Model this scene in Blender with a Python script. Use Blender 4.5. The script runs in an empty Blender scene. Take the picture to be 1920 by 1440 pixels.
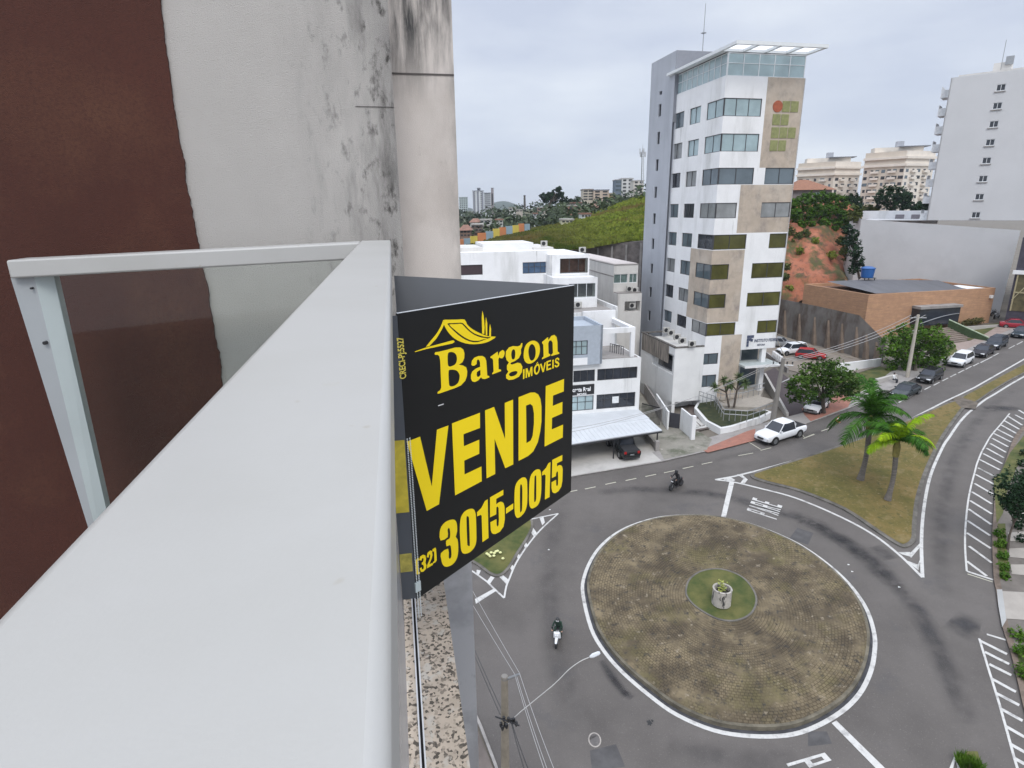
import bpy, bmesh, math, random
from mathutils import Vector, Matrix, noise
from mathutils.geometry import tessellate_polygon
random.seed(7)
sc = bpy.context.scene
COL = sc.collection
# ------------------------------------------------------------------ camera
FPX, PIT, ROL, CH = 1122.0, 0.2846, -0.0133, 25.5
cd = bpy.data.cameras.new('camera'); cam = bpy.data.objects.new('camera', cd); COL.objects.link(cam)
cd.sensor_width = 36; cd.lens = 36 * FPX / 1920; cd.clip_start = 0.02; cd.clip_end = 20000
def ray(px, py):
    x = (px - 960) / FPX; y = (720 - py) / FPX; c, s = math.cos(ROL), math.sin(ROL)
    x, y = c * x - s * y, s * x + c * y
    return Vector((x, math.cos(PIT) + math.sin(PIT) * y, -math.sin(PIT) + math.cos(PIT) * y))
_f = ray(960, 720); _r = ray(960 + FPX, 720) - _f; _u = ray(960, 720 - FPX) - _f
cam.matrix_world = Matrix(((_r.x, _u.x, -_f.x, 0), (_r.y, _u.y, -_f.y, 0), (_r.z, _u.z, -_f.z, CH), (0, 0, 0, 1)))
sc.camera = cam
CAM = Vector((0, 0, CH))
# ------------------------------------------------------------------ sky, sun, exposure
SUN_EL, SUN_ROT = math.radians(50), math.radians(176)
w = bpy.data.worlds.new('World'); sc.world = w; w.use_nodes = True
nt = w.node_tree; nt.nodes.clear()
def N(nt, t, **k):
    n = nt.nodes.new(t)
    for a, b in k.items(): setattr(n, a, b)
    return n
out = N(nt, 'ShaderNodeOutputWorld'); bg = N(nt, 'ShaderNodeBackground'); bg.inputs[1].default_value = 0.1
sky = N(nt, 'ShaderNodeTexSky', sky_type='NISHITA', sun_disc=False, sun_elevation=SUN_EL, sun_rotation=SUN_ROT)
tc = N(nt, 'ShaderNodeTexCoord'); sep = N(nt, 'ShaderNodeSeparateXYZ'); nt.links.new(tc.outputs['Generated'], sep.inputs[0])
mp = N(nt, 'ShaderNodeMapping'); mp.inputs['Scale'].default_value = (1.6, 1.6, 5.5); nt.links.new(tc.outputs['Generated'], mp.inputs[0])
nz = N(nt, 'ShaderNodeTexNoise'); nz.inputs['Scale'].default_value = 1.7; nz.inputs['Detail'].default_value = 5; nz.inputs['Roughness'].default_value = .5
nt.links.new(mp.outputs[0], nz.inputs[0])
rp = N(nt, 'ShaderNodeValToRGB'); e = rp.color_ramp.elements
e[0].position = .36; e[0].color = (5.15, 5.6, 6.7, 1); e[1].position = .66; e[1].color = (6.95, 7.35, 8.0, 1)
nt.links.new(nz.outputs[0], rp.inputs[0])
ml = N(nt, 'ShaderNodeMapRange'); ml.inputs['From Min'].default_value = .30; ml.inputs['From Max'].default_value = 1; ml.inputs['To Min'].default_value = 1.0; ml.inputs['To Max'].default_value = 2.7
nt.links.new(sep.outputs['Z'], ml.inputs[0])
hz = N(nt, 'ShaderNodeMapRange'); hz.inputs['From Min'].default_value = 0; hz.inputs['From Max'].default_value = .12; hz.inputs['To Min'].default_value = 1.14; hz.inputs['To Max'].default_value = 1.0
nt.links.new(sep.outputs['Z'], hz.inputs[0])
mm = N(nt, 'ShaderNodeMath', operation='MULTIPLY'); nt.links.new(ml.outputs[0], mm.inputs[0]); nt.links.new(hz.outputs[0], mm.inputs[1])
vm = N(nt, 'ShaderNodeVectorMath', operation='SCALE'); nt.links.new(rp.outputs[0], vm.inputs[0]); nt.links.new(mm.outputs[0], vm.inputs['Scale'])
mx = N(nt, 'ShaderNodeMix', data_type='RGBA'); mx.inputs[0].default_value = .9
nt.links.new(sky.outputs[0], mx.inputs[6]); nt.links.new(vm.outputs[0], mx.inputs[7])
nt.links.new(mx.outputs[2], bg.inputs[0]); nt.links.new(bg.outputs[0], out.inputs[0])
sl = bpy.data.lights.new('sun', 'SUN'); sl.energy = 1.1; sl.angle = math.radians(22); sl.color = (1, .96, .9)
so = bpy.data.objects.new('sun', sl); COL.objects.link(so)
sd = Vector((math.sin(SUN_ROT) * math.cos(SUN_EL), math.cos(SUN_ROT) * math.cos(SUN_EL), math.sin(SUN_EL)))
so.rotation_euler = sd.to_track_quat('Z', 'Y').to_euler(); so.location = (0, -20, 80)
vs = sc.view_settings; vs.view_transform = 'Standard'; vs.look = 'None'; vs.exposure = 0.32; vs.gamma = 1; vs.use_curve_mapping = False
# ------------------------------------------------------------------ materials
MATS = {}
def mat(name, c, rough=.8, var=.12, sc_=3.0, bump=0.0, metal=0.0, spec=.5, c2=None, bs=None, stretch=None, island=0.0, detail=6, fac=(.35, .65)):
    if name in MATS: return MATS[name]
    m = bpy.data.materials.new(name); m.use_nodes = True; nt = m.node_tree; p = nt.nodes['Principled BSDF']
    p.inputs['Roughness'].default_value = rough; p.inputs['Metallic'].default_value = metal; p.inputs['Specular IOR Level'].default_value = spec
    tc = N(nt, 'ShaderNodeTexCoord'); src = tc.outputs['Object']
    if stretch:
        mp = N(nt, 'ShaderNodeMapping'); mp.inputs['Scale'].default_value = stretch; nt.links.new(src, mp.inputs[0]); src = mp.outputs[0]
    nz = N(nt, 'ShaderNodeTexNoise'); nz.inputs['Scale'].default_value = sc_; nz.inputs['Detail'].default_value = detail; nz.inputs['Roughness'].default_value = .6
    nt.links.new(src, nz.inputs[0])
    rp = N(nt, 'ShaderNodeValToRGB'); e = rp.color_ramp.elements; e[0].position, e[1].position = fac
    if c2 is None:
        a = [max(0, v * (1 - var)) for v in c]; b = [min(1, v * (1 + var)) for v in c]
    else: a, b = c, c2
    e[0].color = (*a, 1); e[1].color = (*b, 1)
    nt.links.new(nz.outputs[0], rp.inputs[0]); last = rp.outputs[0]
    if island:
        g = N(nt, 'ShaderNodeNewGeometry'); mr = N(nt, 'ShaderNodeMapRange'); mr.inputs['To Min'].default_value = 1 - island; mr.inputs['To Max'].default_value = 1 + island
        nt.links.new(g.outputs['Random Per Island'], mr.inputs[0])
        v = N(nt, 'ShaderNodeVectorMath', operation='SCALE'); nt.links.new(last, v.inputs[0]); nt.links.new(mr.outputs[0], v.inputs['Scale']); last = v.outputs[0]
    nt.links.new(last, p.inputs['Base Color'])
    if bump:
        n2 = N(nt, 'ShaderNodeTexNoise'); n2.inputs['Scale'].default_value = bs or sc_ * 8; n2.inputs['Detail'].default_value = 4; nt.links.new(tc.outputs['Object'], n2.inputs[0])
        b_ = N(nt, 'ShaderNodeBump'); b_.inputs['Strength'].default_value = bump; b_.inputs['Distance'].default_value = .02
        nt.links.new(n2.outputs[0], b_.inputs['Height']); nt.links.new(b_.outputs[0], p.inputs['Normal'])
    MATS[name] = m; return m
def nodes_of(m): return m.node_tree, m.node_tree.nodes['Principled BSDF']
def overlay_noise(m, col, scale, lo, hi, stretch=None, detail=8, coord='Object', mask=None):
    """mix another colour over the present base colour where a noise passes a threshold"""
    nt, p = nodes_of(m); old = p.inputs['Base Color'].links[0].from_socket
    tc = N(nt, 'ShaderNodeTexCoord'); src = tc.outputs[coord]
    if stretch:
        mp = N(nt, 'ShaderNodeMapping'); mp.inputs['Scale'].default_value = stretch; mp.inputs['Location'].default_value = (3.7, 1.3, 8.1); nt.links.new(src, mp.inputs[0]); src = mp.outputs[0]
    nz = N(nt, 'ShaderNodeTexNoise'); nz.inputs['Scale'].default_value = scale; nz.inputs['Detail'].default_value = detail; nz.inputs['Roughness'].default_value = .65; nt.links.new(src, nz.inputs[0])
    mr = N(nt, 'ShaderNodeMapRange'); mr.inputs['From Min'].default_value = lo; mr.inputs['From Max'].default_value = hi; nt.links.new(nz.outputs[0], mr.inputs[0]); f = mr.outputs[0]
    if mask is not None:
        mu = N(nt, 'ShaderNodeMath', operation='MULTIPLY'); nt.links.new(f, mu.inputs[0]); nt.links.new(mask, mu.inputs[1]); f = mu.outputs[0]
    mx = N(nt, 'ShaderNodeMix', data_type='RGBA'); nt.links.new(f, mx.inputs[0]); nt.links.new(old, mx.inputs[6]); mx.inputs[7].default_value = (*col, 1)
    nt.links.new(mx.outputs[2], p.inputs['Base Color']); return m
def axis_mask(m, axis, a, b, coord='Object'):
    nt, p = nodes_of(m); tc = N(nt, 'ShaderNodeTexCoord'); s = N(nt, 'ShaderNodeSeparateXYZ'); nt.links.new(tc.outputs[coord], s.inputs[0])
    mr = N(nt, 'ShaderNodeMapRange'); mr.inputs['From Min'].default_value = a; mr.inputs['From Max'].default_value = b; nt.links.new(s.outputs[axis], mr.inputs[0]); return mr.outputs[0]
WHITE = mat('white_render', (.80, .80, .80), .85, .04, .6); overlay_noise(WHITE, (.50, .50, .48), .5, .52, .85, (1, 1, .18)); overlay_noise(WHITE, (.40, .40, .38), 1.4, .64, .80, (1.4, 1.4, .10))
WHITE2 = mat('dirty_white_render', (.74, .74, .73), .85, .05, .6); overlay_noise(WHITE2, (.22, .22, .21), .55, .56, .8, (1.3, 1.3, .12))
GREYWALL = mat('grey_render', (.42, .44, .48), .85, .05, .4); overlay_noise(GREYWALL, (.32, .34, .37), .5, .5, .8, (1, 1, .1))
DGREY = mat('dark_grey_render', (.2, .21, .23), .85, .06, .5)
BEIGE = mat('beige_cladding', (.46, .385, .31), .8, .08, 1.2); overlay_noise(BEIGE, (.29, .25, .22), .9, .5, .72, (1, 1, .6)); overlay_noise(BEIGE, (.55, .48, .40), .35, .5, .7)
PALEB = mat('pale_beige_render', (.62, .60, .57), .85, .05, .7); overlay_noise(PALEB, (.4, .39, .37), .6, .52, .85, (1.3, 1.3, .15))
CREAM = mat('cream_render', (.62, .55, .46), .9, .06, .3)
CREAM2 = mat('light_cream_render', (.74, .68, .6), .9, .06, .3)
DARK = mat('dark_opening', (.035, .037, .042), .6, .1, 2)
GLASS = mat('tinted_glass', (.10, .13, .15), .06, .25, .35, spec=.8)
GLASSB = mat('glass_with_blinds', (.24, .25, .25), .12, .2, .6, spec=.6); GLASSG = mat('olive_glass', (.082, .080, .020), .12, .35, .4, spec=.45)
GLASSL = mat('pale_glass', (.33, .43, .45), .08, .15, .5, spec=.8)
GLASSD = mat('dark_glass', (.03, .035, .045), .08, .25, .6, spec=.6)
FRAME = mat('window_frame_dark', (.06, .06, .065), .5, .1)
FRAMEW = mat('window_frame_white', (.7, .72, .73), .5, .05)
ASPH = mat('asphalt', (.106, .095, .087), .9, .12, .25, .5, bs=60); overlay_noise(ASPH, (.142, .128, .118), .12, .45, .75); overlay_noise(ASPH, (.08, .077, .078), .35, .58, .8); overlay_noise(ASPH, (.185, .17, .155), 14, .58, .72, detail=12); overlay_noise(ASPH, (.055, .052, .05), 9, .62, .74, detail=12)
PATCH = mat('asphalt_patch', (.075, .074, .077), .9, .12, 1.5)
PAINT = mat('road_paint', (.54, .53, .505), .8, .06, 4); overlay_noise(PAINT, (.28, .27, .26), 1.6, .52, .68); overlay_noise(PAINT, (.22, .21, .2), 9, .62, .72)
PAINTY = mat('worn_yellow_paint', (.5, .48, .38), .8, .06, 4); overlay_noise(PAINTY, (.2, .19, .18), 3, .6, .72)
KERB = mat('kerb_concrete', (.30, .28, .26), .9, .2, 1.5)
KERBD = mat('kerb_dark', (.055, .055, .06), .9, .3, 2)
CONC = mat('pavement_concrete', (.30, .28, .265), .9, .1, .8, .3); overlay_noise(CONC, (.17, .16, .145), .5, .52, .8)
CONCL = mat('light_concrete', (.45, .43, .40), .9, .08, .5, .3); overlay_noise(CONCL, (.30, .29, .27), .35, .5, .75)
MOSSY = mat('mossy_concrete', (.25, .235, .20), .9, .12, .6); overlay_noise(MOSSY, (.11, .115, .08), .5, .48, .62); overlay_noise(MOSSY, (.42, .39, .34), .9, .62, .72)
REDP = mat('red_paving', (.33, .15, .11), .9, .12, 2); overlay_noise(REDP, (.2, .12, .1), .8, .52, .75)
BROWNP = mat('brown_pavers', (.20, .165, .14), .9, .15, 1.5)
DRIVE = mat('dark_driveway', (.075, .058, .06), .9, .12, 1)
DIRT = mat('bare_ground', (.16, .14, .115), .95, .15, .5)
GRASS = mat('island_grass', (.098, .088, .018), .95, c2=(.175, .125, .040), sc_=.30, bump=.6, bs=14, fac=(.38, .62), detail=12); overlay_noise(GRASS, (.075, .072, .02), 2.5, .52, .68, detail=12); overlay_noise(GRASS, (.25, .20, .10), 4, .58, .70, detail=12); overlay_noise(GRASS, (.22, .17, .08), .9, .55, .78)
GRASSG = mat('green_grass', (.045, .065, .014), .95, c2=(.12, .115, .035), sc_=.8, bump=.6, bs=14)
GRASSD = mat('dark_grass', (.018, .028, .010), .95, c2=(.05, .055, .02), sc_=1.2, bump=.6, bs=14)
BLACKM = mat('black_metal', (.02, .02, .022), .45, .1)
STEEL = mat('grey_metal', (.35, .36, .37), .4, .08, metal=.6)
CONCP = mat('pole_concrete', (.22, .205, .185), .9, .12, 2, stretch=(1, 1, .2))
CORR = mat('metal_roof_sheet', (.52, .54, .56), .55, .08, 1)
BRICK = mat('orange_brick', (.47, .275, .16), .9, .12, 1.2); overlay_noise(BRICK, (.37, .215, .13), .5, .5, .8); overlay_noise(BRICK, (.39, .225, .14), 1.2, .45, .6, (.4, .4, 5)); overlay_noise(BRICK, (.22, .14, .09), .35, .62, .72, (1, 1, 3))
TILE = mat('clay_tile_roof', (.27, .13, .08), .9, .2, 3)
RUBBER = mat('tyre_rubber', (.018, .018, .018), .8, .1)
CHROME = mat('wheel_rim', (.35, .36, .37), .3, .05, metal=.8)
LAMPM = mat('headlight_glass', (.75, .77, .78), .1, .03)
LAMPR = mat('tail_light_red', (.35, .01, .01), .2, .05)
SKIN = mat('skin', (.45, .27, .19), .6, .05)
BARK = mat('bark', (.10, .08, .065), .95, .25, 4)
LEAF = {}
def leafmat(name, a, b, isl=.35):
    m = mat(name, a, .65, c2=b, sc_=.5, island=isl, spec=.12, fac=(.3, .7)); return m
L_TREE = leafmat('tree_leaves', (.022, .06, .010), (.075, .135, .018))
L_DARK = leafmat('dark_leaves', (.010, .028, .014), (.025, .055, .022))
L_MID = leafmat('mid_leaves', (.030, .085, .008), (.095, .175, .018))
L_PALM = leafmat('palm_leaves', (.014, .060, .006), (.048, .125, .010), .5)
L_PALMY = leafmat('palm_leaves_young', (.12, .25, .005), (.28, .40, .01), .25)
L_HILL = leafmat('hill_grass_blades', (.10, .150, .018), (.25, .28, .05)); L_SCRUB = leafmat('scrub_leaves', (.05, .075, .02), (.12, .13, .04))
# ------------------------------------------------------------------ mesh builder
def rootloc(o):
    v = Vector((0, 0, 0))
    while o is not None: v += o.location; o = o.parent
    return v
class MB:
    def __init__(s): s.v = []; s.f = []; s.m = []
    def add(s, vs, fs, mi=0):
        k = len(s.v); s.v += [tuple(v) for v in vs]; s.f += [tuple(i + k for i in f) for f in fs]; s.m += [mi] * len(fs); return s
    def box(s, a, b, fr=None, mi=0):
        (x0, y0, z0), (x1, y1, z1) = a, b
        vs = [(x, y, z) for z in (z0, z1) for x, y in ((x0, y0), (x1, y0), (x1, y1), (x0, y1))]
        if fr: vs = [fr.w(*v) for v in vs]
        return s.add(vs, [(3, 2, 1, 0), (4, 5, 6, 7), (0, 1, 5, 4), (1, 2, 6, 5), (2, 3, 7, 6), (3, 0, 4, 7)], mi)
    def prism(s, poly, z0, z1, mi=0):
        n = len(poly); vs = [(p[0], p[1], z0 if not callable(z0) else z0(p)) for p in poly] + [(p[0], p[1], z1 if not callable(z1) else z1(p)) for p in poly]
        return s.add(vs, [tuple(reversed(range(n))), tuple(range(n, 2 * n))] + [(i, (i + 1) % n, n + (i + 1) % n, n + i) for i in range(n)], mi)
    def tube(s, a, b, r0, r1=None, n=8, mi=0):
        return s.path([a, b], [r0, r0 if r1 is None else r1], n, mi)
    def path(s, pts, rs, n=8, mi=0):
        pts = [Vector(p) for p in pts]; k = len(s.v); L = len(pts)
        if not hasattr(rs, '__len__'): rs = [rs] * L
        for i, p in enumerate(pts):
            d = (pts[min(i + 1, L - 1)] - pts[max(i - 1, 0)]).normalized()
            u = d.cross(Vector((0, 0, 1)) if abs(d.z) < .95 else Vector((1, 0, 0))).normalized(); v = d.cross(u)
            for j in range(n):
                a = 2 * math.pi * j / n; s.v.append(tuple(p + (u * math.cos(a) + v * math.sin(a)) * rs[i]))
        for i in range(L - 1):
            for j in range(n):
                s.f.append((k + i * n + j, k + i * n + (j + 1) % n, k + (i + 1) * n + (j + 1) % n, k + (i + 1) * n + j)); s.m.append(mi)
        s.f.append(tuple(k + j for j in reversed(range(n)))); s.f.append(tuple(k + (L - 1) * n + j for j in range(n))); s.m += [mi, mi]; return s
    def lathe(s, c, prof, n=24, mi=0):
        k = len(s.v); L = len(prof)
        for r, z in prof:
            for j in range(n):
                a = 2 * math.pi * j / n; s.v.append((c[0] + r * math.cos(a), c[1] + r * math.sin(a), c[2] + z))
        for i in range(L - 1):
            for j in range(n): s.f.append((k + i * n + j, k + i * n + (j + 1) % n, k + (i + 1) * n + (j + 1) % n, k + (i + 1) * n + j)); s.m.append(mi)
        return s
    def loft(s, rings, mi=0, cap=True):
        k = len(s.v); n = len(rings[0]); L = len(rings)
        for r in rings: s.v += [tuple(p) for p in r]
        for i in range(L - 1):
            for j in range(n): s.f.append((k + i * n + j, k + i * n + (j + 1) % n, k + (i + 1) * n + (j + 1) % n, k + (i + 1) * n + j)); s.m.append(mi)
        if cap: s.f += [tuple(k + j for j in reversed(range(n))), tuple(k + (L - 1) * n + j for j in range(n))]; s.m += [mi, mi]
        return s
    def build(s, name, mats, parent=None, local=False, smooth=False, bevel=0, fixn=True):
        me = bpy.data.meshes.new(name); off = Vector((0, 0, 0)) if (local or parent is None) else rootloc(parent)
        me.from_pydata([tuple(Vector(v) - off) for v in s.v], [], s.f)
        for m in (mats if isinstance(mats, (list, tuple)) else [mats]): me.materials.append(m)
        if any(s.m): me.polygons.foreach_set('material_index', s.m)
        if fixn:
            bm = bmesh.new(); bm.from_mesh(me); bmesh.ops.recalc_face_normals(bm, faces=bm.faces); bm.to_mesh(me); bm.free()
        if smooth:
            me.polygons.foreach_set('use_smooth', [True] * len(me.polygons))
            if smooth != 'all':
                me.set_sharp_from_angle(angle=math.radians(38))
        me.update(); o = bpy.data.objects.new(name, me); COL.objects.link(o)
        if parent is not None: o.parent = parent
        if bevel:
            b = o.modifiers.new('bevel', 'BEVEL'); b.width = bevel; b.segments = 2; b.limit_method = 'ANGLE'
        return o
def tag(o, label, cat, group=None):
    o['label'] = label; o['category'] = cat
    if group: o['group'] = group
    return o
def struct(o, kind='structure'): o['kind'] = kind; return o
def thing(name, label, cat, loc, group=None, rz=0):
    o = bpy.data.objects.new(name, None); COL.objects.link(o); o.location = loc; o.rotation_euler = (0, 0, rz); o.empty_display_size = .3
    return tag(o, label, cat, group)
def copy_tree(o, parent=None, loc=None, rz=None, label=None):
    c = o.copy(); COL.objects.link(c)
    if parent is not None: c.parent = parent
    if loc is not None: c.location = loc
    if rz is not None: c.rotation_euler = (0, 0, rz)
    if label: c['label'] = label
    for ch in list(o.children): copy_tree(ch, c)
    return c
# ------------------------------------------------------------------ ground height and pixel -> place
KN = [-200, -40, 0, 20, 30] + list(range(34, 67, 2)) + [80, 110, 140, 400, 6000]
def _s0(y):
    y = max(0, min(140, y)); t = (48 - y) / 3.0
    return 1.2 - .12 * 3 * math.log(1 + math.exp(min(t, 30))) + .01 * max(y - 48, 0)
SK = [_s0(y) for y in KN]
def sy(y):
    for i in range(len(KN) - 1):
        if y <= KN[i + 1]:
            t = (y - KN[i]) / (KN[i + 1] - KN[i]); return SK[i] + (SK[i + 1] - SK[i]) * t
    return SK[-1]
def H(x, y): return .05 * max(-60, min(170, x)) + sy(y)
def G(px, py, dz=0):
    d = ray(px, py); t = 5.0
    lo, hi = 1.0, 3000.0
    for _ in range(60):
        m = (lo + hi) / 2; p = CAM + d * m
        if p.z > H(p.x, p.y) + dz: lo = m
        else: hi = m
    p = CAM + d * lo; return Vector((p.x, p.y, H(p.x, p.y) + dz))
def P(px, py, Y): d = ray(px, py); return CAM + d * (Y / d.y)
def PZ(px, py, z): d = ray(px, py); return CAM + d * ((z - CH) / d.z)
def upz(B, px, py):
    """height on the vertical through B that projects nearest to row py"""
    d = ray(px, py); k = math.hypot(B[0], B[1]) / math.hypot(d.x, d.y); return CH + d.z * k
class Frame:
    def __init__(s, A, B):
        s.o = Vector((A[0], A[1])); d = Vector((B[0], B[1])) - s.o; s.L = d.length; s.u = d.normalized(); s.d = Vector((-s.u.y, s.u.x))   # d: away, to the left of u
    def w(s, a, b, z): p = s.o + s.u * a + s.d * b; return (p.x, p.y, z)
    def at(s, px, py, b=0):
        r = ray(px, py); o = s.o + s.d * b; den = r.x * s.d.x + r.y * s.d.y; t = (o.x * s.d.x + o.y * s.d.y) / den
        p = CAM + r * t; return (Vector((p.x, p.y)) - s.o).dot(s.u), p.z
    def side(s, a, L=1):
        """frame running away from the face at distance a along it (its left side wall seen from the left)"""
        p = s.w(a, L, 0); q = s.w(a, 0, 0); return Frame(p, q)
# ------------------------------------------------------------------ flat sheets lying on the ground
def cr(pts, n=6, closed=False):
    P_ = [Vector(p) for p in pts]; L = len(P_); o = []
    rng = range(L) if closed else range(L - 1)
    for i in rng:
        p1, p2 = P_[i], P_[(i + 1) % L]
        p0 = P_[(i - 1) % L] if closed or i > 0 else p1; p3 = P_[(i + 2) % L] if closed or i + 2 < L else p2
        for k in range(n):
            t = k / n; o.append(.5 * ((2 * p1) + (p2 - p0) * t + (2 * p0 - 5 * p1 + 4 * p2 - p3) * t * t + (3 * p1 - p0 - 3 * p2 + p3) * t ** 3))
    if not closed: o.append(P_[-1])
    return o
def gp(pts): return [G(p[0], p[1]).xy for p in pts]
def offset(poly, d):
    n = len(poly); ar = sum(poly[i][0] * poly[(i + 1) % n][1] - poly[(i + 1) % n][0] * poly[i][1] for i in range(n)); sg = 1 if ar > 0 else -1; o = []
    for i in range(n):
        a, b, c = Vector(poly[i - 1]), Vector(poly[i]), Vector(poly[(i + 1) % n]); e1 = (b - a); e2 = (c - b)
        n1 = Vector((-e1.y, e1.x)).normalized() if e1.length > 1e-6 else Vector((0, 0)); n2 = Vector((-e2.y, e2.x)).normalized() if e2.length > 1e-6 else n1
        m = (n1 + n2); m = m.normalized() if m.length > 1e-6 else n1; o.append(b + m * d * sg / max(.5, m.dot(n1)))
    return o
def sheet(name, polys, dz, m, parent=None, skirt=0, world=True):
    """polys: list of world xy polygons; laid on the ground at height dz, optional vertical skirt down"""
    bm = bmesh.new()
    for poly in polys:
        vs = [bm.verts.new((p[0], p[1], 0)) for p in poly]
        if len(vs) <= 4:
            try: bm.faces.new(vs)
            except ValueError: pass
        else:
            for t in tessellate_polygon([[Vector((p[0], p[1], 0)) for p in poly]]):
                try: bm.faces.new([vs[i] for i in t])
                except ValueError: pass
    ys = [v.co.y for v in bm.verts]; lo, hi = min(ys), max(ys)
    for k in KN:
        if lo < k < hi: bmesh.ops.bisect_plane(bm, geom=bm.verts[:] + bm.edges[:] + bm.faces[:], plane_co=(0, k, 0), plane_no=(0, 1, 0))
    bmesh.ops.remove_doubles(bm, verts=bm.verts, dist=.0005)
    for f in bm.faces:
        if f.normal.z < 0: f.normal_flip()
    for v in bm.verts: v.co.z = H(v.co.x, v.co.y) + dz
    if skirt:
        be = [e for e in bm.edges if e.is_boundary]; r = bmesh.ops.extrude_edge_only(bm, edges=be)
        for v in [g for g in r['geom'] if isinstance(g, bmesh.types.BMVert)]: v.co.z -= skirt
    off = rootloc(parent) if parent else Vector((0, 0, 0))
    for v in bm.verts: v.co -= off
    me = bpy.data.meshes.new(name); bm.to_mesh(me); bm.free(); me.materials.append(m)
    o = bpy.data.objects.new(name, me); COL.objects.link(o); o.parent = parent; return o
def strip(pts, wd, side=0):
    """quads along a world xy path; side 0 centred, +1 / -1 to one side"""
    pts = [Vector((p[0], p[1])) for p in pts]; L = []; R = []
    for i, p in enumerate(pts):
        d = (pts[min(i + 1, len(pts) - 1)] - pts[max(i - 1, 0)]).normalized(); nn = Vector((-d.y, d.x))
        a = wd * (.5 + .5 * side); b = -wd * (.5 - .5 * side); L.append(p + nn * a); R.append(p + nn * b)
    return [[R[i], R[i + 1], L[i + 1], L[i]] for i in range(len(pts) - 1)]
def mapq(q, s, t):
    """unit square -> quad (bottom left, bottom right, top right, top left) of world points"""
    a, b, c, d = q; return (a * (1 - s) + b * s) * (1 - t) + (d * (1 - s) + c * s) * t
# ------------------------------------------------------------------ facade helpers
def facade(mb, fr, W, z0, z1, rects, pick=None, b=0, dep=.22, x0=0):
    xs = sorted({x0, W, *[min(max(r[0], x0), W) for r in rects], *[min(max(r[1], x0), W) for r in rects]}); zs = sorted({z0, z1, *[min(max(r[2], z0), z1) for r in rects], *[min(max(r[3], z0), z1) for r in rects]})
    if pick:
        xs = sorted(set(xs) | {x for x in pick[0] if x0 < x < W}); zs = sorted(set(zs) | {z for z in pick[1] if z0 < z < z1})
    for i in range(len(xs) - 1):
        for j in range(len(zs) - 1):
            cx, cz = (xs[i] + xs[i + 1]) / 2, (zs[j] + zs[j + 1]) / 2
            if xs[i + 1] - xs[i] < 1e-4 or zs[j + 1] - zs[j] < 1e-4: continue
            if any(r[0] < cx < r[1] and r[2] < cz < r[3] for r in rects): continue
            mb.add([fr.w(xs[i], b, zs[j]), fr.w(xs[i + 1], b, zs[j]), fr.w(xs[i + 1], b, zs[j + 1]), fr.w(xs[i], b, zs[j + 1])], [(0, 1, 2, 3)], pick[2](cx, cz) if pick else 0)
    for r in rects:
        a, c, e, f = r[:4]
        edges = [q for q in (((a, e), (a, f)), ((c, e), (c, f)), ((a, e), (c, e)), ((a, f), (c, f))) if not (q[0][0] == q[1][0] and (q[0][0] < x0 + .002 or q[0][0] > W - .002))]
        mi = pick[2]((a + c) / 2, f + .05) if pick else 0
        for q in edges:
            (xa, za), (xb, zb) = q; mb.add([fr.w(xa, b, za), fr.w(xb, b, zb), fr.w(xb, b + dep, zb), fr.w(xa, b + dep, za)], [(0, 1, 2, 3)], mi)
def window(parent, fr, r, glass=None, frm=None, mull=2, trans=0, b=0, dep=.15, fw=.06, name='window', label=None, pane=True):
    a, c, e, f = r[:4]; mb = MB(); b0, b1 = b + dep - .05, b + dep + .02
    mb.box((a, b0, e), (c, b1, e + fw), fr); mb.box((a, b0, f - fw), (c, b1, f), fr)
    for i in range(mull + 1):
        x = a + (c - a - fw) * i / mull; mb.box((x, b0 + .002, e + fw), (x + fw, b1, f - fw), fr)
    for k in range(trans):
        z = e + (f - e) * (k + 1) / (trans + 1) + .1; mb.box((a + fw, b0 + .004, z), (c - fw, b1, z + fw * .7), fr)
    o = mb.build(name, frm or FRAME, parent)
    if label: o['label'] = label
    if pane: MB().box((a + .01, b + dep, e + .01), (c - .01, b + dep + .015, f - .01), fr).build('pane', glass or GLASS, o)
    return o
# ================================================================== GROUND AND ROADS
bm = bmesh.new(); xs = [-3400, -1000, -300, -60, 0, 60, 170, 500, 1500, 3400]; gv = [[bm.verts.new((x, y, H(x, y))) for x in xs] for y in KN]
for j in range(len(KN) - 1):
    for i in range(len(xs) - 1): bm.faces.new((gv[j][i], gv[j][i + 1], gv[j + 1][i + 1], gv[j + 1][i]))
me = bpy.data.meshes.new('ground'); bm.to_mesh(me); bm.free(); me.materials.append(DIRT); o = bpy.data.objects.new('ground', me); COL.objects.link(o); struct(o)
KERBL = [(500, 1004), (700, 962), (880, 931), (1066, 897), (1240, 868), (1330, 847), (1420, 822), (1510, 797), (1590, 768), (1660, 738), (1720, 708), (1780, 678), (1840, 650), (1890, 628), (1960, 600), (2100, 548)]
KERBR = [(2050, 690), (1975, 748), (1919, 800), (1901, 822), (1886.7, 860), (1879, 888), (1871, 909), (1864.6, 930), (1862.5, 963), (1860, 996), (1860, 1038), (1862.5, 1088), (1866.7, 1109), (1871, 1140), (1879, 1180), (1894, 1227), (1907, 1281), (1922, 1344), (1950, 1430), (2000, 1560)]
kl, kr = gp(KERBL), gp(cr([(a, b, 0) for a, b in KERBR], 3))
road = kl + kr + gp([(2100, 1750), (1400, 1900), (1010, 1650), (950, 1500), (927, 1440), (899, 1366), (865, 1280), (780, 1180), (500, 1120)])
struct(sheet('road', [road], .02, ASPH))
def patch(name, pts, dz, m, n=0, skirt=0):
    p = gp(cr([(a, b, 0) for a, b in pts], n, True)) if n else gp(pts); return struct(sheet(name, [p], dz, m, skirt=skirt))
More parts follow.
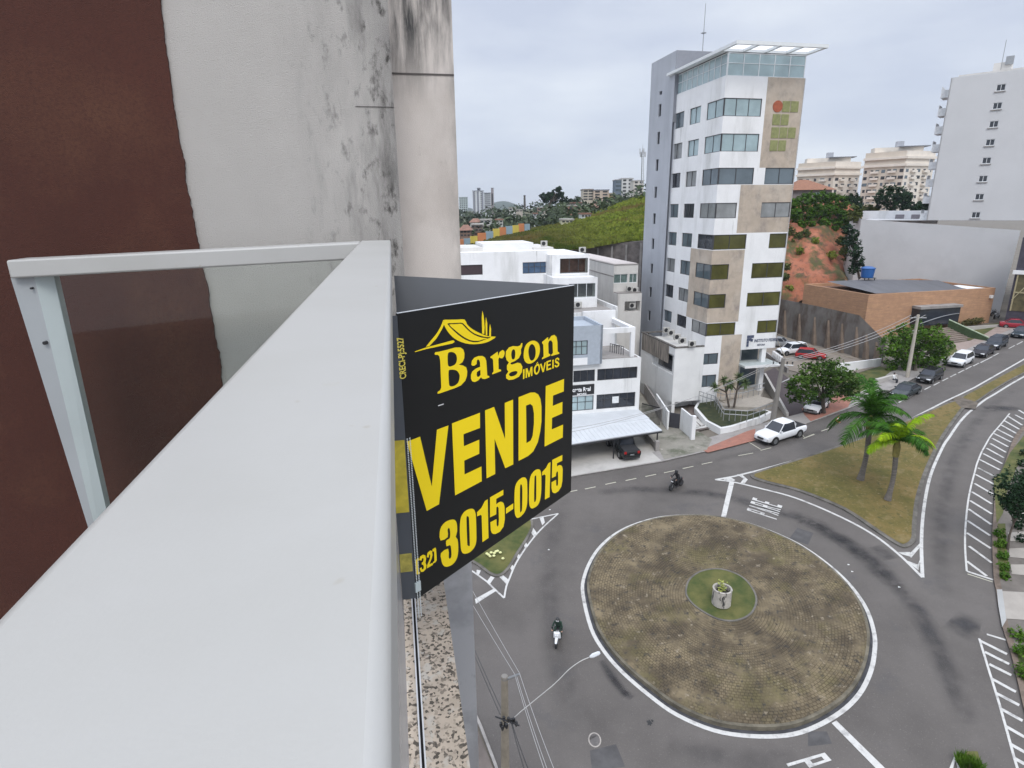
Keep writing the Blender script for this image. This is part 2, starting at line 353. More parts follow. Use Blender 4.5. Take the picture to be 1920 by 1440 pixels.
# pavements (raised slabs with a kerb face)
BACKL = [(2100, 500), (1960, 575), (1895, 612), (1850, 630), (1790, 655), (1735, 682), (1670, 713), (1600, 742), (1520, 772), (1420, 798), (1330, 822), (1240, 846), (1196, 858), (1066, 878), (880, 912), (500, 985)]
struct(sheet('pavement', [kl + gp(BACKL)], .13, CONC, skirt=.14))
struct(sheet('kerb', strip(kl, .16, 1), .14, KERB, skirt=.15))
struct(sheet('pavement', [kr + gp([(2200, 1560), (2400, 1000), (2400, 700)])], .13, mat('verge_concrete', (.15, .132, .115), .9, .2, .6), skirt=.14))
struct(sheet('kerb', strip(kr, .34, 1), .145, mat('kerb_brown', (.15, .115, .09), .9, .25, 2), skirt=.15))
patch('pavement', [(895, 1370), (925, 1445), (960, 1560), (700, 1560), (700, 1200), (860, 1285)], .13, mat('brown_pavement', (.15, .125, .11), .9, .2, .7), skirt=.14)
struct(sheet('kerb', strip(gp([(700, 1120), (860, 1280), (899, 1366), (927, 1440), (962, 1560)]), .15, 1), .15, KERB, skirt=.15))
# red paving along the far kerb
for pts in ([(1315, 846), (1327, 851), (1416, 828), (1416, 806), (1400, 811)], [(1520, 792), (1590, 765), (1598, 748), (1570, 740), (1540, 753), (1503, 768), (1508, 780)]):
    patch('paving', pts, .148, REDP, skirt=.02)
patch('paving', [(1780, 672), (1838, 644), (1888, 622), (1950, 596), (1945, 590), (1890, 606), (1850, 612), (1838, 630), (1820, 640), (1778, 648)], .144, mat('pinkish_pavers', (.30, .235, .205), .9, .12, 1.2))
patch('paving', [(1655, 735), (1775, 676), (1770, 662), (1720, 676), (1668, 700), (1640, 722)], .14, CONC)
# lots behind the pavement
patch('carport_floor', [(900, 905), (1066, 878), (1240, 848), (1196, 800), (1130, 770), (900, 800)], .06, CONCL)
patch('pavement', [(1066, 896), (1240, 866), (1212, 842), (1066, 868)], .138, CONCL)
patch('driveway', [(1245, 864), (1325, 846), (1335, 826), (1300, 806), (1262, 790), (1215, 760), (1196, 730), (1190, 800), (1238, 850)], .150, MOSSY)
patch('driveway', [(1430, 700), (1452, 690), (1520, 740), (1530, 770), (1478, 785), (1440, 730)], .05, DRIVE)
patch('driveway', [(1290, 800), (1302, 812), (1352, 800), (1312, 762), (1290, 760)], .152, mat('dark_ramp', (.12, .095, .085), .9, .2, 1))
struct(sheet('road_marking', [gp(q) for q in ([(1302, 808), (1345, 800), (1343, 797), (1301, 804)], [(1304, 806), (1313, 803), (1304, 792), (1300, 795)], [(1315, 801), (1321, 799), (1307, 786), (1302, 790)], [(1324, 799), (1329, 797), (1318, 786), (1313, 788)])], .166, PAINT))
patch('parking_lot', [(1430, 600), (1470, 612), (1600, 668), (1640, 690), (1560, 715), (1460, 690), (1430, 660)], .08, mat('parking_floor', (.24, .205, .17), .9, .15, .6))
patch('grass', [(1575, 712), (1650, 688), (1690, 700), (1660, 722), (1606, 742), (1560, 745)], .09, GRASSG)
patch('grass', [(1800, 624), (1850, 610), (1882, 606), (1836, 634), (1815, 640)], .151, GRASSG)
patch('grass', [(1765, 655), (1790, 650), (1796, 662), (1775, 672)], .151, GRASSG)
# median island between the two carriageways
ISL = cr([(1412, 899, 0), (1408, 891, 0), (1425, 884, 0), (1500, 861, 0), (1602, 827, 0), (1708, 786, 0), (1772, 758, 0), (1800, 752, 0), (1812, 760, 0), (1800, 778, 0), (1770, 822, 0), (1742, 880, 0), (1724, 936, 0), (1718, 985, 0), (1716, 1016, 0), (1700, 1028, 0), (1682, 1024, 0), (1640, 997, 0), (1580, 957, 0), (1500, 924, 0), (1440, 908, 0)], 4, True)
KERBI = mat('dirty_kerb', (.13, .12, .105), .95, .35, 1.1); isl = gp(ISL); struct(sheet('kerb', [isl], .14, KERBI, skirt=.15)); struct(sheet('grass', [offset(isl, .30)], .165, GRASS))
isl2 = gp(cr([(1806, 756, 0), (1800, 748, 0), (1830, 731, 0), (1880, 704, 0), (1930, 678, 0), (2100, 590, 0), (2110, 610, 0), (1925, 699, 0), (1866, 732, 0), (1838, 751, 0), (1822, 760, 0)], 4, True))
struct(sheet('kerb', [isl2], .14, KERBI, skirt=.15)); struct(sheet('grass', [offset(isl2, .18)], .165, GRASS))
patch('path', [(1785, 750), (1796, 745), (1834, 758), (1828, 770), (1800, 766)], .172, mat('trodden_path', (.12, .10, .08), .95, .3, 1.5))
# small island on the left
isl3 = gp(cr([(760, 1010, 0), (800, 985, 0), (900, 970, 0), (985, 972, 0), (1000, 985, 0), (992, 1008, 0), (972, 1040, 0), (955, 1068, 0), (938, 1082, 0), (918, 1079, 0), (885, 1056, 0), (820, 1030, 0)], 4, True))
struct(sheet('kerb', [isl3], .13, KERBI, skirt=.14)); struct(sheet('grass', [offset(isl3, .2)], .155, GRASSG))
# right-hand verge, tiles and drive
patch('grass', [(1862, 900), (1875, 890), (1893, 852), (1925, 812), (1960, 815), (1905, 880), (1886, 930), (1880, 965), (1868, 985)], .152, GRASSG)
patch('grass', [(1870, 985), (1884, 985), (1888, 1040), (1893, 1086), (1874, 1090), (1869, 1040)], .154, GRASSG)
patch('grass', [(1905, 1225), (1930, 1220), (1960, 1330), (1940, 1340), (1915, 1270)], .152, GRASSG)
for i, pts in enumerate([[(1889, 1002), (1925, 1000), (1928, 1018), (1890, 1018)], [(1891, 1032), (1930, 1030), (1934, 1052), (1892, 1048)], [(1894, 1062), (1936, 1062), (1940, 1084), (1896, 1080)], [(1878, 1112), (1990, 1118), (2010, 1172), (1886, 1164)], [(1896, 955), (1930, 950), (1930, 968), (1896, 972)]]):
    patch('paving', pts, .158, mat('pale_slabs', (.34, .31, .275), .9, .08, 1))
patch('driveway', [(1868, 1109), (1878, 1109), (1886, 1166), (1878, 1180), (1871, 1140)], .160, mat('grey_slab', (.36, .36, .35), .9, .08, 1))
# ---------------------------------------------------------------- roundabout
RB = [(1089.5, 1113.6), (1093, 1079), (1108.6, 1044), (1129.4, 1018), (1157, 997), (1192, 981), (1240.6, 968.5), (1303, 965), (1355, 969.5), (1407, 981.7), (1459, 1000.8), (1511, 1026.8), (1563.5, 1065), (1601.7, 1103), (1629.4, 1145), (1643.3, 1190), (1644, 1224.7), (1636.4, 1263), (1615.6, 1304.6), (1580.8, 1339), (1528.75, 1368.8), (1476.7, 1383.75), (1407, 1385), (1337.8, 1374), (1268, 1344.5), (1216, 1308), (1164, 1263), (1129.4, 1223), (1105, 1179.6)]
rb = gp(cr([(a, b, 0) for a, b in RB], 4, True)); rb1 = offset(rb, .24); rb2 = offset(rb, .42)
n = len(rb); struct(sheet('road_marking', [[rb[i], rb[(i + 1) % n], rb1[(i + 1) % n], rb1[i]] for i in range(n)], .034, PAINT))
struct(sheet('kerb', [[rb1[i], rb1[(i + 1) % n], rb2[(i + 1) % n], rb2[i]] for i in range(n)], .04, KERBD))
cx = sum(p.x for p in rb) / n; cy = sum(p.y for p in rb) / n; RX = (max(p.x for p in rb) - min(p.x for p in rb)) / 2; RY = (max(p.y for p in rb) - min(p.y for p in rb)) / 2
print('roundabout', cx, cy, RX, RY)
cob = mat('cobbles', (.085, .065, .040), .95, c2=(.20, .157, .094), sc_=.62, fac=(.38, .62), detail=10); overlay_noise(cob, (.125, .108, .042), .28, .50, .70, detail=10); overlay_noise(cob, (.055, .048, .038), 3.2, .54, .66, detail=10); overlay_noise(cob, (.30, .25, .18), 2.2, .60, .70, detail=10)
nt_, p_ = nodes_of(cob); tc = N(nt_, 'ShaderNodeTexCoord'); m1 = N(nt_, 'ShaderNodeMapping'); m1.inputs['Location'].default_value = (-cx, -cy, 0)
nt_.links.new(tc.outputs['Object'], m1.inputs[0]); m2 = N(nt_, 'ShaderNodeMapping'); m2.inputs['Scale'].default_value = (1 / RX, 1 / RY, 0); nt_.links.new(m1.outputs[0], m2.inputs[0])
sp = N(nt_, 'ShaderNodeSeparateXYZ'); nt_.links.new(m2.outputs[0], sp.inputs[0]); at = N(nt_, 'ShaderNodeMath', operation='ARCTAN2'); nt_.links.new(sp.outputs[1], at.inputs[0]); nt_.links.new(sp.outputs[0], at.inputs[1])
ln = N(nt_, 'ShaderNodeVectorMath', operation='LENGTH'); nt_.links.new(m2.outputs[0], ln.inputs[0]); cb = N(nt_, 'ShaderNodeCombineXYZ')
a1 = N(nt_, 'ShaderNodeMath', operation='MULTIPLY'); a1.inputs[1].default_value = 36; nt_.links.new(at.outputs[0], a1.inputs[0]); a2 = N(nt_, 'ShaderNodeMath', operation='MULTIPLY'); a2.inputs[1].default_value = 52; nt_.links.new(ln.outputs['Value'], a2.inputs[0])
nt_.links.new(a1.outputs[0], cb.inputs[0]); nt_.links.new(a2.outputs[0], cb.inputs[1])
br = N(nt_, 'ShaderNodeTexBrick'); br.inputs['Scale'].default_value = 1; br.inputs['Brick Width'].default_value = 1.2; br.inputs['Row Height'].default_value = 1.0; br.inputs['Mortar Size'].default_value = .16; br.inputs['Mortar Smooth'].default_value = .6
br.inputs['Color1'].default_value = (1, 1, 1, 1); br.inputs['Color2'].default_value = (.78, .78, .78, 1); br.inputs['Mortar'].default_value = (.50, .48, .44, 1); nt_.links.new(cb.outputs[0], br.inputs[0])
nq = N(nt_, 'ShaderNodeTexNoise'); nq.inputs['Scale'].default_value = .5; nt_.links.new(tc.outputs['Object'], nq.inputs[0]); mq = N(nt_, 'ShaderNodeMapRange'); mq.inputs['From Min'].default_value = .33; mq.inputs['From Max'].default_value = .5; nt_.links.new(nq.outputs[0], mq.inputs[0])
mz = N(nt_, 'ShaderNodeMix', data_type='RGBA', blend_type='MULTIPLY'); nt_.links.new(mq.outputs[0], mz.inputs[0]); old = p_.inputs['Base Color'].links[0].from_socket
nt_.links.new(old, mz.inputs[6]); nt_.links.new(br.outputs[0], mz.inputs[7]); nt_.links.new(mz.outputs[2], p_.inputs['Base Color'])
struct(sheet('kerb', [[rb2[i], rb2[(i + 1) % n], offset(rb, .60)[(i + 1) % n], offset(rb, .60)[i]] for i in range(n)], .30, mat('kerb_mossy', (.13, .115, .085), .95, .4, 1.2), skirt=.30))
struct(sheet('roundabout_paving', [offset(rb, .58)], .31, cob))
gc = gp(cr([(x, y, 0) for x, y in ((1284, 1113), (1292, 1092), (1316, 1077), (1352, 1074), (1390, 1088), (1412, 1112), (1419, 1136), (1408, 1160), (1380, 1173), (1345, 1170), (1308, 1150), (1288, 1130))], 5, True))
struct(sheet('kerb', [[gc[i], gc[(i + 1) % len(gc)], offset(gc, .12)[(i + 1) % len(gc)], offset(gc, .12)[i]] for i in range(len(gc))], .36, KERBI, skirt=.06)); struct(sheet('grass', [offset(gc, .1)], .345, GRASSG))
# concrete ring planter in the middle
pc = G(1352, 1131, .34); pl = thing('planter', 'round concrete ring planter on the grass at the centre of the roundabout', 'planter', pc)
pm = mat('planter_concrete', (.42, .39, .35), .9, .15, 2); overlay_noise(pm, (.04, .04, .04), 3.5, .55, .62, (1, 1, .35))
MB().lathe(pc, [(.60, 0), (.60, 1.12), (.62, 1.14), (.55, 1.18), (.50, 1.14), (.50, .75), (0, .75)], 32).build('ring', pm, pl, smooth=True)
MB().lathe(pc, [(.49, .80), (.3, .86), (0, .88)], 16).build('soil', mat('soil', (.03, .028, .018), .95), pl)
b = MB()
for k in range(46):
    a = random.uniform(0, 6.28); r = random.uniform(0, .42); h = random.uniform(.05, .75); c = Vector((pc.x + r * math.cos(a) * .7, pc.y + r * math.sin(a) * .7 + .12, pc.z + .85 + h)); s_ = random.uniform(.07, .15)
    q = Matrix.Rotation(random.uniform(0, 6.28), 3, 'Z') @ Matrix.Rotation(random.uniform(-.9, .9), 3, 'X'); b.add([c + q @ Vector(v) * s_ for v in ((-1, 0, 0), (0, -.5, 0), (1, 0, .2), (0, .5, 0))], [(0, 1, 2, 3)])
pp = b.build('leafy_plant', mat('yellowish_leaves', (.16, .2, .03), .6, c2=(.4, .42, .1), sc_=3), None); tag(pp, 'small yellow-green plant growing out of the concrete ring planter', 'plant')
# ---------------------------------------------------------------- painted markings
def mark(name, pts, wd, m=PAINT, side=0, dz=.033): return struct(sheet(name, strip(gp(pts), wd, side), dz, m))
def cr2(pts, n=6): return [(p.x, p.y) for p in cr([(a, b, 0) for a, b in pts], n)]
mark('road_marking', [(1341, 900), (1375, 894), (1422, 882.5), (1500, 861), (1513, 857), (1615, 824), (1712, 784), (1773, 752.5), (1800, 740), (1827, 727), (1920, 674), (2100, 582)], .22)
mark('road_marking', cr2([(1341.6, 899.9), (1375, 904.5), (1422, 915.5), (1490, 933.8), (1565.5, 965), (1630.6, 999), (1682.7, 1038), (1729.6, 1083.5)]), .2, dz=.036)
mark('road_marking', cr2([(1729.6, 1083), (1727.5, 1019), (1731.7, 957), (1744, 894), (1767, 840), (1780, 820), (1797, 795), (1813, 777), (1829, 764), (1847, 750), (1864, 740), (1925, 704), (2100, 612)]), .22, dz=.039)
quads = [[(1352, 969.4), (1361, 971), (1376.7, 905), (1367.6, 903.8)],
 [(1356, 900.5), (1374, 903), (1373, 899.5), (1360, 897)], [(1374, 903), (1379, 901), (1368, 894.5), (1360, 896.5)], [(1388, 906.5), (1396, 907.5), (1402, 900), (1394, 898.5)], [(1402, 900), (1394, 898.5), (1382, 890.5), (1390, 889.5)],
 [(1684, 1036), (1690, 1040), (1708, 1045), (1706, 1036)], [(1708, 1047), (1704, 1040), (1724, 1020), (1725, 1027)], [(1700, 1052), (1706, 1058), (1722, 1070), (1722, 1060)], [(1718, 1064), (1722, 1068), (1727, 1045), (1725, 1050)],
 [(1361, 971), (1364, 971), (1364, 971), (1361, 971)]]
struct(sheet('road_marking', [gp(q) for q in quads[:9]], .042, PAINT))
# left island outline, ticks and stop bar
T = lambda x, y: (880 + x / 7.2, 940 + y / 7.2)
mark('road_marking', cr2([T(1200, 170), T(1000, 350), T(880, 480), T(780, 610), T(690, 740), T(610, 880), T(540, 1050), T(500, 1150), T(470, 1310)], 3), .13)
mark('road_marking', [T(1200, 170), T(810, 250), (930, 988), (860, 1004)], .13, dz=.036)
mark('road_marking', [T(470, 1310), T(350, 1200), T(240, 1090), T(60, 960), (850, 1050)], .13, dz=.037)
struct(sheet('road_marking', [gp([T(*p) for p in q]) for q in ([(950, 235), (1000, 215), (1020, 290), (985, 330)], [(740, 295), (800, 275), (910, 430), (870, 480)], [(720, 570), (755, 545), (790, 600), (760, 650)], [(620, 715), (655, 700), (690, 745), (660, 790)], [(525, 870), (560, 840), (605, 890), (575, 945)], [(400, 1020), (450, 1000), (525, 1060), (495, 1120)], [(240, 1085), (290, 1015), (340, 1035), (280, 1120)], [(95, 975), (100, 930), (155, 940), (130, 1000)], [(75, 1325), (330, 1185), (355, 1220), (90, 1390)])], .041, PAINT))
# parking bay dashes and bays
dash = [(1072.5, 921.7), (1106.7, 915.4), (1145, 906.7), (1183, 899.6), (1220, 892), (1255, 885), (1290, 877), (1325.6, 869)]
struct(sheet('road_marking', sum([strip(gp([(x - 10, y + 2.1), (x + 10, y - 2.1)]), .11) for x, y in dash], []), .034, PAINTY))
dash = [(1690, 752.5), (1705, 745), (1722, 736), (1739, 728), (1756, 720), (1772, 712), (1787, 704.5), (1802, 697), (1816, 690), (1830, 684), (1844, 677.5), (1855, 672), (1867, 665.5), (1897, 651), (1912, 643.5)]
struct(sheet('road_marking', sum([strip(gp([(x - 5.5, y + 2.9), (x + 5.5, y - 2.9)]), .15) for x, y in dash], []), .034, PAINT))
for pts in ([(1390, 831), (1403, 829), (1426, 843)], [(1384, 855), (1412, 850)], [(1426, 845), (1446, 840)], [(1506, 823), (1527, 815)], [(1500, 808), (1508, 821), (1526, 814.5)], [(1540, 809), (1554, 804)]): mark('road_marking', pts, .1, PAINTY, dz=.037)
mark('road_marking', [(2000, 1010), (1999, 1010)], .1)
# hatched bays on the right
mark('road_marking', cr2([(1893, 775.6), (1876.7, 795.6), (1857.8, 817.8), (1846.7, 836.7), (1840, 849), (1832, 869), (1829, 880), (1816.7, 930), (1810.4, 984), (1809.4, 1025.8), (1812.5, 1071.7)]), .12)
mark('road_marking', [(1812.5, 1071.7), (1862, 1088)], .16, dz=.037); mark('road_marking', [(1814, 1077), (1861, 1092)], .08, PAINTY, dz=.037)
mark('road_marking', cr2([(1836, 1198), (1852.5, 1252.5), (1873, 1319), (1894, 1394), (1907, 1440), (1945, 1560)]), .12); mark('road_marking', [(1850, 1190), (1886, 1201)], .14, dz=.037)
Z9 = lambda x, y: (1780 + x / 9, 740 + y / 9); Z4 = lambda x, y: (1800 + x / 4.8, 880 + y / 4.8); Z2 = lambda x, y: (1540 + x / 2.4, 840 + y / 2.4)
st = [[Z9(*a), Z9(*b)] for a, b in [((990, 370), (1230, 520)), ((920, 440), (1180, 590)), ((870, 515), (1130, 660)), ((810, 590), (1080, 730)), ((750, 660), (1040, 805)), ((720, 740), (990, 885)), ((690, 830), (955, 980)), ((630, 910), (915, 1070)), ((570, 1000), (890, 1170)), ((510, 1100), (850, 1275)), ((480, 1240), (815, 1415)), ((1110, 345), (1250, 420)), ((1170, 265), (1300, 345))]]
st += [[Z4(*a), Z4(*b)] for a, b in [((180, 0), (340, 80)), ((140, 50), (310, 140)), ((130, 130), (300, 230)), ((105, 205), (285, 315)), ((90, 285), (285, 405)), ((75, 360), (280, 500)), ((65, 465), (270, 600)), ((60, 575), (275, 715)), ((80, 695), (285, 845)), ((60, 830), (240, 965))]]
st += [[Z2(*a), Z2(*b)] for a, b in [((715, 870), (835, 930)), ((735, 920), (845, 975)), ((755, 975), (855, 1025)), ((765, 1040), (875, 1100)), ((785, 1105), (890, 1160)), ((805, 1175), (905, 1230)), ((830, 1255), (925, 1310)), ((850, 1335), (930, 1380)), ((870, 1400), (950, 1445))]]
struct(sheet('road_marking', sum([strip(gp(s_), .2) for s_ in st], []), .040, PAINT))
# stop bar at the bottom, the two PARE words, triangle
struct(sheet('road_marking', [gp([(1559, 1357), (1568, 1352), (1664, 1446), (1650, 1450)])], .041, PAINT))
def word(q, text, gap=.16):
    """block letters of thick bars mapped on the quad (bottom left, bottom right, top right, top left)"""
    L = {'P': [[(0, 0), (.3, 0), (.3, 1), (0, 1)], [(.3, .86), (1, .86), (1, 1), (.3, 1)], [(.72, .56), (1, .56), (1, .86), (.72, .86)], [(.3, .42), (1, .42), (1, .56), (.3, .56)]],
         'A': [[(0, 0), (.28, 0), (.62, 1), (.38, 1)], [(.72, 0), (1, 0), (.64, 1), (.5, .75)], [(.3, .24), (.72, .24), (.68, .38), (.32, .38)]],
         'R': [[(0, 0), (.28, 0), (.28, 1), (0, 1)], [(.28, .86), (.95, .86), (.95, 1), (.28, 1)], [(.7, .58), (.95, .58), (.95, .86), (.7, .86)], [(.28, .44), (.95, .44), (.95, .58), (.28, .58)], [(.45, .44), (.72, .44), (1, 0), (.72, 0)]],
         'E': [[(0, 0), (.3, 0), (.3, 1), (0, 1)], [(.3, .85), (1, .85), (1, 1), (.3, 1)], [(.3, .43), (.85, .43), (.85, .57), (.3, .57)], [(.3, 0), (1, 0), (1, .15), (.3, .15)]]}
    w_ = (1 - gap * (len(text) - 1)) / len(text); o = []
    for i, ch in enumerate(text):
        x0 = i * (w_ + gap)
        for poly in L[ch]: o.append([mapq(q, x0 + s_ * w_, t_) for s_, t_ in poly])
    return o
struct(sheet('road_marking', word(gp([(1456, 975), (1467, 949), (1412, 933), (1400, 957)]), 'PARE', .09), .034, PAINT))
struct(sheet('road_marking', word(gp([(1474, 1433), (1552, 1545), (1626, 1500), (1546, 1412)]), 'PARE', .10), .034, PAINT))
mark('road_marking', [(1782, 1446), (1790, 1422), (1800, 1448)], .14)
patch('grass', [(1800, 1432), (1812, 1412), (1832, 1412), (1842, 1445), (1850, 1500), (1800, 1500)], .12, GRASSG, skirt=.12)
for pts in ([(1106, 1408), (1155, 1396), (1172, 1438), (1110, 1446)], [(1515, 1372), (1550, 1372), (1560, 1395), (1515, 1400)], [(1495, 990), (1525, 1000), (1515, 1022), (1480, 1010)]): patch('asphalt_patch', pts, .026, mat('old_asphalt_patch', (.078, .075, .075), .9, .2, 1.5), 0)
c0 = G(1115, 1388).xy; c1 = [c0 + Vector((math.cos(a) * .34, math.sin(a) * .42)) for a in [i * math.pi / 12 for i in range(24)]]
struct(sheet('road_marking', [[c1[i], c1[(i + 1) % 24], offset(c1, .07)[(i + 1) % 24], offset(c1, .07)[i]] for i in range(24)], .036, mat('worn_ring_paint', (.33, .3, .27), .9, .2, 4)))
struct(sheet('manhole_cover', [offset(c1, .08)], .030, mat('manhole_iron', (.11, .10, .095), .7, .2, 6)))
for (x, y, rr, cc) in ((1217, 1356, .16, (.03, .03, .03)), (1223, 1352, .09, (.03, .03, .03))):
    c0 = G(x, y).xy; struct(sheet('oil_stain', [[c0 + Vector((math.cos(a) * rr * random.uniform(.5, 1.2), math.sin(a) * rr * random.uniform(.5, 1.3))) for a in [i * math.pi / 9 for i in range(18)]]], .028, mat('stain', cc, .8, .3, 5)))
# rubber traces left by turning tyres: soft edged stains with their own shape
def trace(pts, wd, dens):
    path = gp(cr2(pts, 6)); m = mat('tyre_trace', (.045, .043, .045), .75, .2, 1)
    nt, p = nodes_of(m)
    if not p.inputs['Alpha'].links:
        at = N(nt, 'ShaderNodeAttribute', attribute_name='dens'); tc = N(nt, 'ShaderNodeTexCoord'); nz = N(nt, 'ShaderNodeTexNoise'); nz.inputs['Scale'].default_value = .9; nz.inputs['Detail'].default_value = 6; nt.links.new(tc.outputs['Object'], nz.inputs[0])
        mr = N(nt, 'ShaderNodeMapRange'); mr.inputs['From Min'].default_value = .25; mr.inputs['From Max'].default_value = .7; nt.links.new(nz.outputs[0], mr.inputs[0]); mu = N(nt, 'ShaderNodeMath', operation='MULTIPLY'); nt.links.new(at.outputs['Fac'], mu.inputs[0]); nt.links.new(mr.outputs[0], mu.inputs[1]); nt.links.new(mu.outputs[0], p.inputs['Alpha'])
    vs = []; fs = []; ds = []; K = [-1, -.6, -.25, .25, .6, 1]; D = [0, .35, 1, 1, .35, 0]
    fine = []
    for i in range(len(path) - 1):
        for k in range(3): fine.append(path[i].lerp(path[i + 1], k / 3))
    fine.append(path[-1])
    for i, q in enumerate(fine):
        d = (fine[min(i + 1, len(fine) - 1)] - fine[max(i - 1, 0)]).normalized(); nn = Vector((-d.y, d.x)); e_ = math.sin(math.pi * min(1, max(0, i / (len(fine) - 1)))) ** .5
        for kk, dd in zip(K, D): r = q + nn * kk * wd / 2; vs.append((r.x, r.y, H(r.x, r.y) + .030)); ds.append(dd * dens * e_)
    for i in range(len(fine) - 1):
        for j in range(5): a = i * 6 + j; fs.append((a, a + 1, a + 7, a + 6))
    me = bpy.data.meshes.new('tyre_trace'); me.from_pydata(vs, [], fs); me.materials.append(m); at = me.attributes.new('dens', 'FLOAT', 'POINT'); at.data.foreach_set('value', ds)
    o = bpy.data.objects.new('tyre_trace', me); COL.objects.link(o); struct(o)
trace([(1120, 925), (1180, 918), (1270, 921), (1350, 930), (1420, 948), (1480, 965), (1530, 985), (1590, 1020), (1650, 1068), (1705, 1125), (1740, 1180), (1770, 1245), (1795, 1310), (1825, 1360)], 1.7, .75)
trace([(1128, 1238), (1140, 1258), (1158, 1285), (1176, 1306)], .75, 1.0)
trace([(1150, 1272), (1166, 1294), (1186, 1310)], .6, 1.0)
trace([(1782, 1160), (1805, 1172), (1838, 1185)], 2.6, .9)
trace([(1640, 1024), (1655, 1036), (1672, 1050)], 1.6, .8)
trace([(1850, 768), (1880, 766), (1910, 764)], 2.4, .8)
trace([(1500, 975), (1560, 1003), (1620, 1045), (1672, 1100)], 2.6, .4)
trace([(1060, 935), (1040, 1000), (1030, 1080), (1035, 1180), (1060, 1290), (1120, 1380)], 2.2, .25)
trace([(1700, 740), (1600, 785), (1500, 822), (1400, 850), (1300, 873), (1150, 905)], 1.6, .2)
trace([(1900, 730), (1840, 780), (1795, 850), (1768, 940), (1762, 1030), (1768, 1120)], 1.8, .3)
trace([(1250, 1395), (1350, 1420), (1500, 1425)], 2.0, .25)
# ================================================================== FOREGROUND: our own building, railing, sale sign
FR = Frame((0, 0), (.982, .1877))          # a: sideways to the street, b: along the rail, away
def lat(px, py, b): return FR.at(px, py, b)[0]
def latz(px, py, z): p = PZ(px, py, z); return Vector((p.x, p.y)).dot(FR.u)
ab = thing('apartment_building', 'rough rendered apartment building at our own balcony, beige and dark brown wall with mould stains', 'building', (0, 0, 0))
WB = 3.0; WC = lat(745, 300, WB); XB = lat(349, 300, WB); WS = 3.32; XO = lat(857, 300, WS)
stw = mat('stucco_beige', (.50, .475, .445), .95, .05, 1.5, .5, bs=330)
k = axis_mask(stw, 'X', FR.w(WC - .50, WB, 0)[0], FR.w(WC, WB, 0)[0])
overlay_noise(stw, (.22, .21, .20), 2.2, .40, .72, (1.6, 1.6, .5), mask=k); overlay_noise(stw, (.09, .085, .08), 6, .52, .78, (1.8, 1.8, .35), mask=k, detail=12); overlay_noise(stw, (.06, .055, .05), 22, .55, .68, (1, 1, .5), mask=k, detail=12)
stw2 = mat('stucco_pale', (.66, .605, .56), .95, .05, 1.5, .25, bs=300)
overlay_noise(stw2, (.57, .515, .47), 1.3, .5, .62, (1, 1, .8)); k2 = axis_mask(stw2, 'Z', CH + .50, CH + .85)
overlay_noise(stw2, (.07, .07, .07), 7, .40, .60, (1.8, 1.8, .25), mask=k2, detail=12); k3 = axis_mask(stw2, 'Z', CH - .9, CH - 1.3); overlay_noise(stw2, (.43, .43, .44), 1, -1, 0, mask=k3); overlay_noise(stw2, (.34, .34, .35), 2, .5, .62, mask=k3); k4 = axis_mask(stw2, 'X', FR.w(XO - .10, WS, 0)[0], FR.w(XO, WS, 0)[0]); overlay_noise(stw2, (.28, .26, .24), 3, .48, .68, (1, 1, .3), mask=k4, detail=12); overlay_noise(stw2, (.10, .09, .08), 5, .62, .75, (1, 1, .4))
stb = mat('stucco_brown', (.075, .021, .012), .85, .12, 1.2, .5, bs=300); overlay_noise(stb, (.11, .042, .022), 1.6, .5, .75); overlay_noise(stb, (.055, .016, .010), 90, .45, .75)
b = MB(); b.box((-6, WB, -3), (WC, WS, CH + 9), FR); b.build('side_wall', stw, ab)
b = MB(); b.box((-6, WS, -3), (XO, WS + .6, CH + 9), FR); b.build('end_wall', stw2, ab)
# brown painted part with its ragged edge
edge = []; z = CH - 4.6
while z < CH + 3.2:
    edge.append((XB + .012 * math.sin(z * 3.1) + .010 * noise.noise(Vector((z * 9, 0, 0))) + .006 * noise.noise(Vector((z * 40, 3, 0))), z)); z += .012
pts = [(-6, CH - 4.6)] + edge + [(-6, CH + 3.2)]; b = MB(); n = len(pts)
b.add([FR.w(x, WB - .014, z) for x, z in pts] + [FR.w(x, WB - .001, z) for x, z in pts], [tuple(range(n))] + [(i, (i + 1) % n, n + (i + 1) % n, n + i) for i in range(n)]); b.build('brown_wall', stb, ab)
# joints in the render
jm = mat('joint_dark', (.10, .09, .085), .9, .2)
z1 = FR.at(790, 139, WS)[1]; MB().box((WC, WS - .004, z1 - .0035), (XO, WS + .01, z1 + .0035), FR).build('joint', jm, ab)
z1 = FR.at(690, 200, WB)[1]; MB().box((WC - .17, WB - .003, z1 - .0009), (WC, WB + .01, z1 + .0009), FR).build('joint', jm, ab)
# ledge with speckled stone topping and its dark channel
ZL = CH - 1.1; EL = latz(882, 1440, ZL); g0 = latz(788, 1440, ZL); g1 = latz(800, 1440, ZL)
gr = mat('speckled_granite', (.46, .40, .33), .7, .12, 20); nt_, p_ = nodes_of(gr)
old = p_.inputs['Base Color'].links[0].from_socket; vo = N(nt_, 'ShaderNodeTexVoronoi'); vo.inputs['Scale'].default_value = 150; tc = N(nt_, 'ShaderNodeTexCoord'); nt_.links.new(tc.outputs['Object'], vo.inputs[0])
r_ = N(nt_, 'ShaderNodeValToRGB'); e = r_.color_ramp.elements; e[0].position = .15; e[0].color = (.12, .11, .10, 1); e[1].position = .42; e[1].color = (1.15, 1.1, 1.05, 1); sx = N(nt_, 'ShaderNodeSeparateColor'); nt_.links.new(vo.outputs['Color'], sx.inputs[0]); nt_.links.new(sx.outputs[0], r_.inputs[0])
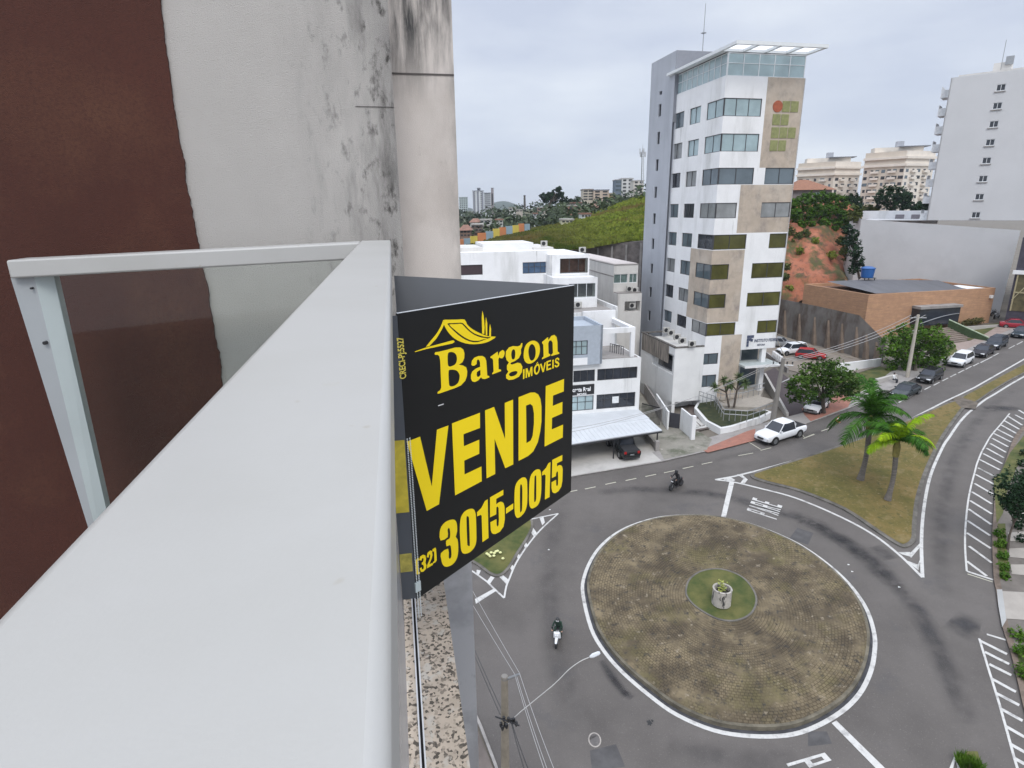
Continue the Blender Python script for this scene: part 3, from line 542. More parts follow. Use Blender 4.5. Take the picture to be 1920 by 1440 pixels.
mz = N(nt_, 'ShaderNodeMix', data_type='RGBA', blend_type='MULTIPLY'); mz.inputs[0].default_value = .9; nt_.links.new(old, mz.inputs[6]); nt_.links.new(r_.outputs[0], mz.inputs[7]); nt_.links.new(mz.outputs[2], p_.inputs['Base Color'])
overlay_noise(gr, (.55, .5, .43), 26, .56, .62)
MB().box((-.14, -2, ZL - .03), (g0, WB - .02, ZL), FR).box((g1, -2, ZL - .03), (EL, WB - .02, ZL), FR).build('stone_ledge', gr, ab)
MB().box((g0 + .001, -2, ZL - .03), (g1 - .001, WB - .02, ZL - .012), FR).build('channel', mat('channel_dark', (.035, .03, .032), .6), ab)
al = mat('channel_edge', (.7, .7, .7), .5, .04)
MB().box((g0, -2, ZL - .012), (g0 + .0035, WB - .02, ZL + .004), FR).box((g1 - .0035, -2, ZL - .012), (g1, WB - .02, ZL + .004), FR).build('channel_trim', al, ab)
MB().box((-.14, -3, -3), (EL - .04, WB - .02, ZL - .031), FR).build('front_wall', stw2, ab)
# railing
rl = thing('balcony_railing', 'white painted metal balcony railing with glass panels running away from the viewer', 'railing', FR.w(-.07, 1.3, ZL))
RM = mat('white_railing_paint', (.455, .450, .432), .42, .02, 2.5, .03, bs=500); overlay_noise(RM, (.42, .415, .39), 3, .45, .8); overlay_noise(RM, (.40, .38, .34), 40, .72, .76, detail=2); overlay_noise(RM, (.42, .39, .33), 9, .66, .80)
h = .12; x0, x1 = -.1305, -.0084
b = MB(); b.box((x0, -1.5, CH - h - .052), (x1, 2.66, CH - h), FR); b.build('top_rail', RM, rl, bevel=.006, smooth=True)
la, za = FR.at(13, 500, 2.53)[0], FR.at(10, 486, 2.60)[1]; lb, zb = x0 - .001, CH - h - .001
ring = lambda l, z: [FR.w(l, 2.53, z - .066), FR.w(l, 2.66, z - .066), FR.w(l, 2.66, z), FR.w(l, 2.53, z)]
b = MB(); b.loft([ring(la, za), ring(lb, zb)]); b.build('return_rail', RM, rl, bevel=.007, smooth=True)
def at2(px, py): return FR.at(px, py, 2.56)
(t0, tz), (t1, _), (t2, _) = at2(22, 528), at2(66, 528), at2(92, 528); (q0, qz), (q1, _), (q2, _) = at2(150, 940), at2(166, 940), at2(186, 940)
def ext(a, az, c, cz, z): t = (z - az) / (cz - az); return a + (c - a) * t
zt_, zb_ = za - .066, CH - 1.6
b = MB(); R_ = lambda z, A, B: [FR.w(ext(t0 if A == 0 else t1, tz, q0 if A == 0 else q1, qz, z), 2.56, z), FR.w(ext(t1 if A == 0 else t2, tz, q1 if A == 0 else q2, qz, z), 2.56 if A == 0 else 2.60, z), FR.w(ext(t1 if A == 0 else t2, tz, q1 if A == 0 else q2, qz, z), 2.64, z), FR.w(ext(t0 if A == 0 else t1, tz, q0 if A == 0 else q1, qz, z), 2.64, z)]
b.loft([R_(zb_, 0, 0), R_(zt_, 0, 0)]); po = b.build('post', mat('grey_post_paint', (.36, .38, .39), .5, .04), rl)
b = MB(); b.loft([R_(zb_, 1, 0), R_(zt_, 1, 0)]); po2 = b.build('post_channel', mat('white_post_paint', (.55, .61, .60), .4, .03), po)
for px, py in ((62, 540), (87, 642)):
    l_, z_ = FR.at(px, py, 2.56); c = Vector(FR.w(l_, 2.56 if px > 80 else 2.56, z_)); b = MB(); b.tube(FR.w(l_, 2.545, z_), FR.w(l_, 2.60, z_), .007 if px > 80 else .004, n=12); b.build('screw', BLACKM, po)
gm = bpy.data.materials.new('clear_glass_panel'); gm.use_nodes = True; nt_ = gm.node_tree; nt_.nodes.clear(); o_ = N(nt_, 'ShaderNodeOutputMaterial'); gl = N(nt_, 'ShaderNodeBsdfGlossy'); gl.inputs['Roughness'].default_value = .02; gl.inputs['Color'].default_value = (.9, .95, .95, 1)
tr = N(nt_, 'ShaderNodeBsdfTransparent'); tr.inputs[0].default_value = (.93, .95, .94, 1); fr_ = N(nt_, 'ShaderNodeFresnel'); fr_.inputs[0].default_value = 1.28; ms = N(nt_, 'ShaderNodeMixShader'); nt_.links.new(fr_.outputs[0], ms.inputs[0]); nt_.links.new(tr.outputs[0], ms.inputs[1]); nt_.links.new(gl.outputs[0], ms.inputs[2]); nt_.links.new(ms.outputs[0], o_.inputs[0])
MB().box((-.044, -1.5, CH - 1.0), (-.034, 2.60, CH - h - .053), FR).build('glass_panel', mat('mirrored_grey', (.36, .36, .37), .22, .12, 3, stretch=(1, 1, .3)), rl)  # opaque grey painted in for what the clear glass mirrors
lg = ext(t2, tz, q2, qz, tz); b = MB(); zt2, zb2 = za - .067, CH - 1.5
pl4 = [(ext(t2, tz, q2, qz, zb2) - .02, zb2), (x0 - .002, zb2), (x0 - .002, CH - h - .068), (ext(t2, tz, q2, qz, zt2) - .02, zt2)]
b.add([FR.w(a, 2.600, z) for a, z in pl4] + [FR.w(a, 2.608, z) for a, z in pl4], [(0, 1, 2, 3), (7, 6, 5, 4), (0, 1, 5, 4), (1, 2, 6, 5), (2, 3, 7, 6), (3, 0, 4, 7)]); b.build('glass_panel', gm, rl)
# ------------------------------------------------------------------ folded FOR SALE board
ZS = CH - .2; pa, pb, pcx = PZ(745, 588, ZS), PZ(1077, 535, ZS), PZ(739, 517, ZS)
SF = Frame(pa, pb); zA = FR and upz(pa, 768, 1131); zB = upz(pb, 1063, 925)
zA = SF.at(769, 1131)[1]; zB = SF.at(1063, 925)[1]
sg = thing('sale_sign', 'black and yellow folded plastic for-sale board hanging outside the white railing', 'sign', (pa.x, pa.y, zA))
PLB = mat('black_plastic_print', (.010, .011, .012), .32, .1, spec=.4); PLG = mat('grey_plastic_back', (.20, .21, .225), .5, .04, 3); YEL = mat('yellow_print', (.95, .71, .006), .45, .03, 2)
W = SF.L; th = .004
b = MB(); b.add([SF.w(0, 0, zA), SF.w(W, 0, zB), SF.w(W, 0, ZS), SF.w(0, 0, ZS), SF.w(0, th, zA), SF.w(W - .002, th, zB), SF.w(W - .002, th, ZS), SF.w(0, th, ZS)], [(0, 1, 2, 3), (4, 5, 1, 0), (1, 5, 6, 2), (3, 2, 6, 7), (0, 3, 7, 4)], 0).add([SF.w(W - .002, th, zB), SF.w(0, th, zA), SF.w(0, th, ZS), SF.w(W - .002, th, ZS)], [(0, 1, 2, 3)], 1)
b.build('front_panel', [PLB, PLG], sg, fixn=False)
MB().box((-.0005, -.0006, ZS), (W, th + .0006, ZS + .0012), SF).build('panel_edge', mat('panel_cut_edge', (.62, .65, .68), .5), sg)
SB = Frame(pcx, pb); W2 = SB.L
b = MB(); b.add([SB.w(0, 0, zA), SB.w(W2 - .004, 0, zB), SB.w(W2 - .004, 0, ZS), SB.w(0, 0, ZS)], [(0, 1, 2, 3)], 1).add([SB.w(0, th, zA), SB.w(W2 - .004, th, zB), SB.w(W2 - .004, th, ZS), SB.w(0, th, ZS), SB.w(0, 0, zA), SB.w(W2 - .004, 0, zB), SB.w(W2 - .004, 0, ZS), SB.w(0, 0, ZS)], [(1, 0, 3, 2), (2, 3, 7, 6), (0, 1, 5, 4)], 0)
b.build('back_panel', [PLB, PLG], sg, fixn=False)
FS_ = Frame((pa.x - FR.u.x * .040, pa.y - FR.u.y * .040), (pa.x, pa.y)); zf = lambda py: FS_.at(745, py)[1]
MB().box((.008, 0, zf(1126)), (.0395, .003, zf(592)), FS_).build('reflection_strip', mat('reflection_grey', (.085, .095, .11), .35, .08, 6), sg)  # added strip, painted as the board's reflection in the railing glass
MB().box((.0085, -.001, zf(962)), (.037, -.0002, zf(826)), FS_).build('reflected_print', mat('reflected_yellow', (.60, .48, .05), .5, .2, 30), sg); MB().box((.0085, -.001, zf(1074)), (.036, -.0002, zf(1040)), FS_).build('reflected_print', mat('reflected_dull_yellow', (.42, .36, .08), .5, .3, 60), sg)  # yellow of the mirrored print, painted on the added strip
def trace_poly(loops, conv, m, name, proud=.0009):
    """outline read off the board, laid on the panel as a thin printed shape"""
    pl = [[Vector((*SF.at(*conv(x, y)), 0)) for x, y in L] for L in loops]; flat = [v for L in pl for v in L]; tris = tessellate_polygon(pl); b = MB()
    b.add([SF.w(v.x, -proud, v.y) for v in flat], [tuple(t) for t in tris]); return b
A = lambda x, y: (770 + x / 8, 570 + y / 8); B = lambda x, y: (900 + x / 8, 600 + y / 8); C = lambda x, y: (750 + x / 5.333, 700 + y / 5.333); D = lambda x, y: (900 + x / 5.333, 700 + y / 5.333); E = lambda x, y: (770 + x / 7.2, 900 + y / 7.2); F = lambda x, y: (920 + x / 7.2, 840 + y / 7.2)
def sm(L, n=4): return [(p.x, p.y) for p in cr([(a, b, 0) for a, b in L], n, True)]
def letters(name, items, m=None):
    bb = MB()
    for conv, loops in items:
        t = trace_poly(loops, conv, None, ''); bb.add(t.v, t.f)
    return bb.build(name, m or YEL, sg, fixn=False)
letters('sale_lettering', [
 (C, [[(65, 683), (198, 632), (315, 1130), (367, 562), (482, 520), (388, 1308), (265, 1375)]]),
 (C, [[(517, 500), (797, 393), (797, 545), (632, 608), (636, 728), (790, 662), (790, 803), (640, 872), (643, 1010), (812, 930), (815, 1078), (548, 1220)]]),
 (D, [[(48, 370), (138, 335), (248, 655), (245, 295), (328, 262), (330, 910), (250, 948), (143, 655), (150, 1005), (63, 1050)]]),
 (D, [[(383, 238), (500, 192), (545, 190), (580, 210), (602, 255), (612, 330), (612, 480), (600, 580), (575, 690), (530, 780), (480, 825), (383, 875)], [(458, 322), (500, 305), (524, 325), (537, 400), (537, 500), (525, 620), (505, 670), (462, 697)]]),
 (D, [[(655, 128), (838, 55), (835, 180), (728, 222), (725, 325), (822, 285), (820, 400), (718, 445), (715, 560), (828, 512), (825, 640), (643, 732)]])])
letters('phone_lettering', [
 (E, [sm([(400, 815), (388, 710), (410, 630), (460, 570), (520, 540), (570, 532), (600, 545), (620, 590), (625, 690), (605, 765), (630, 800), (640, 900), (635, 1000), (610, 1080), (560, 1140), (500, 1167), (455, 1165), (425, 1130), (410, 1070), (405, 985), (503, 925), (510, 1040), (525, 1060), (540, 1045), (548, 1000), (540, 900), (520, 878), (480, 893), (475, 820), (510, 795), (528, 770), (530, 700), (520, 650), (505, 650), (495, 680), (497, 770)], 2)]),
 (E, [sm([(660, 700), (665, 560), (685, 480), (730, 420), (790, 390), (840, 390), (865, 425), (878, 500), (885, 750), (880, 840), (855, 910), (800, 970), (740, 993), (700, 985), (678, 940), (670, 860)]), sm([(750, 520), (765, 490), (780, 500), (786, 560), (795, 860), (785, 888), (768, 880), (760, 840)], 3)]),
 (E, [[(893, 432), (950, 375), (1000, 280), (1037, 258), (1048, 780), (965, 838), (955, 480), (940, 468), (893, 490)]]),
 (F, [[(-12, 665), (168, 562), (168, 632), (72, 685), (72, 760), (100, 735), (130, 722), (155, 728), (172, 745), (185, 800), (188, 960), (170, 1060), (120, 1130), (60, 1160), (30, 1158), (12, 1145), (-2, 1110), (-8, 1000), (75, 958), (78, 1040), (90, 1060), (103, 1040), (108, 960), (103, 810), (92, 787), (75, 800), (72, 895), (-12, 935)]]),
 (F, [[(203, 812), (302, 745), (302, 820), (203, 888)]]),
 (F, [sm([(318, 640), (328, 520), (360, 450), (410, 405), (450, 395), (478, 415), (490, 480), (492, 700), (480, 800), (450, 870), (400, 925), (360, 942), (335, 920), (320, 850)]), sm([(393, 530), (408, 492), (420, 510), (425, 600), (420, 820), (405, 860), (393, 840)], 3)]),
 (F, [sm([(516, 540), (525, 420), (550, 350), (595, 300), (640, 285), (668, 305), (680, 370), (680, 560), (668, 680), (640, 760), (595, 800), (555, 815), (530, 795), (515, 730)]), sm([(588, 410), (603, 372), (612, 400), (612, 640), (605, 710), (592, 725), (583, 690)], 3)]),
 (F, [[(692, 322), (745, 265), (775, 205), (805, 188), (792, 660), (728, 695), (738, 370), (725, 355), (692, 370)]]),
 (F, [[(828, 160), (965, 93), (963, 170), (892, 205), (892, 250), (910, 234), (930, 228), (950, 234), (963, 252), (970, 290), (965, 440), (950, 520), (915, 580), (870, 608), (845, 607), (828, 590), (818, 540), (818, 460), (880, 428), (882, 500), (893, 515), (905, 490), (908, 400), (905, 325), (895, 312), (880, 340), (878, 378), (823, 405)]]),
 (E, [[(60, 1090), (75, 1065), (108, 1050), (108, 1080), (95, 1090), (105, 1235), (122, 1240), (122, 1262), (90, 1275), (72, 1262)]]),
 (E, [[(112, 1080), (125, 1030), (165, 1005), (195, 1015), (205, 1060), (197, 1112), (210, 1150), (205, 1195), (170, 1235), (135, 1240), (118, 1190), (145, 1175), (150, 1205), (168, 1200), (175, 1170), (165, 1140), (148, 1145), (145, 1115), (165, 1100), (172, 1065), (160, 1050), (148, 1060), (145, 1085)]]),
 (E, [[(212, 1040), (225, 980), (260, 950), (285, 955), (292, 1010), (280, 1060), (250, 1135), (295, 1115), (295, 1145), (218, 1190), (218, 1150), (255, 1060), (262, 1010), (252, 1000), (242, 1020), (240, 1045)]]),
 (E, [[(290, 935), (330, 910), (340, 930), (350, 1080), (335, 1105), (300, 1130), (300, 1105), (318, 1085), (312, 960), (290, 965)]])])
letters('roof_logo', [
 (A, [sm([(485, 240), (560, 235), (700, 233), (805, 232), (840, 300), (900, 360), (980, 410), (1060, 447), (1120, 470), (1190, 488), (1275, 490), (1200, 545), (1100, 585), (950, 603), (820, 590), (700, 545), (620, 490), (550, 410), (510, 340), (495, 300)], 2),
      sm([(545, 295), (620, 287), (700, 282), (778, 285), (850, 360), (950, 440), (1100, 490), (1200, 500), (1130, 525), (1000, 572), (880, 560), (760, 500), (640, 400)], 2)]),
 (A, [sm([(575, 310), (640, 303), (700, 299), (765, 300), (840, 378), (940, 457), (1060, 503), (1150, 512), (1070, 535), (1000, 553), (890, 541), (780, 484), (660, 390)], 2)]),
 (A, [[(485, 240), (500, 300), (470, 370), (430, 440), (380, 520), (275, 632), (225, 640), (300, 545), (360, 475), (400, 420), (450, 330)]]),
 (A, [[(55, 712), (215, 655), (620, 545), (645, 548), (655, 568), (620, 592), (230, 675), (62, 720)]]),
 (A, [[(1072, 98), (1088, 170), (1100, 260), (1105, 350), (1100, 448), (1068, 442), (1062, 200)]]), (A, [[(1125, 192), (1145, 290), (1145, 472), (1122, 462), (1117, 300)]]), (A, [[(1185, 296), (1202, 370), (1200, 487), (1172, 480), (1178, 350)]])])
letters('company_lettering', [
 (A, [[(355, 740), (365, 722), (420, 715), (560, 680), (660, 652), (740, 650), (785, 680), (803, 740), (800, 810), (775, 870), (720, 910), (780, 920), (830, 950), (845, 1010), (840, 1080), (815, 1150), (750, 1220), (660, 1260), (560, 1295), (430, 1340), (400, 1345), (400, 1318), (440, 1290), (455, 1250), (440, 850), (425, 780), (400, 762), (360, 760)],
      sm([(555, 745), (600, 718), (655, 735), (685, 780), (688, 850), (660, 905), (600, 935), (565, 930), (552, 880)], 3), sm([(565, 1010), (600, 985), (680, 995), (725, 1050), (728, 1120), (700, 1190), (640, 1230), (585, 1230), (570, 1180)], 3)]),
 (A, [[(905, 905), (915, 850), (950, 805), (1010, 780), (1070, 778), (1110, 800), (1130, 850), (1138, 950), (1145, 1070), (1175, 1080), (1175, 1100), (1110, 1125), (1070, 1120), (1052, 1098), (1010, 1145), (960, 1170), (920, 1160), (900, 1120), (900, 1060), (920, 1010), (970, 970), (1038, 940), (1036, 870), (1020, 835), (1000, 832), (990, 850), (985, 900), (950, 925), (920, 925)], [(1040, 985), (1045, 1060), (1020, 1090), (995, 1090), (985, 1060), (990, 1020)]]),
 (B, [[(150, 552), (262, 472), (268, 540), (290, 480), (335, 448), (360, 465), (367, 500), (355, 545), (330, 575), (305, 572), (285, 560), (272, 590), (275, 735), (312, 745), (312, 765), (180, 815), (180, 795), (200, 770), (192, 600), (180, 575), (155, 570)]]),
 (B, [[(380, 540), (385, 470), (430, 410), (490, 390), (560, 395), (600, 380), (615, 345), (632, 345), (628, 400), (610, 440), (612, 500), (580, 570), (520, 615), (465, 636), (450, 655), (475, 668), (560, 640), (605, 648), (632, 700), (625, 780), (580, 850), (500, 890), (430, 900), (390, 875), (385, 825), (420, 775), (400, 740), (400, 680), (430, 635), (395, 600)], sm([(465, 510), (480, 450), (508, 440), (525, 480), (520, 560), (500, 590), (475, 578)], 3), sm([(430, 815), (460, 782), (520, 765), (555, 772), (552, 800), (520, 830), (460, 845)], 3)]),
 (B, [sm([(650, 520), (665, 420), (700, 355), (760, 315), (820, 312), (870, 345), (893, 410), (890, 490), (860, 570), (800, 630), (740, 655), (690, 640), (660, 595)]), sm([(722, 480), (740, 390), (778, 360), (815, 395), (832, 470), (820, 560), (785, 605), (745, 590)], 3)]),
 (B, [[(925, 330), (1015, 255), (1022, 300), (1065, 238), (1110, 222), (1145, 255), (1158, 330), (1160, 470), (1185, 490), (1185, 505), (1065, 540), (1065, 522), (1090, 495), (1085, 340), (1065, 305), (1035, 310), (1020, 350), (1025, 500), (1050, 515), (1050, 535), (925, 590), (925, 570), (950, 545), (945, 370), (930, 350)]])])
letters('small_lettering', [
 (B, [[(640, 742), (665, 733), (663, 878), (640, 888)]]), (B, [[(680, 730), (706, 720), (732, 800), (755, 706), (782, 696), (782, 835), (763, 842), (764, 745), (742, 850), (722, 856), (700, 768), (702, 864), (680, 870)]]),
 (B, [sm([(803, 750), (815, 700), (845, 662), (875, 655), (893, 690), (893, 740), (875, 790), (845, 818), (815, 802)], 3), sm([(828, 745), (838, 704), (860, 683), (873, 705), (873, 745), (855, 787), (836, 785)], 2)]), (B, [[(840, 652), (860, 626), (868, 636), (850, 656)]]),
 (B, [[(895, 662), (918, 652), (945, 742), (963, 638), (985, 630), (955, 775), (935, 784)]]), (B, [[(992, 620), (1060, 597), (1060, 620), (1015, 636), (1015, 668), (1055, 654), (1055, 677), (1015, 691), (1015, 730), (1065, 712), (1065, 735), (992, 760)]]),
 (B, [[(1080, 600), (1102, 592), (1102, 722), (1080, 730)]]), (B, [[(1118, 612), (1130, 577), (1160, 562), (1183, 575), (1186, 600), (1165, 605), (1158, 588), (1140, 593), (1140, 612), (1175, 628), (1188, 655), (1180, 688), (1150, 710), (1122, 705), (1112, 680), (1133, 672), (1145, 688), (1163, 674), (1162, 658), (1128, 643)]])])
def textmesh(body, m, name, parent, place, size, bold=.0, sx=1.0):
    """built-in letters as a mesh; place(x, y) maps flat text coordinates to a point"""
    cu = bpy.data.curves.new(name, 'FONT'); cu.body = body; cu.size = size; cu.offset = bold; o = bpy.data.objects.new(name, cu); COL.objects.link(o)
    bpy.context.view_layer.update(); me0 = o.to_mesh(); vs = [place(v.co.x * sx, v.co.y) for v in me0.vertices]; fs = [tuple(p.vertices) for p in me0.polygons]; o.to_mesh_clear(); bpy.data.objects.remove(o); bpy.data.curves.remove(cu)
    return MB().add(vs, fs).build(name, m, parent, fixn=False)
u0, z0 = SF.at(761, 709); u1, z1 = SF.at(753, 611); Ln = z1 - z0
textmesh('CRECI-PJ:5527', mat('pale_yellow_print', (.72, .6, .1), .5), 'licence_lettering', sg, lambda x, y: SF.w(u0 - y + (u1 - u0) * x / Ln * .6, -.0009, z0 + x), .0225, .0006, Ln / .172)
l_, z_ = SF.at(826, 759); MB().box((l_ - .008, -.0015, z_ - .001), (l_ + .008, -.0008, z_ + .001), SF).build('scratch', mat('white_scratch', (.7, .7, .7)), sg)
# fluted open edge of the plastic board and its tie
b = MB(); fz = zA - .05
while fz < ZS - .27:
    b.box((.0015, -.0016, fz), (.0045, -.0004, fz + .0022), SF); b.box((.0085, -.0016, fz), (.0115, -.0004, fz + .0022), SF); fz += .0042
b.build('fluted_edge', mat('flute_white', (.62, .66, .66), .5), sg)
MB().box((-.002, -.003, zA + .02), (.013, .001, zA + .045), SF).build('tie', mat('clear_tie', (.55, .62, .62), .3), sg)
# ================================================================== BUILDINGS
# ---- the tall white office tower
c0 = P(1338, 440, 67).xy; FT = Frame(c0, c0 + Vector((1, .21))); DT = 11.7
FL = Frame(FT.w(0, DT, 0), FT.w(0, 0, 0)); zg = H(*c0) + .9
TW = FT.at(1483, 392)[0]; tz = lambda y: upz(c0, 1345, y)
tw = thing('office_tower', 'slim white and beige office tower with wrap-around windows and a grey stair shaft', 'building', (c0.x, c0.y, zg))
ROWS = [(184, 218), (250.5, 284), (314.6, 346), (380.6, 409.6), (440.6, 468.8), (496.5, 525.5), (553, 579.6), (608, 632)]
RZ = [(tz(b_), tz(a_)) for a_, b_ in ROWS]
ua = lambda px, py: FT.at(px, py)[0]
RW = [[(None, 1428)], [(None, 1422.7)], [(None, 1413), (1434, 1492)], [(None, 1381), (1427, 1486)], [(None, 1399), (1442, None)], [(None, 1366), (1409, None)], [(None, 1360), (1400, None)], [(None, 1378), (1419, None)]]
rectsR = []
for (lo, hi), row, (ya, yb) in zip(RZ, RW, ROWS):
    y = (ya + yb) / 2; rectsR.append([(0.0 if a is None else ua(a, y), TW - .12 if c is None else min(ua(c, y), TW - .1), lo, hi) for a, c in row])
uA, uB, uC, uD0, uD1 = ua(1432, 230), ua(1386, 380), ua(1390, 540), ua(1352, 650), ua(1389, 650)
ZTOP = tz(143); zb1, zb2 = tz(347), tz(438); zc1, zc2 = tz(470), tz(607); zP = tz(662)
def pickR(x, z):
    if z > RZ[2][1] and x > uA: return 1
    if zb2 < z < zb1 and x > uB and not (z > RZ[3][1] + 9): return 1
    if zc2 < z < zc1 and x < uC: return 1
    if z < RZ[7][0] and uD0 < x < uD1: return 1
    return 0
la = lambda px, py: FL.at(px, py)[0]
aC = la(1293, 500); rectsL = []
cols = [(1250, 1271.5), (1281.5, 1301)]
for i, (lo, hi) in enumerate(RZ):
    rectsL.append([(la(a, 396), la(c, 396), lo, hi) for a, c in cols] + [(la(1312, 395), DT, lo, hi)])
low = [(ua(1313, 675), ua(1346, 675), tz(686), tz(665)), (ua(1309, 716), ua(1342, 716), tz(729), tz(706))]
m = MB(); facade(m, FT, uD1, zg - 2.5, ZTOP, [r for R in rectsR for r in R] + low, ([uA, uB, uC, uD0, uD1], [zb1, zb2, zc1, zc2, RZ[2][1], RZ[7][0], ZTOP], pickR))
m2 = MB(); facade(m2, FT, TW, zP, ZTOP, [r for R in rectsR for r in R if r[1] > uD1], ([uA, uB, uC], [zb1, zb2, zc1, zc2, RZ[2][1]], pickR), x0=uD1)
m.add(m2.v, m2.f); m.m[-len(m2.f):] = m2.m
m3 = MB(); facade(m3, FL, DT, zg - 2.5, ZTOP, [r for R in rectsL for r in R], ([aC], [zc1, zc2], lambda x, z: 1 if (x > aC and zc2 < z < zc1) else 0)); m.add(m3.v, m3.f); m.m[-len(m3.f):] = m3.m
m.box((.24, .24, zg - 2.5), (uD1 - .01, DT - .1, ZTOP - .01), FT); m.box((uD1 - .02, .24, zP), (TW, DT - .1, ZTOP - .012), FT); m.add([FT.w(uD1, 0, zP), FT.w(TW, 0, zP), FT.w(TW, DT, zP), FT.w(uD1, DT, zP)], [(0, 1, 2, 3)])
m.box((TW - .1, .0, zP), (TW - .001, .24, ZTOP - .01), FT)
m.build('wall', [WHITE, BEIGE], tw)
for i, (R, L) in enumerate(zip(rectsR, rectsL)):
    for r in R: window(tw, FT, r, GLASSL if i < 2 else GLASS if i == 2 else (GLASSG if i > 3 else GLASSB), mull=max(1, round((r[1] - r[0]) / 1.7)), dep=.10)
    for j, r in enumerate(L): window(tw, FL, r, GLASSL if (i < 2 and j != 0) else (GLASS, GLASSB, GLASSD, GLASS)[(i * 5 + j * 3) % 4], mull=2, dep=.10 if j == 2 else .16)
for r in low: window(tw, FT, r, GLASS, mull=2)
# penthouse glazing and the white roof canopy
zG = tz(99); window(tw, FT, (.12, TW - .15, ZTOP, zG), GLASSL, FRAMEW, mull=5, trans=1, dep=.12, fw=.08, name='penthouse_glazing'); window(tw, FL, (.8, DT - .12, ZTOP, zG), GLASSL, FRAMEW, mull=9, trans=1, dep=.12, fw=.08, name='penthouse_glazing')
m = MB(); m.box((1.5, 2, ZTOP), (TW - .4, DT - 1, zG), FT); m.build('penthouse_core', mat('penthouse_inside', (.25, .26, .27), .9), tw)
zc = zG + .05; q = PZ(1394, 76, zc); fa = (Vector((q.x, q.y)) - FT.o); of = -fa.dot(FT.d); q2 = PZ(1545, 93, zc); ur = (Vector((q2.x, q2.y)) - FT.o).dot(FT.u); ul = fa.dot(FT.u)
print('canopy overhang', of, ul, ur, TW)
of = max(1.0, min(of, 2.8)); m = MB(); u0, u1 = ul, ur; t_ = .28
m.box((u0, -of, zc), (u1, -of + t_, zc + .32), FT); m.box((u0, .0, zc + .01), (u1, .5, zc + .31), FT); nb = 4
for i in range(nb + 1): x = u0 + (u1 - u0 - t_) * i / nb; m.box((x, -of + t_, zc + .02), (x + t_, 0, zc + .30), FT)
m.box((u0, .5, zc + .02), (u0 + .8, DT + .4, zc + .3), FT); m.box((TW - .9, .5, zc + .02), (TW, DT, zc + .3), FT)
m.build('roof_canopy', mat('canopy_white', (.72, .74, .74), .6, .03), tw)
m = MB(); m.box((u0 + .8, .52, zc + .05), (TW - .9, DT, zc + .2), FT); m.build('roof_slab', DGREY, tw)
skym = bpy.data.materials.new('skylight_sheet'); skym.use_nodes = True; q_ = skym.node_tree; q_.nodes.clear(); q1 = N(q_, 'ShaderNodeOutputMaterial'); q2 = N(q_, 'ShaderNodeBsdfTranslucent'); q2.inputs[0].default_value = (.95, .96, .97, 1); q3 = N(q_, 'ShaderNodeBsdfTransparent'); q4 = N(q_, 'ShaderNodeMixShader'); q4.inputs[0].default_value = .5; q_.links.new(q2.outputs[0], q4.inputs[1]); q_.links.new(q3.outputs[0], q4.inputs[2]); q_.links.new(q4.outputs[0], q1.inputs[0])
m = MB(); m.box((u0 + t_, -of + t_, zc + .24), (u1 - t_, 0, zc + .26), FT); m.build('skylight', skym, tw)
# emblem of squares with one red disc, on the beige cladding
e = MB(); u_, z_ = FT.at(1458, 199.5); n_ = 28; rr = .57
e.add([FT.w(u_ + rr * math.cos(a), -.05, z_ + rr * math.sin(a)) for a in [2 * math.pi * k / n_ for k in range(n_)]] + [FT.w(u_ + rr * math.cos(a), 0, z_ + rr * math.sin(a)) for a in [2 * math.pi * k / n_ for k in range(n_)]], [tuple(range(n_))] + [(k, (k + 1) % n_, n_ + (k + 1) % n_, n_ + k) for k in range(n_)])
e.build('emblem_disc', mat('faded_red', (.36, .10, .05), .8, .15), tw)
e = MB(); s_ = .455
for gx, gy in ((1, 0), (2, 0), (0, 1), (1, 1), (0, 2), (1, 2), (2, 2), (0, 3), (1, 3)): cx_, cz_ = u_ + gx * 1.0, z_ - gy * 1.28; e.box((cx_ - s_, -.05, cz_ - s_ - .08), (cx_ + s_, 0, cz_ + s_ + .08), FT)
e.build('emblem_squares', mat('faded_olive_green', (.25, .26, .11), .8, .15), tw, bevel=.06)
# small lettering over the entrance: squares in the form of an F and two lines of words
u_, z_ = FT.at(1399, 650); bl = mat('sign_blue_grey', (.07, .085, .14), .6); e = MB()
for gx, gy in ((0, 0), (0, 1), (0, 2), (0, 3), (1, 3), (1, 2), (1.9, 3), (1.6, 1.7)): e.box((u_ + gx * .31, -.04, z_ + gy * .34), (u_ + gx * .31 + .28, 0, z_ + gy * .34 + .31), FT)
e.build('entrance_emblem', bl, tw)
textmesh('INSTITUTO FEDERAL', bl, 'entrance_lettering', tw, lambda x, y: FT.w(u_ + .97 + x, -.03, z_ + .48 + y), .48, .014, .72); textmesh('REITORIA', bl, 'entrance_lettering', tw, lambda x, y: FT.w(u_ + 1.4 + x, -.03, z_ + .02 + y), .30, .008, .8)
# portico
m = MB(); zq = zg + 1.5
for px in (1407, 1433): x = ua(px, 655); m.box((x - .2, .1 if px > 1410 else 2.2, zg - 1), (x + .35, .6 if px > 1410 else 2.6, zP), FT)
m.build('column', WHITE, tw)
m = MB(); z_ = tz(692); m.box((uD1 - .05, -1.3, z_), (TW + .1, 1.5, z_ + .2), FT); m.build('entrance_canopy', mat('canopy_grey_green', (.42, .46, .45)), tw); MB().box((uD1 - .07, -1.36, z_ - .03), (TW + .14, -1.3, z_ + .24), FT).build('canopy_edge', WHITE, tw)
m = MB(); m.box((uD1 + .1, 3.2, zg), (TW, 3.4, zP), FT); m.build('entrance_glazing', GLASS, tw); MB().box((uD1 - .02, 3.5, zg), (TW, DT - .1, zP), FT).build('entrance_core', DARK, tw)
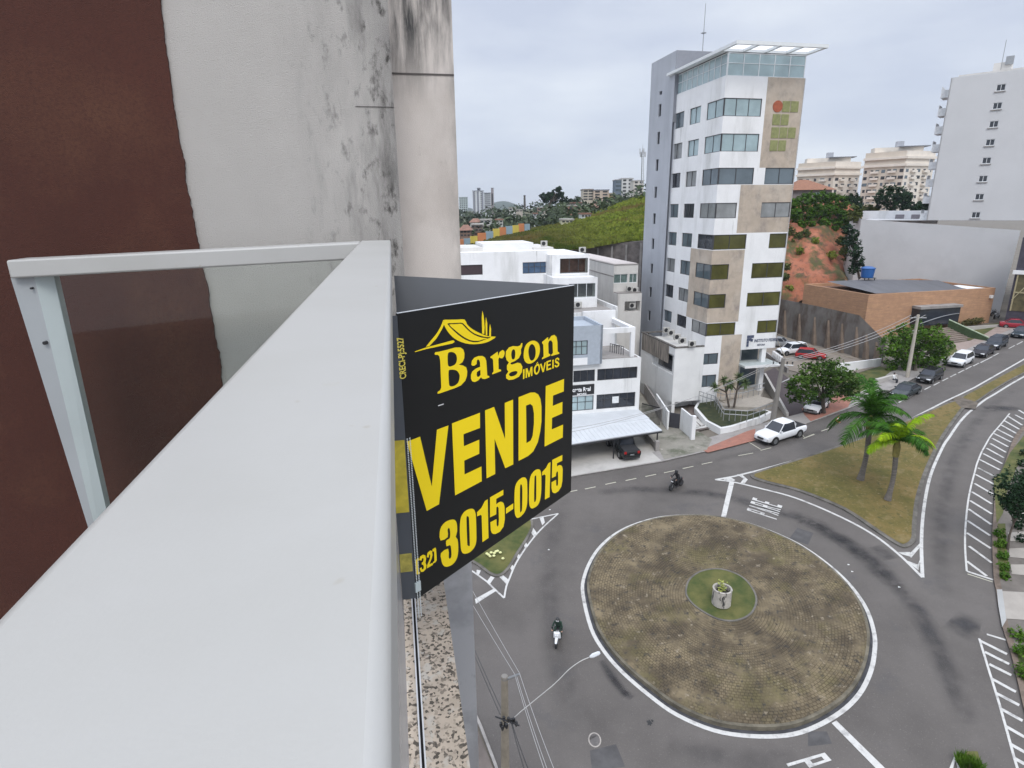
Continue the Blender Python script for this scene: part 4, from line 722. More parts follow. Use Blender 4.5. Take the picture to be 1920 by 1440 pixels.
# stair shaft
bo = -.35; s0 = FL.at(1209, 392, bo)[0]; s1 = FL.at(1251.5, 392, bo)[0]; q = Vector(FL.w(s1, bo, 0)); zS = upz(q, 1268, 94); print('shaft', s0, s1, zS, 'face', la(1250, 396), DT, 'TW', TW, 'ztop', ZTOP, zc)
rs = []
for a_, b_ in ((172, 179), (196, 219.6), (248, 271), (299, 321), (350, 371), (400, 420), (447, 467), (494, 512), (538, 557), (582, 601), (623, 643)):
    w_ = Vector(FL.w(s0 + .42 * (s1 - s0), bo, 0)); rs.append((s0 + .40 * (s1 - s0), s0 + .40 * (s1 - s0) + .75, upz(w_, 1225, b_), upz(w_, 1225, a_)))
m = MB(); facade(m, FL, s1, zg - 3, zS, rs, b=bo, x0=s0, dep=.25); m.box((s0, bo + .26, zg - 3), (s1 - .01, 7.3, zS - .01), FL); m.build('stair_shaft', GREYWALL, tw); sh = MB().box((s1 - .01, bo + .02, ZTOP - 3), (s1 + .02, 7.3, zS), FL).build('shaft_flank', mat('shaft_grey', (.27, .28, .31), .85, .05), tw)
for r in rs: window(tw, FL, r, GLASSD, mull=1, b=bo, dep=.2, name='slit_window')
m = MB(); p = FT.w(1.2, 7.5, 0); m.tube((p[0], p[1], zS - 1), (p[0], p[1], zS + 3.9), .05, .03, 6); m.tube((p[0], p[1], zS + 1), (p[0], p[1], zS + 1.05), .3, .3, 6); m.build('roof_mast', STEEL, tw)
# ---- white annex left of the tower, with its air conditioners
ax = ua(1266, 655); zX = FT.at(1267, 653)[1]; FX = Frame(FT.w(ax, 9.2, 0), FT.w(ax, 0, 0)); an = thing('annex', 'low white annex with mould-streaked parapet joined to the left of the white tower', 'building', (*FT.w(ax, 2, 0)[:2], zg - .6))
zgx = zg - 2.5; r1 = (FX.at(1222, 680)[0], FX.at(1262, 690)[0]); zo0, zo1 = FX.at(1250, 697)[1], FX.at(1250, 660)[1]
m = MB(); facade(m, FX, 9.2, zgx, zX, [(r1[0], r1[1], zo0, zo1)], dep=.5); facade(m, FT, -.01, FT.at(1290, 752)[1], zX, [], x0=ax)
m.box((ax + .5, .3, FT.at(1290, 752)[1]), (-.02, 9.2, zX - .6), FT); m.box((ax, 1.8, zgx), (-.02, 9.19, FT.at(1290, 752)[1]), FT); m.box((ax, 0, zgx), (ax + .4, 1.8, FT.at(1290, 752)[1]), FT)
m.build('wall', WHITE2, an)
m = MB(); m.box((ax - .04, -.04, zX - .02), (ax + .3, 9.3, zX + .12), FT); m.box((ax + .3, -.04, zX - .02), (-.03, .25, zX + .12), FT); m.box((ax + .3, 8.9, zX - .02), (-.03, 9.3, zX + .12), FT); m.build('parapet', mat('mouldy_coping', (.12, .11, .10), .95, .4, 3), an)
m = MB(); m.box((ax + .3, .25, zX - .59), (-.03, 8.9, zX - .5), FT); m.build('roof', mat('pale_flat_roof', (.62, .61, .58), .9, .06, .5), an)
m = MB(); m.box((r1[0] + .9, .45, zo0 + .1), (r1[1] - 1.2, .5, zo1 - .4), FX); m.build('window', GLASSD, an)
m = MB(); m.box((ax + .001 - .06, 1.5, zX - 2.1), (ax - .001, 8.9, zX - .03), FT); m.build('stained_band', mat('mould_streaks', (.24, .21, .18), .95, .5, 1.6, stretch=(2, 2, .25)), an)
ac0 = None
for i, (px, py) in enumerate(((1249, 624), (1258, 629), (1269, 637), (1279, 644), (1297, 650))):
    q = PZ(px, py, zX + .13); loc = (q.x, q.y, zX + .12); lab = ['air-conditioning unit at the far left of the row on the annex roof', 'air-conditioning unit with a dark fan grille, second on the annex roof', 'pale air-conditioning unit in the middle of the row on the annex roof', 'small air-conditioning unit, fourth of the row on the annex roof', 'air-conditioning unit nearest the tower windows on the annex roof'][i]
    if ac0 is None:
        ac0 = thing('air_conditioner', lab, 'air conditioner', loc, 'air-conditioning units on the annex roof', math.atan2(.21, 1)); m = MB(); m.box((-.42, -.17, .05), (.42, .17, .72)); m.build('casing', mat('ac_casing', (.48, .47, .44), .6), ac0, local=True, bevel=.02)
        m = MB(); m.path([(-.1, -.19, .38), (-.1, -.165, .38)], .26, 16); m.build('fan_grille', BLACKM, ac0, local=True); [MB().box((x_, -.15, 0), (x_ + .05, .15, .05)).build('foot', STEEL, ac0, local=True) for x_ in (-.35, .3)]
    else: copy_tree(ac0, loc=loc, label=lab)
# ---- white office building with a carport (behind the sign)
e1 = P(1201, 700, 62).xy; uu = FT.u; FB = Frame(e1 - uu * 24, e1); LB = 24; zt_ = FB.at(1203, 670)[1]; zb_ = H(*e1) - .5
ob = thing('shop_building', 'white office building with dark ribbon windows above a white carport', 'building', (*FB.w(18, 2, 0)[:2], zb_))
X = lambda px, py: FB.at(px, py)[0]; Zb = lambda px, py: FB.at(px, py)[1]
r_ = [(X(1120, 700), X(1195, 700), Zb(1190, 709), Zb(1190, 687.5)), (X(1075, 703), X(1115.5, 703), Zb(1190, 709), Zb(1190, 687.5)), (X(1118.5, 750), X(1191, 750), Zb(1188, 762), Zb(1188, 735)), (X(1068, 755), X(1113, 755), Zb(1188, 762), Zb(1188, 735))]
r_ += [(x0_, x0_ + 4.6, a_, b_) for x0_ in (r_[1][0] - 5.2, r_[1][0] - 10.4) for a_, b_ in ((r_[0][2], r_[0][3]), (r_[2][2], r_[2][3]))]
m = MB(); facade(m, FB, LB, zb_, zt_, r_); m.box((0, .25, zb_), (LB - .002, 14, zt_ - .03), FB); m.box((LB - .002, 0, zb_), (LB + .001, 14, zt_), FB); m.build('wall', WHITE2, ob)
for i, r in enumerate(r_): window(ob, FB, r, GLASSD if i != 3 else GLASSL, mull=5 if i in (0, 2) else 3, trans=1 if i in (2, 3) else 0)
zbd = (Zb(1188, 732.5), Zb(1188, 714)); MB().box((X(1060, 728), -.06, zbd[0]), (X(1114, 728), -.005, zbd[1]), FB).build('shop_board', BLACKM, ob)
l0, z0 = FB.at(1073, 735.5); textmesh('creta Real', WHITE, 'shop_lettering', ob, lambda x, y: FB.w(l0 + x, -.07, z0 + .05 + y), .62, .02, .8); textmesh('IMOVEIS', WHITE, 'shop_lettering', ob, lambda x, y: FB.w(l0 + .5 + x, -.07, z0 - .38 + y), .32, .01, .9)
MB().box((X(1148, 748), -.03, Zb(1148, 756)), (X(1160, 748), .05, Zb(1148, 744)), FB).build('paper_notice', mat('notice_white', (.7, .72, .72)), ob)
# grey upper block, terrace with its white portal
zg1 = FB.at(1130, 609, -.5)[1]; xg = FB.at(1130, 640, -.5)[0]; zgb = FB.at(1127, 682, -.5)[1]; rg = (FB.at(1070, 650, -.5)[0], FB.at(1102, 650, -.5)[0], FB.at(1101, 665, -.5)[1], FB.at(1101, 638, -.5)[1])
m = MB(); facade(m, FB, xg, zgb, zg1, [rg], b=-.5, x0=6); m.box((6, -.25, zgb), (xg - .002, 5, zg1 - .4), FB); m.box((xg - .25, -.5, zgb), (xg, 5, zg1), FB); m.box((6, 4.8, zgb), (xg - .26, 5, zg1), FB); m.build('upper_block', mat('blue_grey_render', (.38, .42, .47), .85, .05), ob)
window(ob, FB, rg, GLASSL, b=-.5, mull=3, trans=1); m = MB(); m.box((rg[0], -.53, zgb + .01), (rg[1], -.505, rg[2] - .3), FB); m.build('white_panel', WHITE, ob)
m = MB(); m.box((xg + .02, .3, zt_ - .02), (LB - .3, 6, zt_ + .06), FB); m.build('terrace_floor', CONC, ob)
zpt = FB.at(1188, 613, .4)[1]; xp = FB.at(1188, 640, .4)[0]; m = MB(); m.box((xg + .05, .3, zpt - .55), (xp + .1, .6, zpt), FB); m.box((xp - .35, .3, zt_), (xp + .1, .6, zpt - .55), FB); m.box((xp - .35, .6, zpt - .5), (xp + .1, 6, zpt - .01), FB); m.box((xg + .05, 6, zt_ - .5), (xp + .1, 6.3, zpt + .9), FB); m.build('portal', WHITE, ob)
m = MB()
for i in range(7): x = xg + 2.2 + (xp - xg - 3) * i / 6; m.box((x, 3.0 - i * .3, zt_), (x + .05, 3.05 - i * .3, zt_ + 1), FB)
m.tube(FB.w(xg + 2.2, 3, zt_ + 1), FB.w(xp - .8, 1.2, zt_ + 1), .04, n=6); m.build('terrace_railing', BLACKM, ob)
zr = FB.at(1155, 583, 6.4)[1]; m = MB(); m.box((8, 6.4, zt_ - 3), (FB.at(1158, 590, 6.4)[0], 14, zr), FB); m.build('rear_block', WHITE2, ob); m = MB(); xr = FB.at(1158, 590, 6.4)[0]; m.box((8, 6.4, zr + .001), (8.25, 14, zr + .5), FB); m.box((xr - .25, 6.4, zr + .001), (xr, 14, zr + .5), FB); m.box((8.25, 13.7, zr + .001), (xr - .25, 14, zr + .5), FB); m.build('parapet', WHITE2, ob); MB().box((8.3, 6.6, zr + .002), (xr - .3, 13.6, zr + .03), FB).build('roof', CONC, ob)
# carport
g1_, g2_ = G(1231, 843, .06), G(1150, 861, .06); zc1_, zc2_ = upz(g1_, 1231, 811), upz(g2_, 1151, 820); zcp = (zc1_ + zc2_) / 2
cp = thing('carport', 'flat white metal carport roof on thin black posts in front of the white office building', 'carport', (*g1_.xy, g1_.z)); dl = (g2_.xy - g1_.xy).normalized(); zw_ = Zb(1193, 769) + .02
A1 = g1_.xy - dl * .5; A2 = g1_.xy + dl * 17; B1 = Vector(FB.w(LB - .1, 0, 0)).xy; B2 = Vector(FB.w(LB - 17, 0, 0)).xy; M1 = A1.lerp(B1, .5); M2 = A2.lerp(B2, .5); m = MB()
for (p, q, r, s_), (za_, zb2_) in (((A1, A2, M2, M1), (zcp, zcp + (zw_ - zcp) * .5)), ((M1, M2, B2, B1), (zcp + (zw_ - zcp) * .5 + .1, zw_))):
    vs = [(p.x, p.y, za_), (q.x, q.y, za_), (r.x, r.y, zb2_), (s_.x, s_.y, zb2_)]; m.add(vs + [(a, b_, c + .1) for a, b_, c in vs], [(0, 1, 2, 3), (7, 6, 5, 4), (0, 1, 5, 4), (1, 2, 6, 5), (2, 3, 7, 6), (3, 0, 4, 7)])
m.build('roof', mat('carport_sheet', (.58, .6, .62), .6, .05, .8), cp)
m = MB(); nn = (B1 - A1).normalized()
for k in range(34): p = A1.lerp(A2, .02 + .96 * k / 34) + nn * .25; q = p + nn * (B1 - A1).length * .42; m.tube((*p, zcp + .115), (*q, zcp + (zw_ - zcp) * .45 + .115), .018, n=4)
m.build('roof_rib', CORR, cp)
m = MB(); m.path([(A1.x, A1.y, zcp - .08), (A2.x, A2.y, zcp - .08)], .1, 6); m.build('front_beam', BLACKM, cp)
for k in (0, 1, 2, 3):
    p = g1_.xy + dl * (g2_.xy - g1_.xy).length * k; MB().tube((p.x, p.y, H(*p) + .05), (p.x, p.y, zcp - .05), .07, n=8).build('post', BLACKM, cp)
lw = G(1210, 812); MB()
w1 = thing('low_wall', 'low concrete side wall with pier at the right end of the carport', 'wall', G(1232, 848)); p, q = G(1231, 848).xy, G(1196, 806).xy; f_ = Frame(q, p); MB().box((0, 0, H(*p) - .2), (f_.L - .4, .15, H(*p) + .75), f_).build('wall', CONC, w1); MB().box((f_.L - .4, -.12, H(*p) - .2), (f_.L, .28, H(*p) + 1.15), f_).build('pier', CONC, w1)
# ---- the three white buildings further back
def blockthing(name, label, Y, pxr, pyr, pxl, ytop, zbot, depth, m_, cat='building', dirv=None, par=.4):
    e_ = P(pxr, pyr, Y).xy; dv = dirv or FT.u; s_ = P(pxl, pyr, Y).xy; L_ = (e_ - s_).length; fr = Frame(e_ - dv * L_, e_); zt = fr.at(pxr, ytop)[1]; t = thing(name, label, cat, (*fr.w(L_ / 2, depth / 2, 0)[:2], zbot)); return t, fr, L_, zt
t, f, L_, zt = blockthing('white_building', 'long plain white building with one dark window and one blue ribbon window, beyond the sign', 76, 1050, 495, 780, 469, 0, 14, WHITE)
ra = (f.at(866, 505)[0] - 2, f.at(905, 505)[0], f.at(905, 515)[1], f.at(905, 496)[1]); rb_ = (f.at(980, 500)[0], f.at(1047, 500)[0], f.at(1046, 511)[1], f.at(1046, 490)[1]); m = MB(); facade(m, f, L_, 2, zt, [ra, rb_]); m.box((0, .25, 2), (L_ - .003, 16, zt - .02), f); m.box((L_ - .003, 0, 2), (L_, 16, zt), f); m.build('wall', WHITE, t)
window(t, f, ra, mat('dark_red_blind', (.05, .03, .035), .5), mull=1); window(t, f, rb_, mat('blue_glass', (.07, .12, .2), .1, .3, .5), mull=6, trans=1)
m = MB(); za_ = f.at(950, 456, 3)[1]; m.box((f.at(905, 460, 3)[0], 3, zt - .03), (f.at(1000, 460, 3)[0], 9.05, za_), f); m.build('roof_parapet', WHITE2, t); m = MB(); m.box((f.at(1001, 462, 2)[0], 2, zt - .02), (L_ - .3, 10, f.at(1020, 464, 2)[1]), f); m.build('roof_block', PALEB, t); m = MB(); m.box((2, 2, zt - .02), (f.at(903, 462, 3)[0], 9, zt + .45), f); m.build('roof_block', PALEB, t)
t, f, L_, zt = blockthing('white_building', 'stepped white building with two glazed balconies beside the pale beige house', 71, 1120, 545, 1040, 520, 0, 12, WHITE)
rg_ = (f.at(1066, 545)[0], f.at(1117, 545)[0], f.at(1116, 557)[1], f.at(1116, 530)[1]); m = MB(); facade(m, f, L_, 2, zt, [rg_], dep=1.2); m.box((0, 1.3, 2), (L_ - .003, 14, zt - .02), f); m.box((L_ - .003, 0, 2), (L_, 14, zt), f); m.build('wall', WHITE, t); MB().box((rg_[0], 1.2, rg_[2]), (rg_[1], 1.25, rg_[3]), f).build('shutter', mat('grey_shutter', (.17, .17, .18), .7, .1), t); window(t, f, rg_, gm, FRAMEW, mull=3, dep=.08)
z2_ = f.at(1105, 477, 3)[1]; x2_ = f.at(1105, 500, 3)[0]; rh = (f.at(1050, 500, 3)[0], f.at(1102, 500, 3)[0], f.at(1102, 511, 3)[1], f.at(1102, 483.5, 3)[1]); m = MB(); facade(m, f, x2_, zt, z2_, [rh], b=3, dep=1.0, x0=rh[0] - 1); m.box((rh[0] - 1, 4.1, zt), (x2_ - .003, 14, z2_ - .02), f); m.box((x2_ - .003, 3, zt), (x2_, 14, z2_), f); m.build('upper_storey', WHITE, t)
MB().box((rh[0], 4.0, rh[2]), (rh[1], 4.05, rh[3]), f).build('inner_wall', mat('reddish_room', (.13, .06, .045), .7, .3, 1), t); window(t, f, rh, gm, FRAME, b=3, mull=3, dep=.08)
# pale beige house with side wall
t, f, L_, zt = blockthing('pale_house', 'pale beige row house with green-glazed bays and air conditioners left of the grey shaft', 78, 1196, 520, 1148, 496, 0, 20, PALEB)
r1_ = (f.at(1151, 523)[0], f.at(1177, 523)[0], f.at(1165, 531)[1], f.at(1165, 514)[1]); r2_ = (f.at(1180, 523)[0], f.at(1196, 523)[0] - .1, r1_[2], r1_[3]); r3_ = (f.at(1163, 565)[0], L_ - .2, f.at(1170, 581)[1], f.at(1170, 562)[1])
zlo = f.at(1165, 548)[1]; m = MB(); facade(m, f, L_, zlo, zt, [r1_, r2_]); m.box((0, .25, 0), (L_, 20, zt - .02), f); fs = Frame(f.w(0, 20, 0), f.w(0, 0, 0)); m.box((-.02, 0, 0), (.02, 20, zt), f); facade(m, f, L_, 0, zlo, [r3_], b=-1.5, x0=0, dep=1); m.box((0, -1.25, 0), (L_, .2, r3_[2] - .02), f); m.box((0, -1.5, 0), (.2, .2, zlo), f); m.build('wall', PALEB, t)
for r in (r1_, r2_): window(t, f, r, mat('green_glass', (.12, .17, .16), .1, .2), FRAMEW, mull=2)
MB().box((.05, -1.4, zlo), (L_, .1, zlo + .1), f).build('balcony_floor', CONC, t); MB().box((-.05, -.05, zt - 1.5), (.001, 20, zt - 1.35), f).box((-.06, -.06, zt - .01), (L_, 20, zt + .1), f).build('roof_edge', CONC, t); MB().box((.3, .4, zt + .101), (L_, 19, zt + .14), f).build('roof', mat('pale_roof', (.55, .5, .48), .9, .05), t)
for i, (px, py, bb) in enumerate(((1190, 549, -.4), (1180, 547, -.7), (1185, 578, -1.1))):
    a_, z_ = f.at(px, py, bb); copy_tree(ac0, loc=f.w(a_, bb, z_), label=['air conditioner at the right on the pale house balcony', 'air conditioner beside the window bay on the pale house balcony', 'air conditioner on the lower balcony of the pale beige house'][i])['group'] = 'air conditioners on the pale house'
for i, (px, py, yy, lb) in enumerate(((1084, 577, 70, 'air conditioner on the flat roof right of the sign, nearest the sign edge'), (1112, 572, 74, 'air conditioner by the rear parapet of the office building with the carport'), (1020, 462, 80, 'air conditioner on the roof of the long white building'), (1092, 474, 78, 'air conditioner on the roof of the stepped white building'))):
    copy_tree(ac0, loc=P(px, py, yy), label=lb)['group'] = 'air conditioners on the white roofs'
# stone retaining wall below the grass hill
sw = thing('stone_wall', 'long dark stone retaining wall at the foot of the grassy hill', 'wall', P(1140, 475, 100)); q = [P(1070, 474, 104), P(1140, 475, 101), P(1215, 474, 98)]; tp = [P(1070, 466, 104), P(1140, 458, 101), P(1215, 451, 98)]; m = MB()
for i in range(2): m.add([(*q[i].xy, q[i].z - 9), (*q[i + 1].xy, q[i + 1].z - 9), tp[i + 1], tp[i], (q[i].x, q[i].y + 1, tp[i].z), (q[i + 1].x, q[i + 1].y + 1, tp[i + 1].z)], [(0, 1, 2, 3), (3, 2, 5, 4)])
m.build('wall', mat('dark_stone', (.16, .14, .13), .95, .3, 1.2), sw); m = MB()
for k in range(6): p = q[0].lerp(q[2], k / 5.5); tt = tp[0].lerp(tp[2], k / 5.5); m.box((p.x - .15, p.y - .25, p.z - 9), (p.x + .15, p.y + .2, tt.z - .3))
m.build('pier', CONC, sw)
# ---- brick building on the right
k0, k1 = G(1619, 640), G(1862, 618); 
def platform(px, py, zoff): return G(px, py, zoff)
k0 = platform(1619, 618, 1.6); k1 = platform(1856, 592, 1.2); FK = Frame(k0, k1); zk = FK.at(1628, 549)[1]; zk2 = FK.at(1864, 543)[1]; ZK = (zk + zk2) / 2
kf = Frame(FK.w(0, 30, 0), FK.w(0, 0, 0)); dl_ = 30 - kf.at(1506, 550)[0]; print('brick', k0, k1, zk, zk2, FK.L, 'left len', dl_); dl_ = max(10, min(28, dl_))
bk = thing('brick_building', 'low orange brick hall with a dark sheet roof and black entrance box', 'building', (*FK.w(FK.L / 2, 8, 0)[:2], k0.z))
m = MB(); zlow = min(k0.z, k1.z) - 2; m.box((0, 0, zlow), (FK.L, .3, ZK), FK); m.box((0, .3, zlow), (.3, dl_, ZK), FK); m.box((FK.L - .3, .3, zlow), (FK.L, dl_, ZK), FK); m.box((.3, dl_ - .3, zlow), (FK.L - .3, dl_, ZK), FK); m.build('wall', BRICK, bk)
m = MB(); m.add([FK.w(.3, .3, ZK - .7), FK.w(FK.L - .3, .3, ZK - .7), FK.w(FK.L - .3, dl_ - .3, ZK - .5), FK.w(.3, dl_ - .3, ZK - .5)], [(0, 1, 2, 3)]); m.build('gutter_roof', mat('brown_roof_deck', (.25, .14, .09), .9, .2), bk)
m = MB(); m.add([FK.w(3.5, 2.2, ZK - .25), FK.w(FK.L - 5, .6, ZK - .25), FK.w(FK.L - 3, dl_ * .55, ZK + .5), FK.w(FK.L * .5, dl_ - 1.5, ZK + .5), FK.w(3.5, dl_ - 1.5, ZK + .5)], [(0, 1, 2, 3, 4)]); m.build('sheet_roof', mat('dark_roof_sheet', (.12, .12, .13), .6, .1, 1, stretch=(1, .1, 1)), bk)
m = MB(); m.add([FK.w(FK.L - 4.8, 1, ZK - .1), FK.w(FK.L - 1, 1, ZK - .1), FK.w(FK.L - 1.6, dl_ * .35, ZK - .05), FK.w(FK.L - 4, dl_ * .35, ZK - .05)], [(0, 1, 2, 3)]); m.build('white_roof_patch', WHITE, bk)
ea, eb_ = FK.at(1722, 600, -1.5)[0], FK.at(1797, 600, -1.5)[0]; ez = FK.at(1760, 578, -1.5)[1]; zl_ = FK.at(1760, 609, -1.5)[1]
m = MB(); m.box((ea, -1.5, zl_), (eb_, -.001, ez), FK); m.build('entrance_box', GLASSD, bk); m = MB(); m.box((ea - .1, -1.7, ez), (eb_ + .2, -.02, ez + .4), FK); m.build('entrance_roof', CONC, bk)
m = MB(); pts_ = [FK.w(ea + .4 + k * (eb_ - ea - .6) / 12, -1.56, zl_ + .4 + 1.3 * math.sin(k / 12 * 1.5)) for k in range(13)]; m.path(pts_, .07, 5); m.build('arched_trim', STEEL, bk)
m = MB(); l_, z_ = FK.at(1860, 556, -.1); m.box((l_ - .5, -.35, z_ - .25), (l_, -.002, z_ + .25), FK); m.build('wall_light', WHITE, bk)
# retaining wall, low white wall, ramp rail, stairs
rw = thing('retaining_wall', 'tall weathered grey concrete retaining wall with buttresses behind the parking lot', 'wall', G(1600, 672)); bs_ = [G(1455, 628), G(1530, 648), G(1600, 668), G(1655, 680)]; tpx = [(1455, 560), (1530, 575), (1592, 590), (1657, 641)]; m = MB()
tz_ = [Vector((*b_.xy, upz(b_, *t_))) for b_, t_ in zip(bs_, tpx)]; rwm = mat('weathered_concrete', (.19, .175, .16), .95, .15, .5); overlay_noise(rwm, (.10, .075, .06), .35, .45, .6, (1, 1, .5))
for i in range(3): a_, b_, c_, d_ = bs_[i], bs_[i + 1], tz_[i + 1], tz_[i]; o3 = Vector((-.1, .5, 0)); m.add([a_ - Vector((0, 0, .5)), b_ - Vector((0, 0, .5)), c_, d_, d_ + o3, c_ + o3], [(0, 1, 2, 3), (3, 2, 5, 4)])
m.build('wall', rwm, rw)
for k in range(8):
    t_ = (k + .5) / 8 * 2.9; i = min(2, int(t_)); p = bs_[i].lerp(bs_[i + 1], t_ - i); q = tz_[i].lerp(tz_[i + 1], t_ - i); m = MB(); hh = (q.z - p.z) * .72
    m.add([p + Vector(v) for v in ((-.25, -1.0, 0), (.25, -1.0, 0), (.25, 0, 0), (-.25, 0, 0), (-.25, -.02, hh), (.25, -.02, hh))], [(0, 1, 5, 4), (0, 4, 3), (1, 2, 5), (2, 3, 4, 5)]); m.build('buttress', mat('buttress_brown', (.20, .155, .12), .95, .2, 1), rw)
lw = thing('low_wall', 'low plain white wall between the parking lot and the small lawn', 'wall', G(1600, 696)); p, q = G(1568, 702).xy, G(1651, 686).xy; f_ = Frame(p, q); zz = upz(Vector((*p, 0)), 1568, 683); MB().box((0, 0, min(H(*p), H(*q)) - .3), (f_.L, .2, (zz + upz(Vector((*q, 0)), 1651, 671)) / 2), f_).build('wall', WHITE, lw)
sf = thing('outdoor_stairs', 'wide grey-brown outdoor stairs with a green balustrade in front of the brick hall', 'stairs', G(1800, 640)); s_a, s_b = G(1782, 648).xy, G(1834, 638).xy; f_ = Frame(s_a, s_b); m = MB(); n_ = 9
for k in range(n_): m.box((0, k * .55, H(*s_a) - .2), (f_.L, k * .55 + .56, H(*s_a) + .16 * (k + 1)), f_)
m.build('steps', mat('step_stone', (.20, .16, .13), .9, .15, 1), sf); m = MB(); Lx = f_.L; zb0 = H(*s_a); m.add([f_.w(Lx, -1.3, zb0), f_.w(Lx, n_ * .55, zb0), f_.w(Lx, n_ * .55, zb0 + 2.6), f_.w(Lx, -1.3, zb0 + .9), f_.w(Lx + .2, -1.3, zb0), f_.w(Lx + .2, n_ * .55, zb0), f_.w(Lx + .2, n_ * .55, zb0 + 2.6), f_.w(Lx + .2, -1.3, zb0 + .9)], [(0, 1, 2, 3), (7, 6, 5, 4), (3, 2, 6, 7), (0, 3, 7, 4), (1, 2, 6, 5)]); m.build('balustrade', mat('dark_green_wall', (.05, .085, .035), .8, .2), sf)
m = MB(); m.path([f_.w(Lx + .1, -1.3, zb0 + .98), f_.w(Lx + .1, n_ * .55, zb0 + 2.68)], .09, 6); m.build('handrail', mat('pale_green_rail', (.42, .5, .36)), sf)
wt = thing('access_path_wall', 'long low white parapet of the ramp in front of the brick hall', 'wall', G(1850, 612)); p, q = G(1798, 624).xy, G(1890, 612).xy; f_ = Frame(p, q); MB().box((-9, 0, H(*p)), (f_.L, .3, H(*p) + .9), f_).build('wall', CONCL, wt)
# ---- big pale podium and the white apartment tower on it
T_ = upz(P(1737, 413, 107), 1737, 413); w0, w1 = PZ(1615, 411, T_), PZ(1919, 432, T_); print('podium', T_, w0, w1)
w0 = P(1615, 411, 124); w1 = P(1919, 432, 107); FW = Frame(w0, w1); T_ = FW.at(1737, 413)[1]; print('podium used', FW.at(1615, 411), FW.at(1919, 432), T_, FW.L)
hb = thing('white_apartment_tower', 'tall plain white apartment tower with one column of small windows on a pale blank podium', 'building', (*FW.w(FW.L, 10, 0)[:2], 3)); PW = mat('podium_render', (.55, .55, .555), .9, .03, .3); overlay_noise(PW, (.48, .48, .485), .25, .5, .8)
m = MB(); xe = FW.at(1890, 545)[0]; xe = max(xe, FW.L * .93); m.add([FW.w(0, 0, 0), FW.w(FW.L * .96, 0, 0), FW.w(FW.L * .985, 0, FW.at(1919, 432)[1]), FW.w(0, 0, FW.at(1615, 411)[1])], [(0, 1, 2, 3)]); m.add([FW.w(0, 0, 0), FW.w(-3.5, 6, 0), FW.w(-3.5, 6, upz(Vector(FW.w(-3.5, 6, 0)), 1590, 394)), FW.w(0, 0, FW.at(1615, 411)[1]), ], [(0, 1, 2, 3)])
m.add([FW.w(0, 0, T_ - .02), FW.w(FW.L, 0, T_ - .02), FW.w(FW.L, 30, T_ - .02), FW.w(-3.5, 30, T_ - .02)], [(0, 1, 2, 3)]); m.build('podium', PW, hb)
xt = FW.at(1739, 400)[0]; zT = FW.at(1776, 147)[1]; rr_ = []
for px, py in ((1867, 165), (1864, 199), (1860, 233), (1856, 267), (1851, 301), (1846, 335), (1841, 369), (1834, 403)):
    l_ = FW.at(1850, 300)[0]; z_ = FW.at(px, py)[1]; rr_.append((l_ - .62, l_ + .62, z_ - .52, z_ + .52))
m = MB(); facade(m, FW, FW.L * 1.5, T_, zT, rr_, x0=xt); m.box((xt, .25, T_), (FW.L * 1.5, 18, zT - .02), FW); m.box((xt - .001, 0, T_), (xt + .2, 18, zT), FW); m.build('wall', mat('tower_white', (.60, .60, .605), .9, .03, .2), hb)
for r in rr_:
    window(hb, FW, r, GLASSD, FRAMEW, mull=2, dep=.12, fw=.08); MB().box((r[0] - .2, -.15, r[2] - .2), (r[1] + .1, -.002, r[2] - .06), FW).build('sill', CONC, hb)
for k in range(8):
    z_ = zT - 3.0 - k * 3.05; MB().box((xt - 1.3, 1.2, z_), (xt - .002, 4.6, z_ + .25), FW).box((xt - 1.3, 1.2, z_ + .25), (xt - 1.22, 4.6, z_ + 1.9), FW).box((xt - 1.22, 1.2, z_ + .25), (xt - .002, 1.28, z_ + 1.3), FW).build('balcony', mat('balcony_white', (.68, .69, .7)), hb)
m = MB(); m.box((xt + 1, .5, zT), (FW.L, 12, zT + .35), FW); m.build('roof_edge', PALEB, hb); l_ = FW.at(1868, 140)[0]; m = MB(); m.box((l_ - 1, 4, zT), (l_ + 1.5, 7, zT + 2.1), FW); m.build('water_tank_room', PALEB, hb)
m = MB(); m.box((l_ + .6, 3.6, zT + 1.6), (l_ + 1.7, 4.2, zT + 2.9), FW); p = FW.w(l_ + .1, 4, 0); m.tube((p[0], p[1], zT), (p[0], p[1], zT + 5.6), .05, n=5); m.build('roof_antenna', STEEL, hb)
# white parapet behind the podium edge with two dark openings
pb_ = thing('parapet_wall', 'white parapet wall behind the podium with grey patches', 'wall', FW.w(6, 16, T_)); zp0 = FW.at(1680, 395, 14)[1]; MB().box((-3, 14, T_ - 1), (xt, 14.3, zp0), FW).build('wall', WHITE, pb_)
for px in (1688, 1718): l_ = FW.at(px, 400, 14)[0]; MB().box((l_ - .8, 13.9, T_), (l_ + .8, 13.99, zp0 - .8), FW).build('patch', mat('patch_grey', (.25, .23, .25)), pb_)
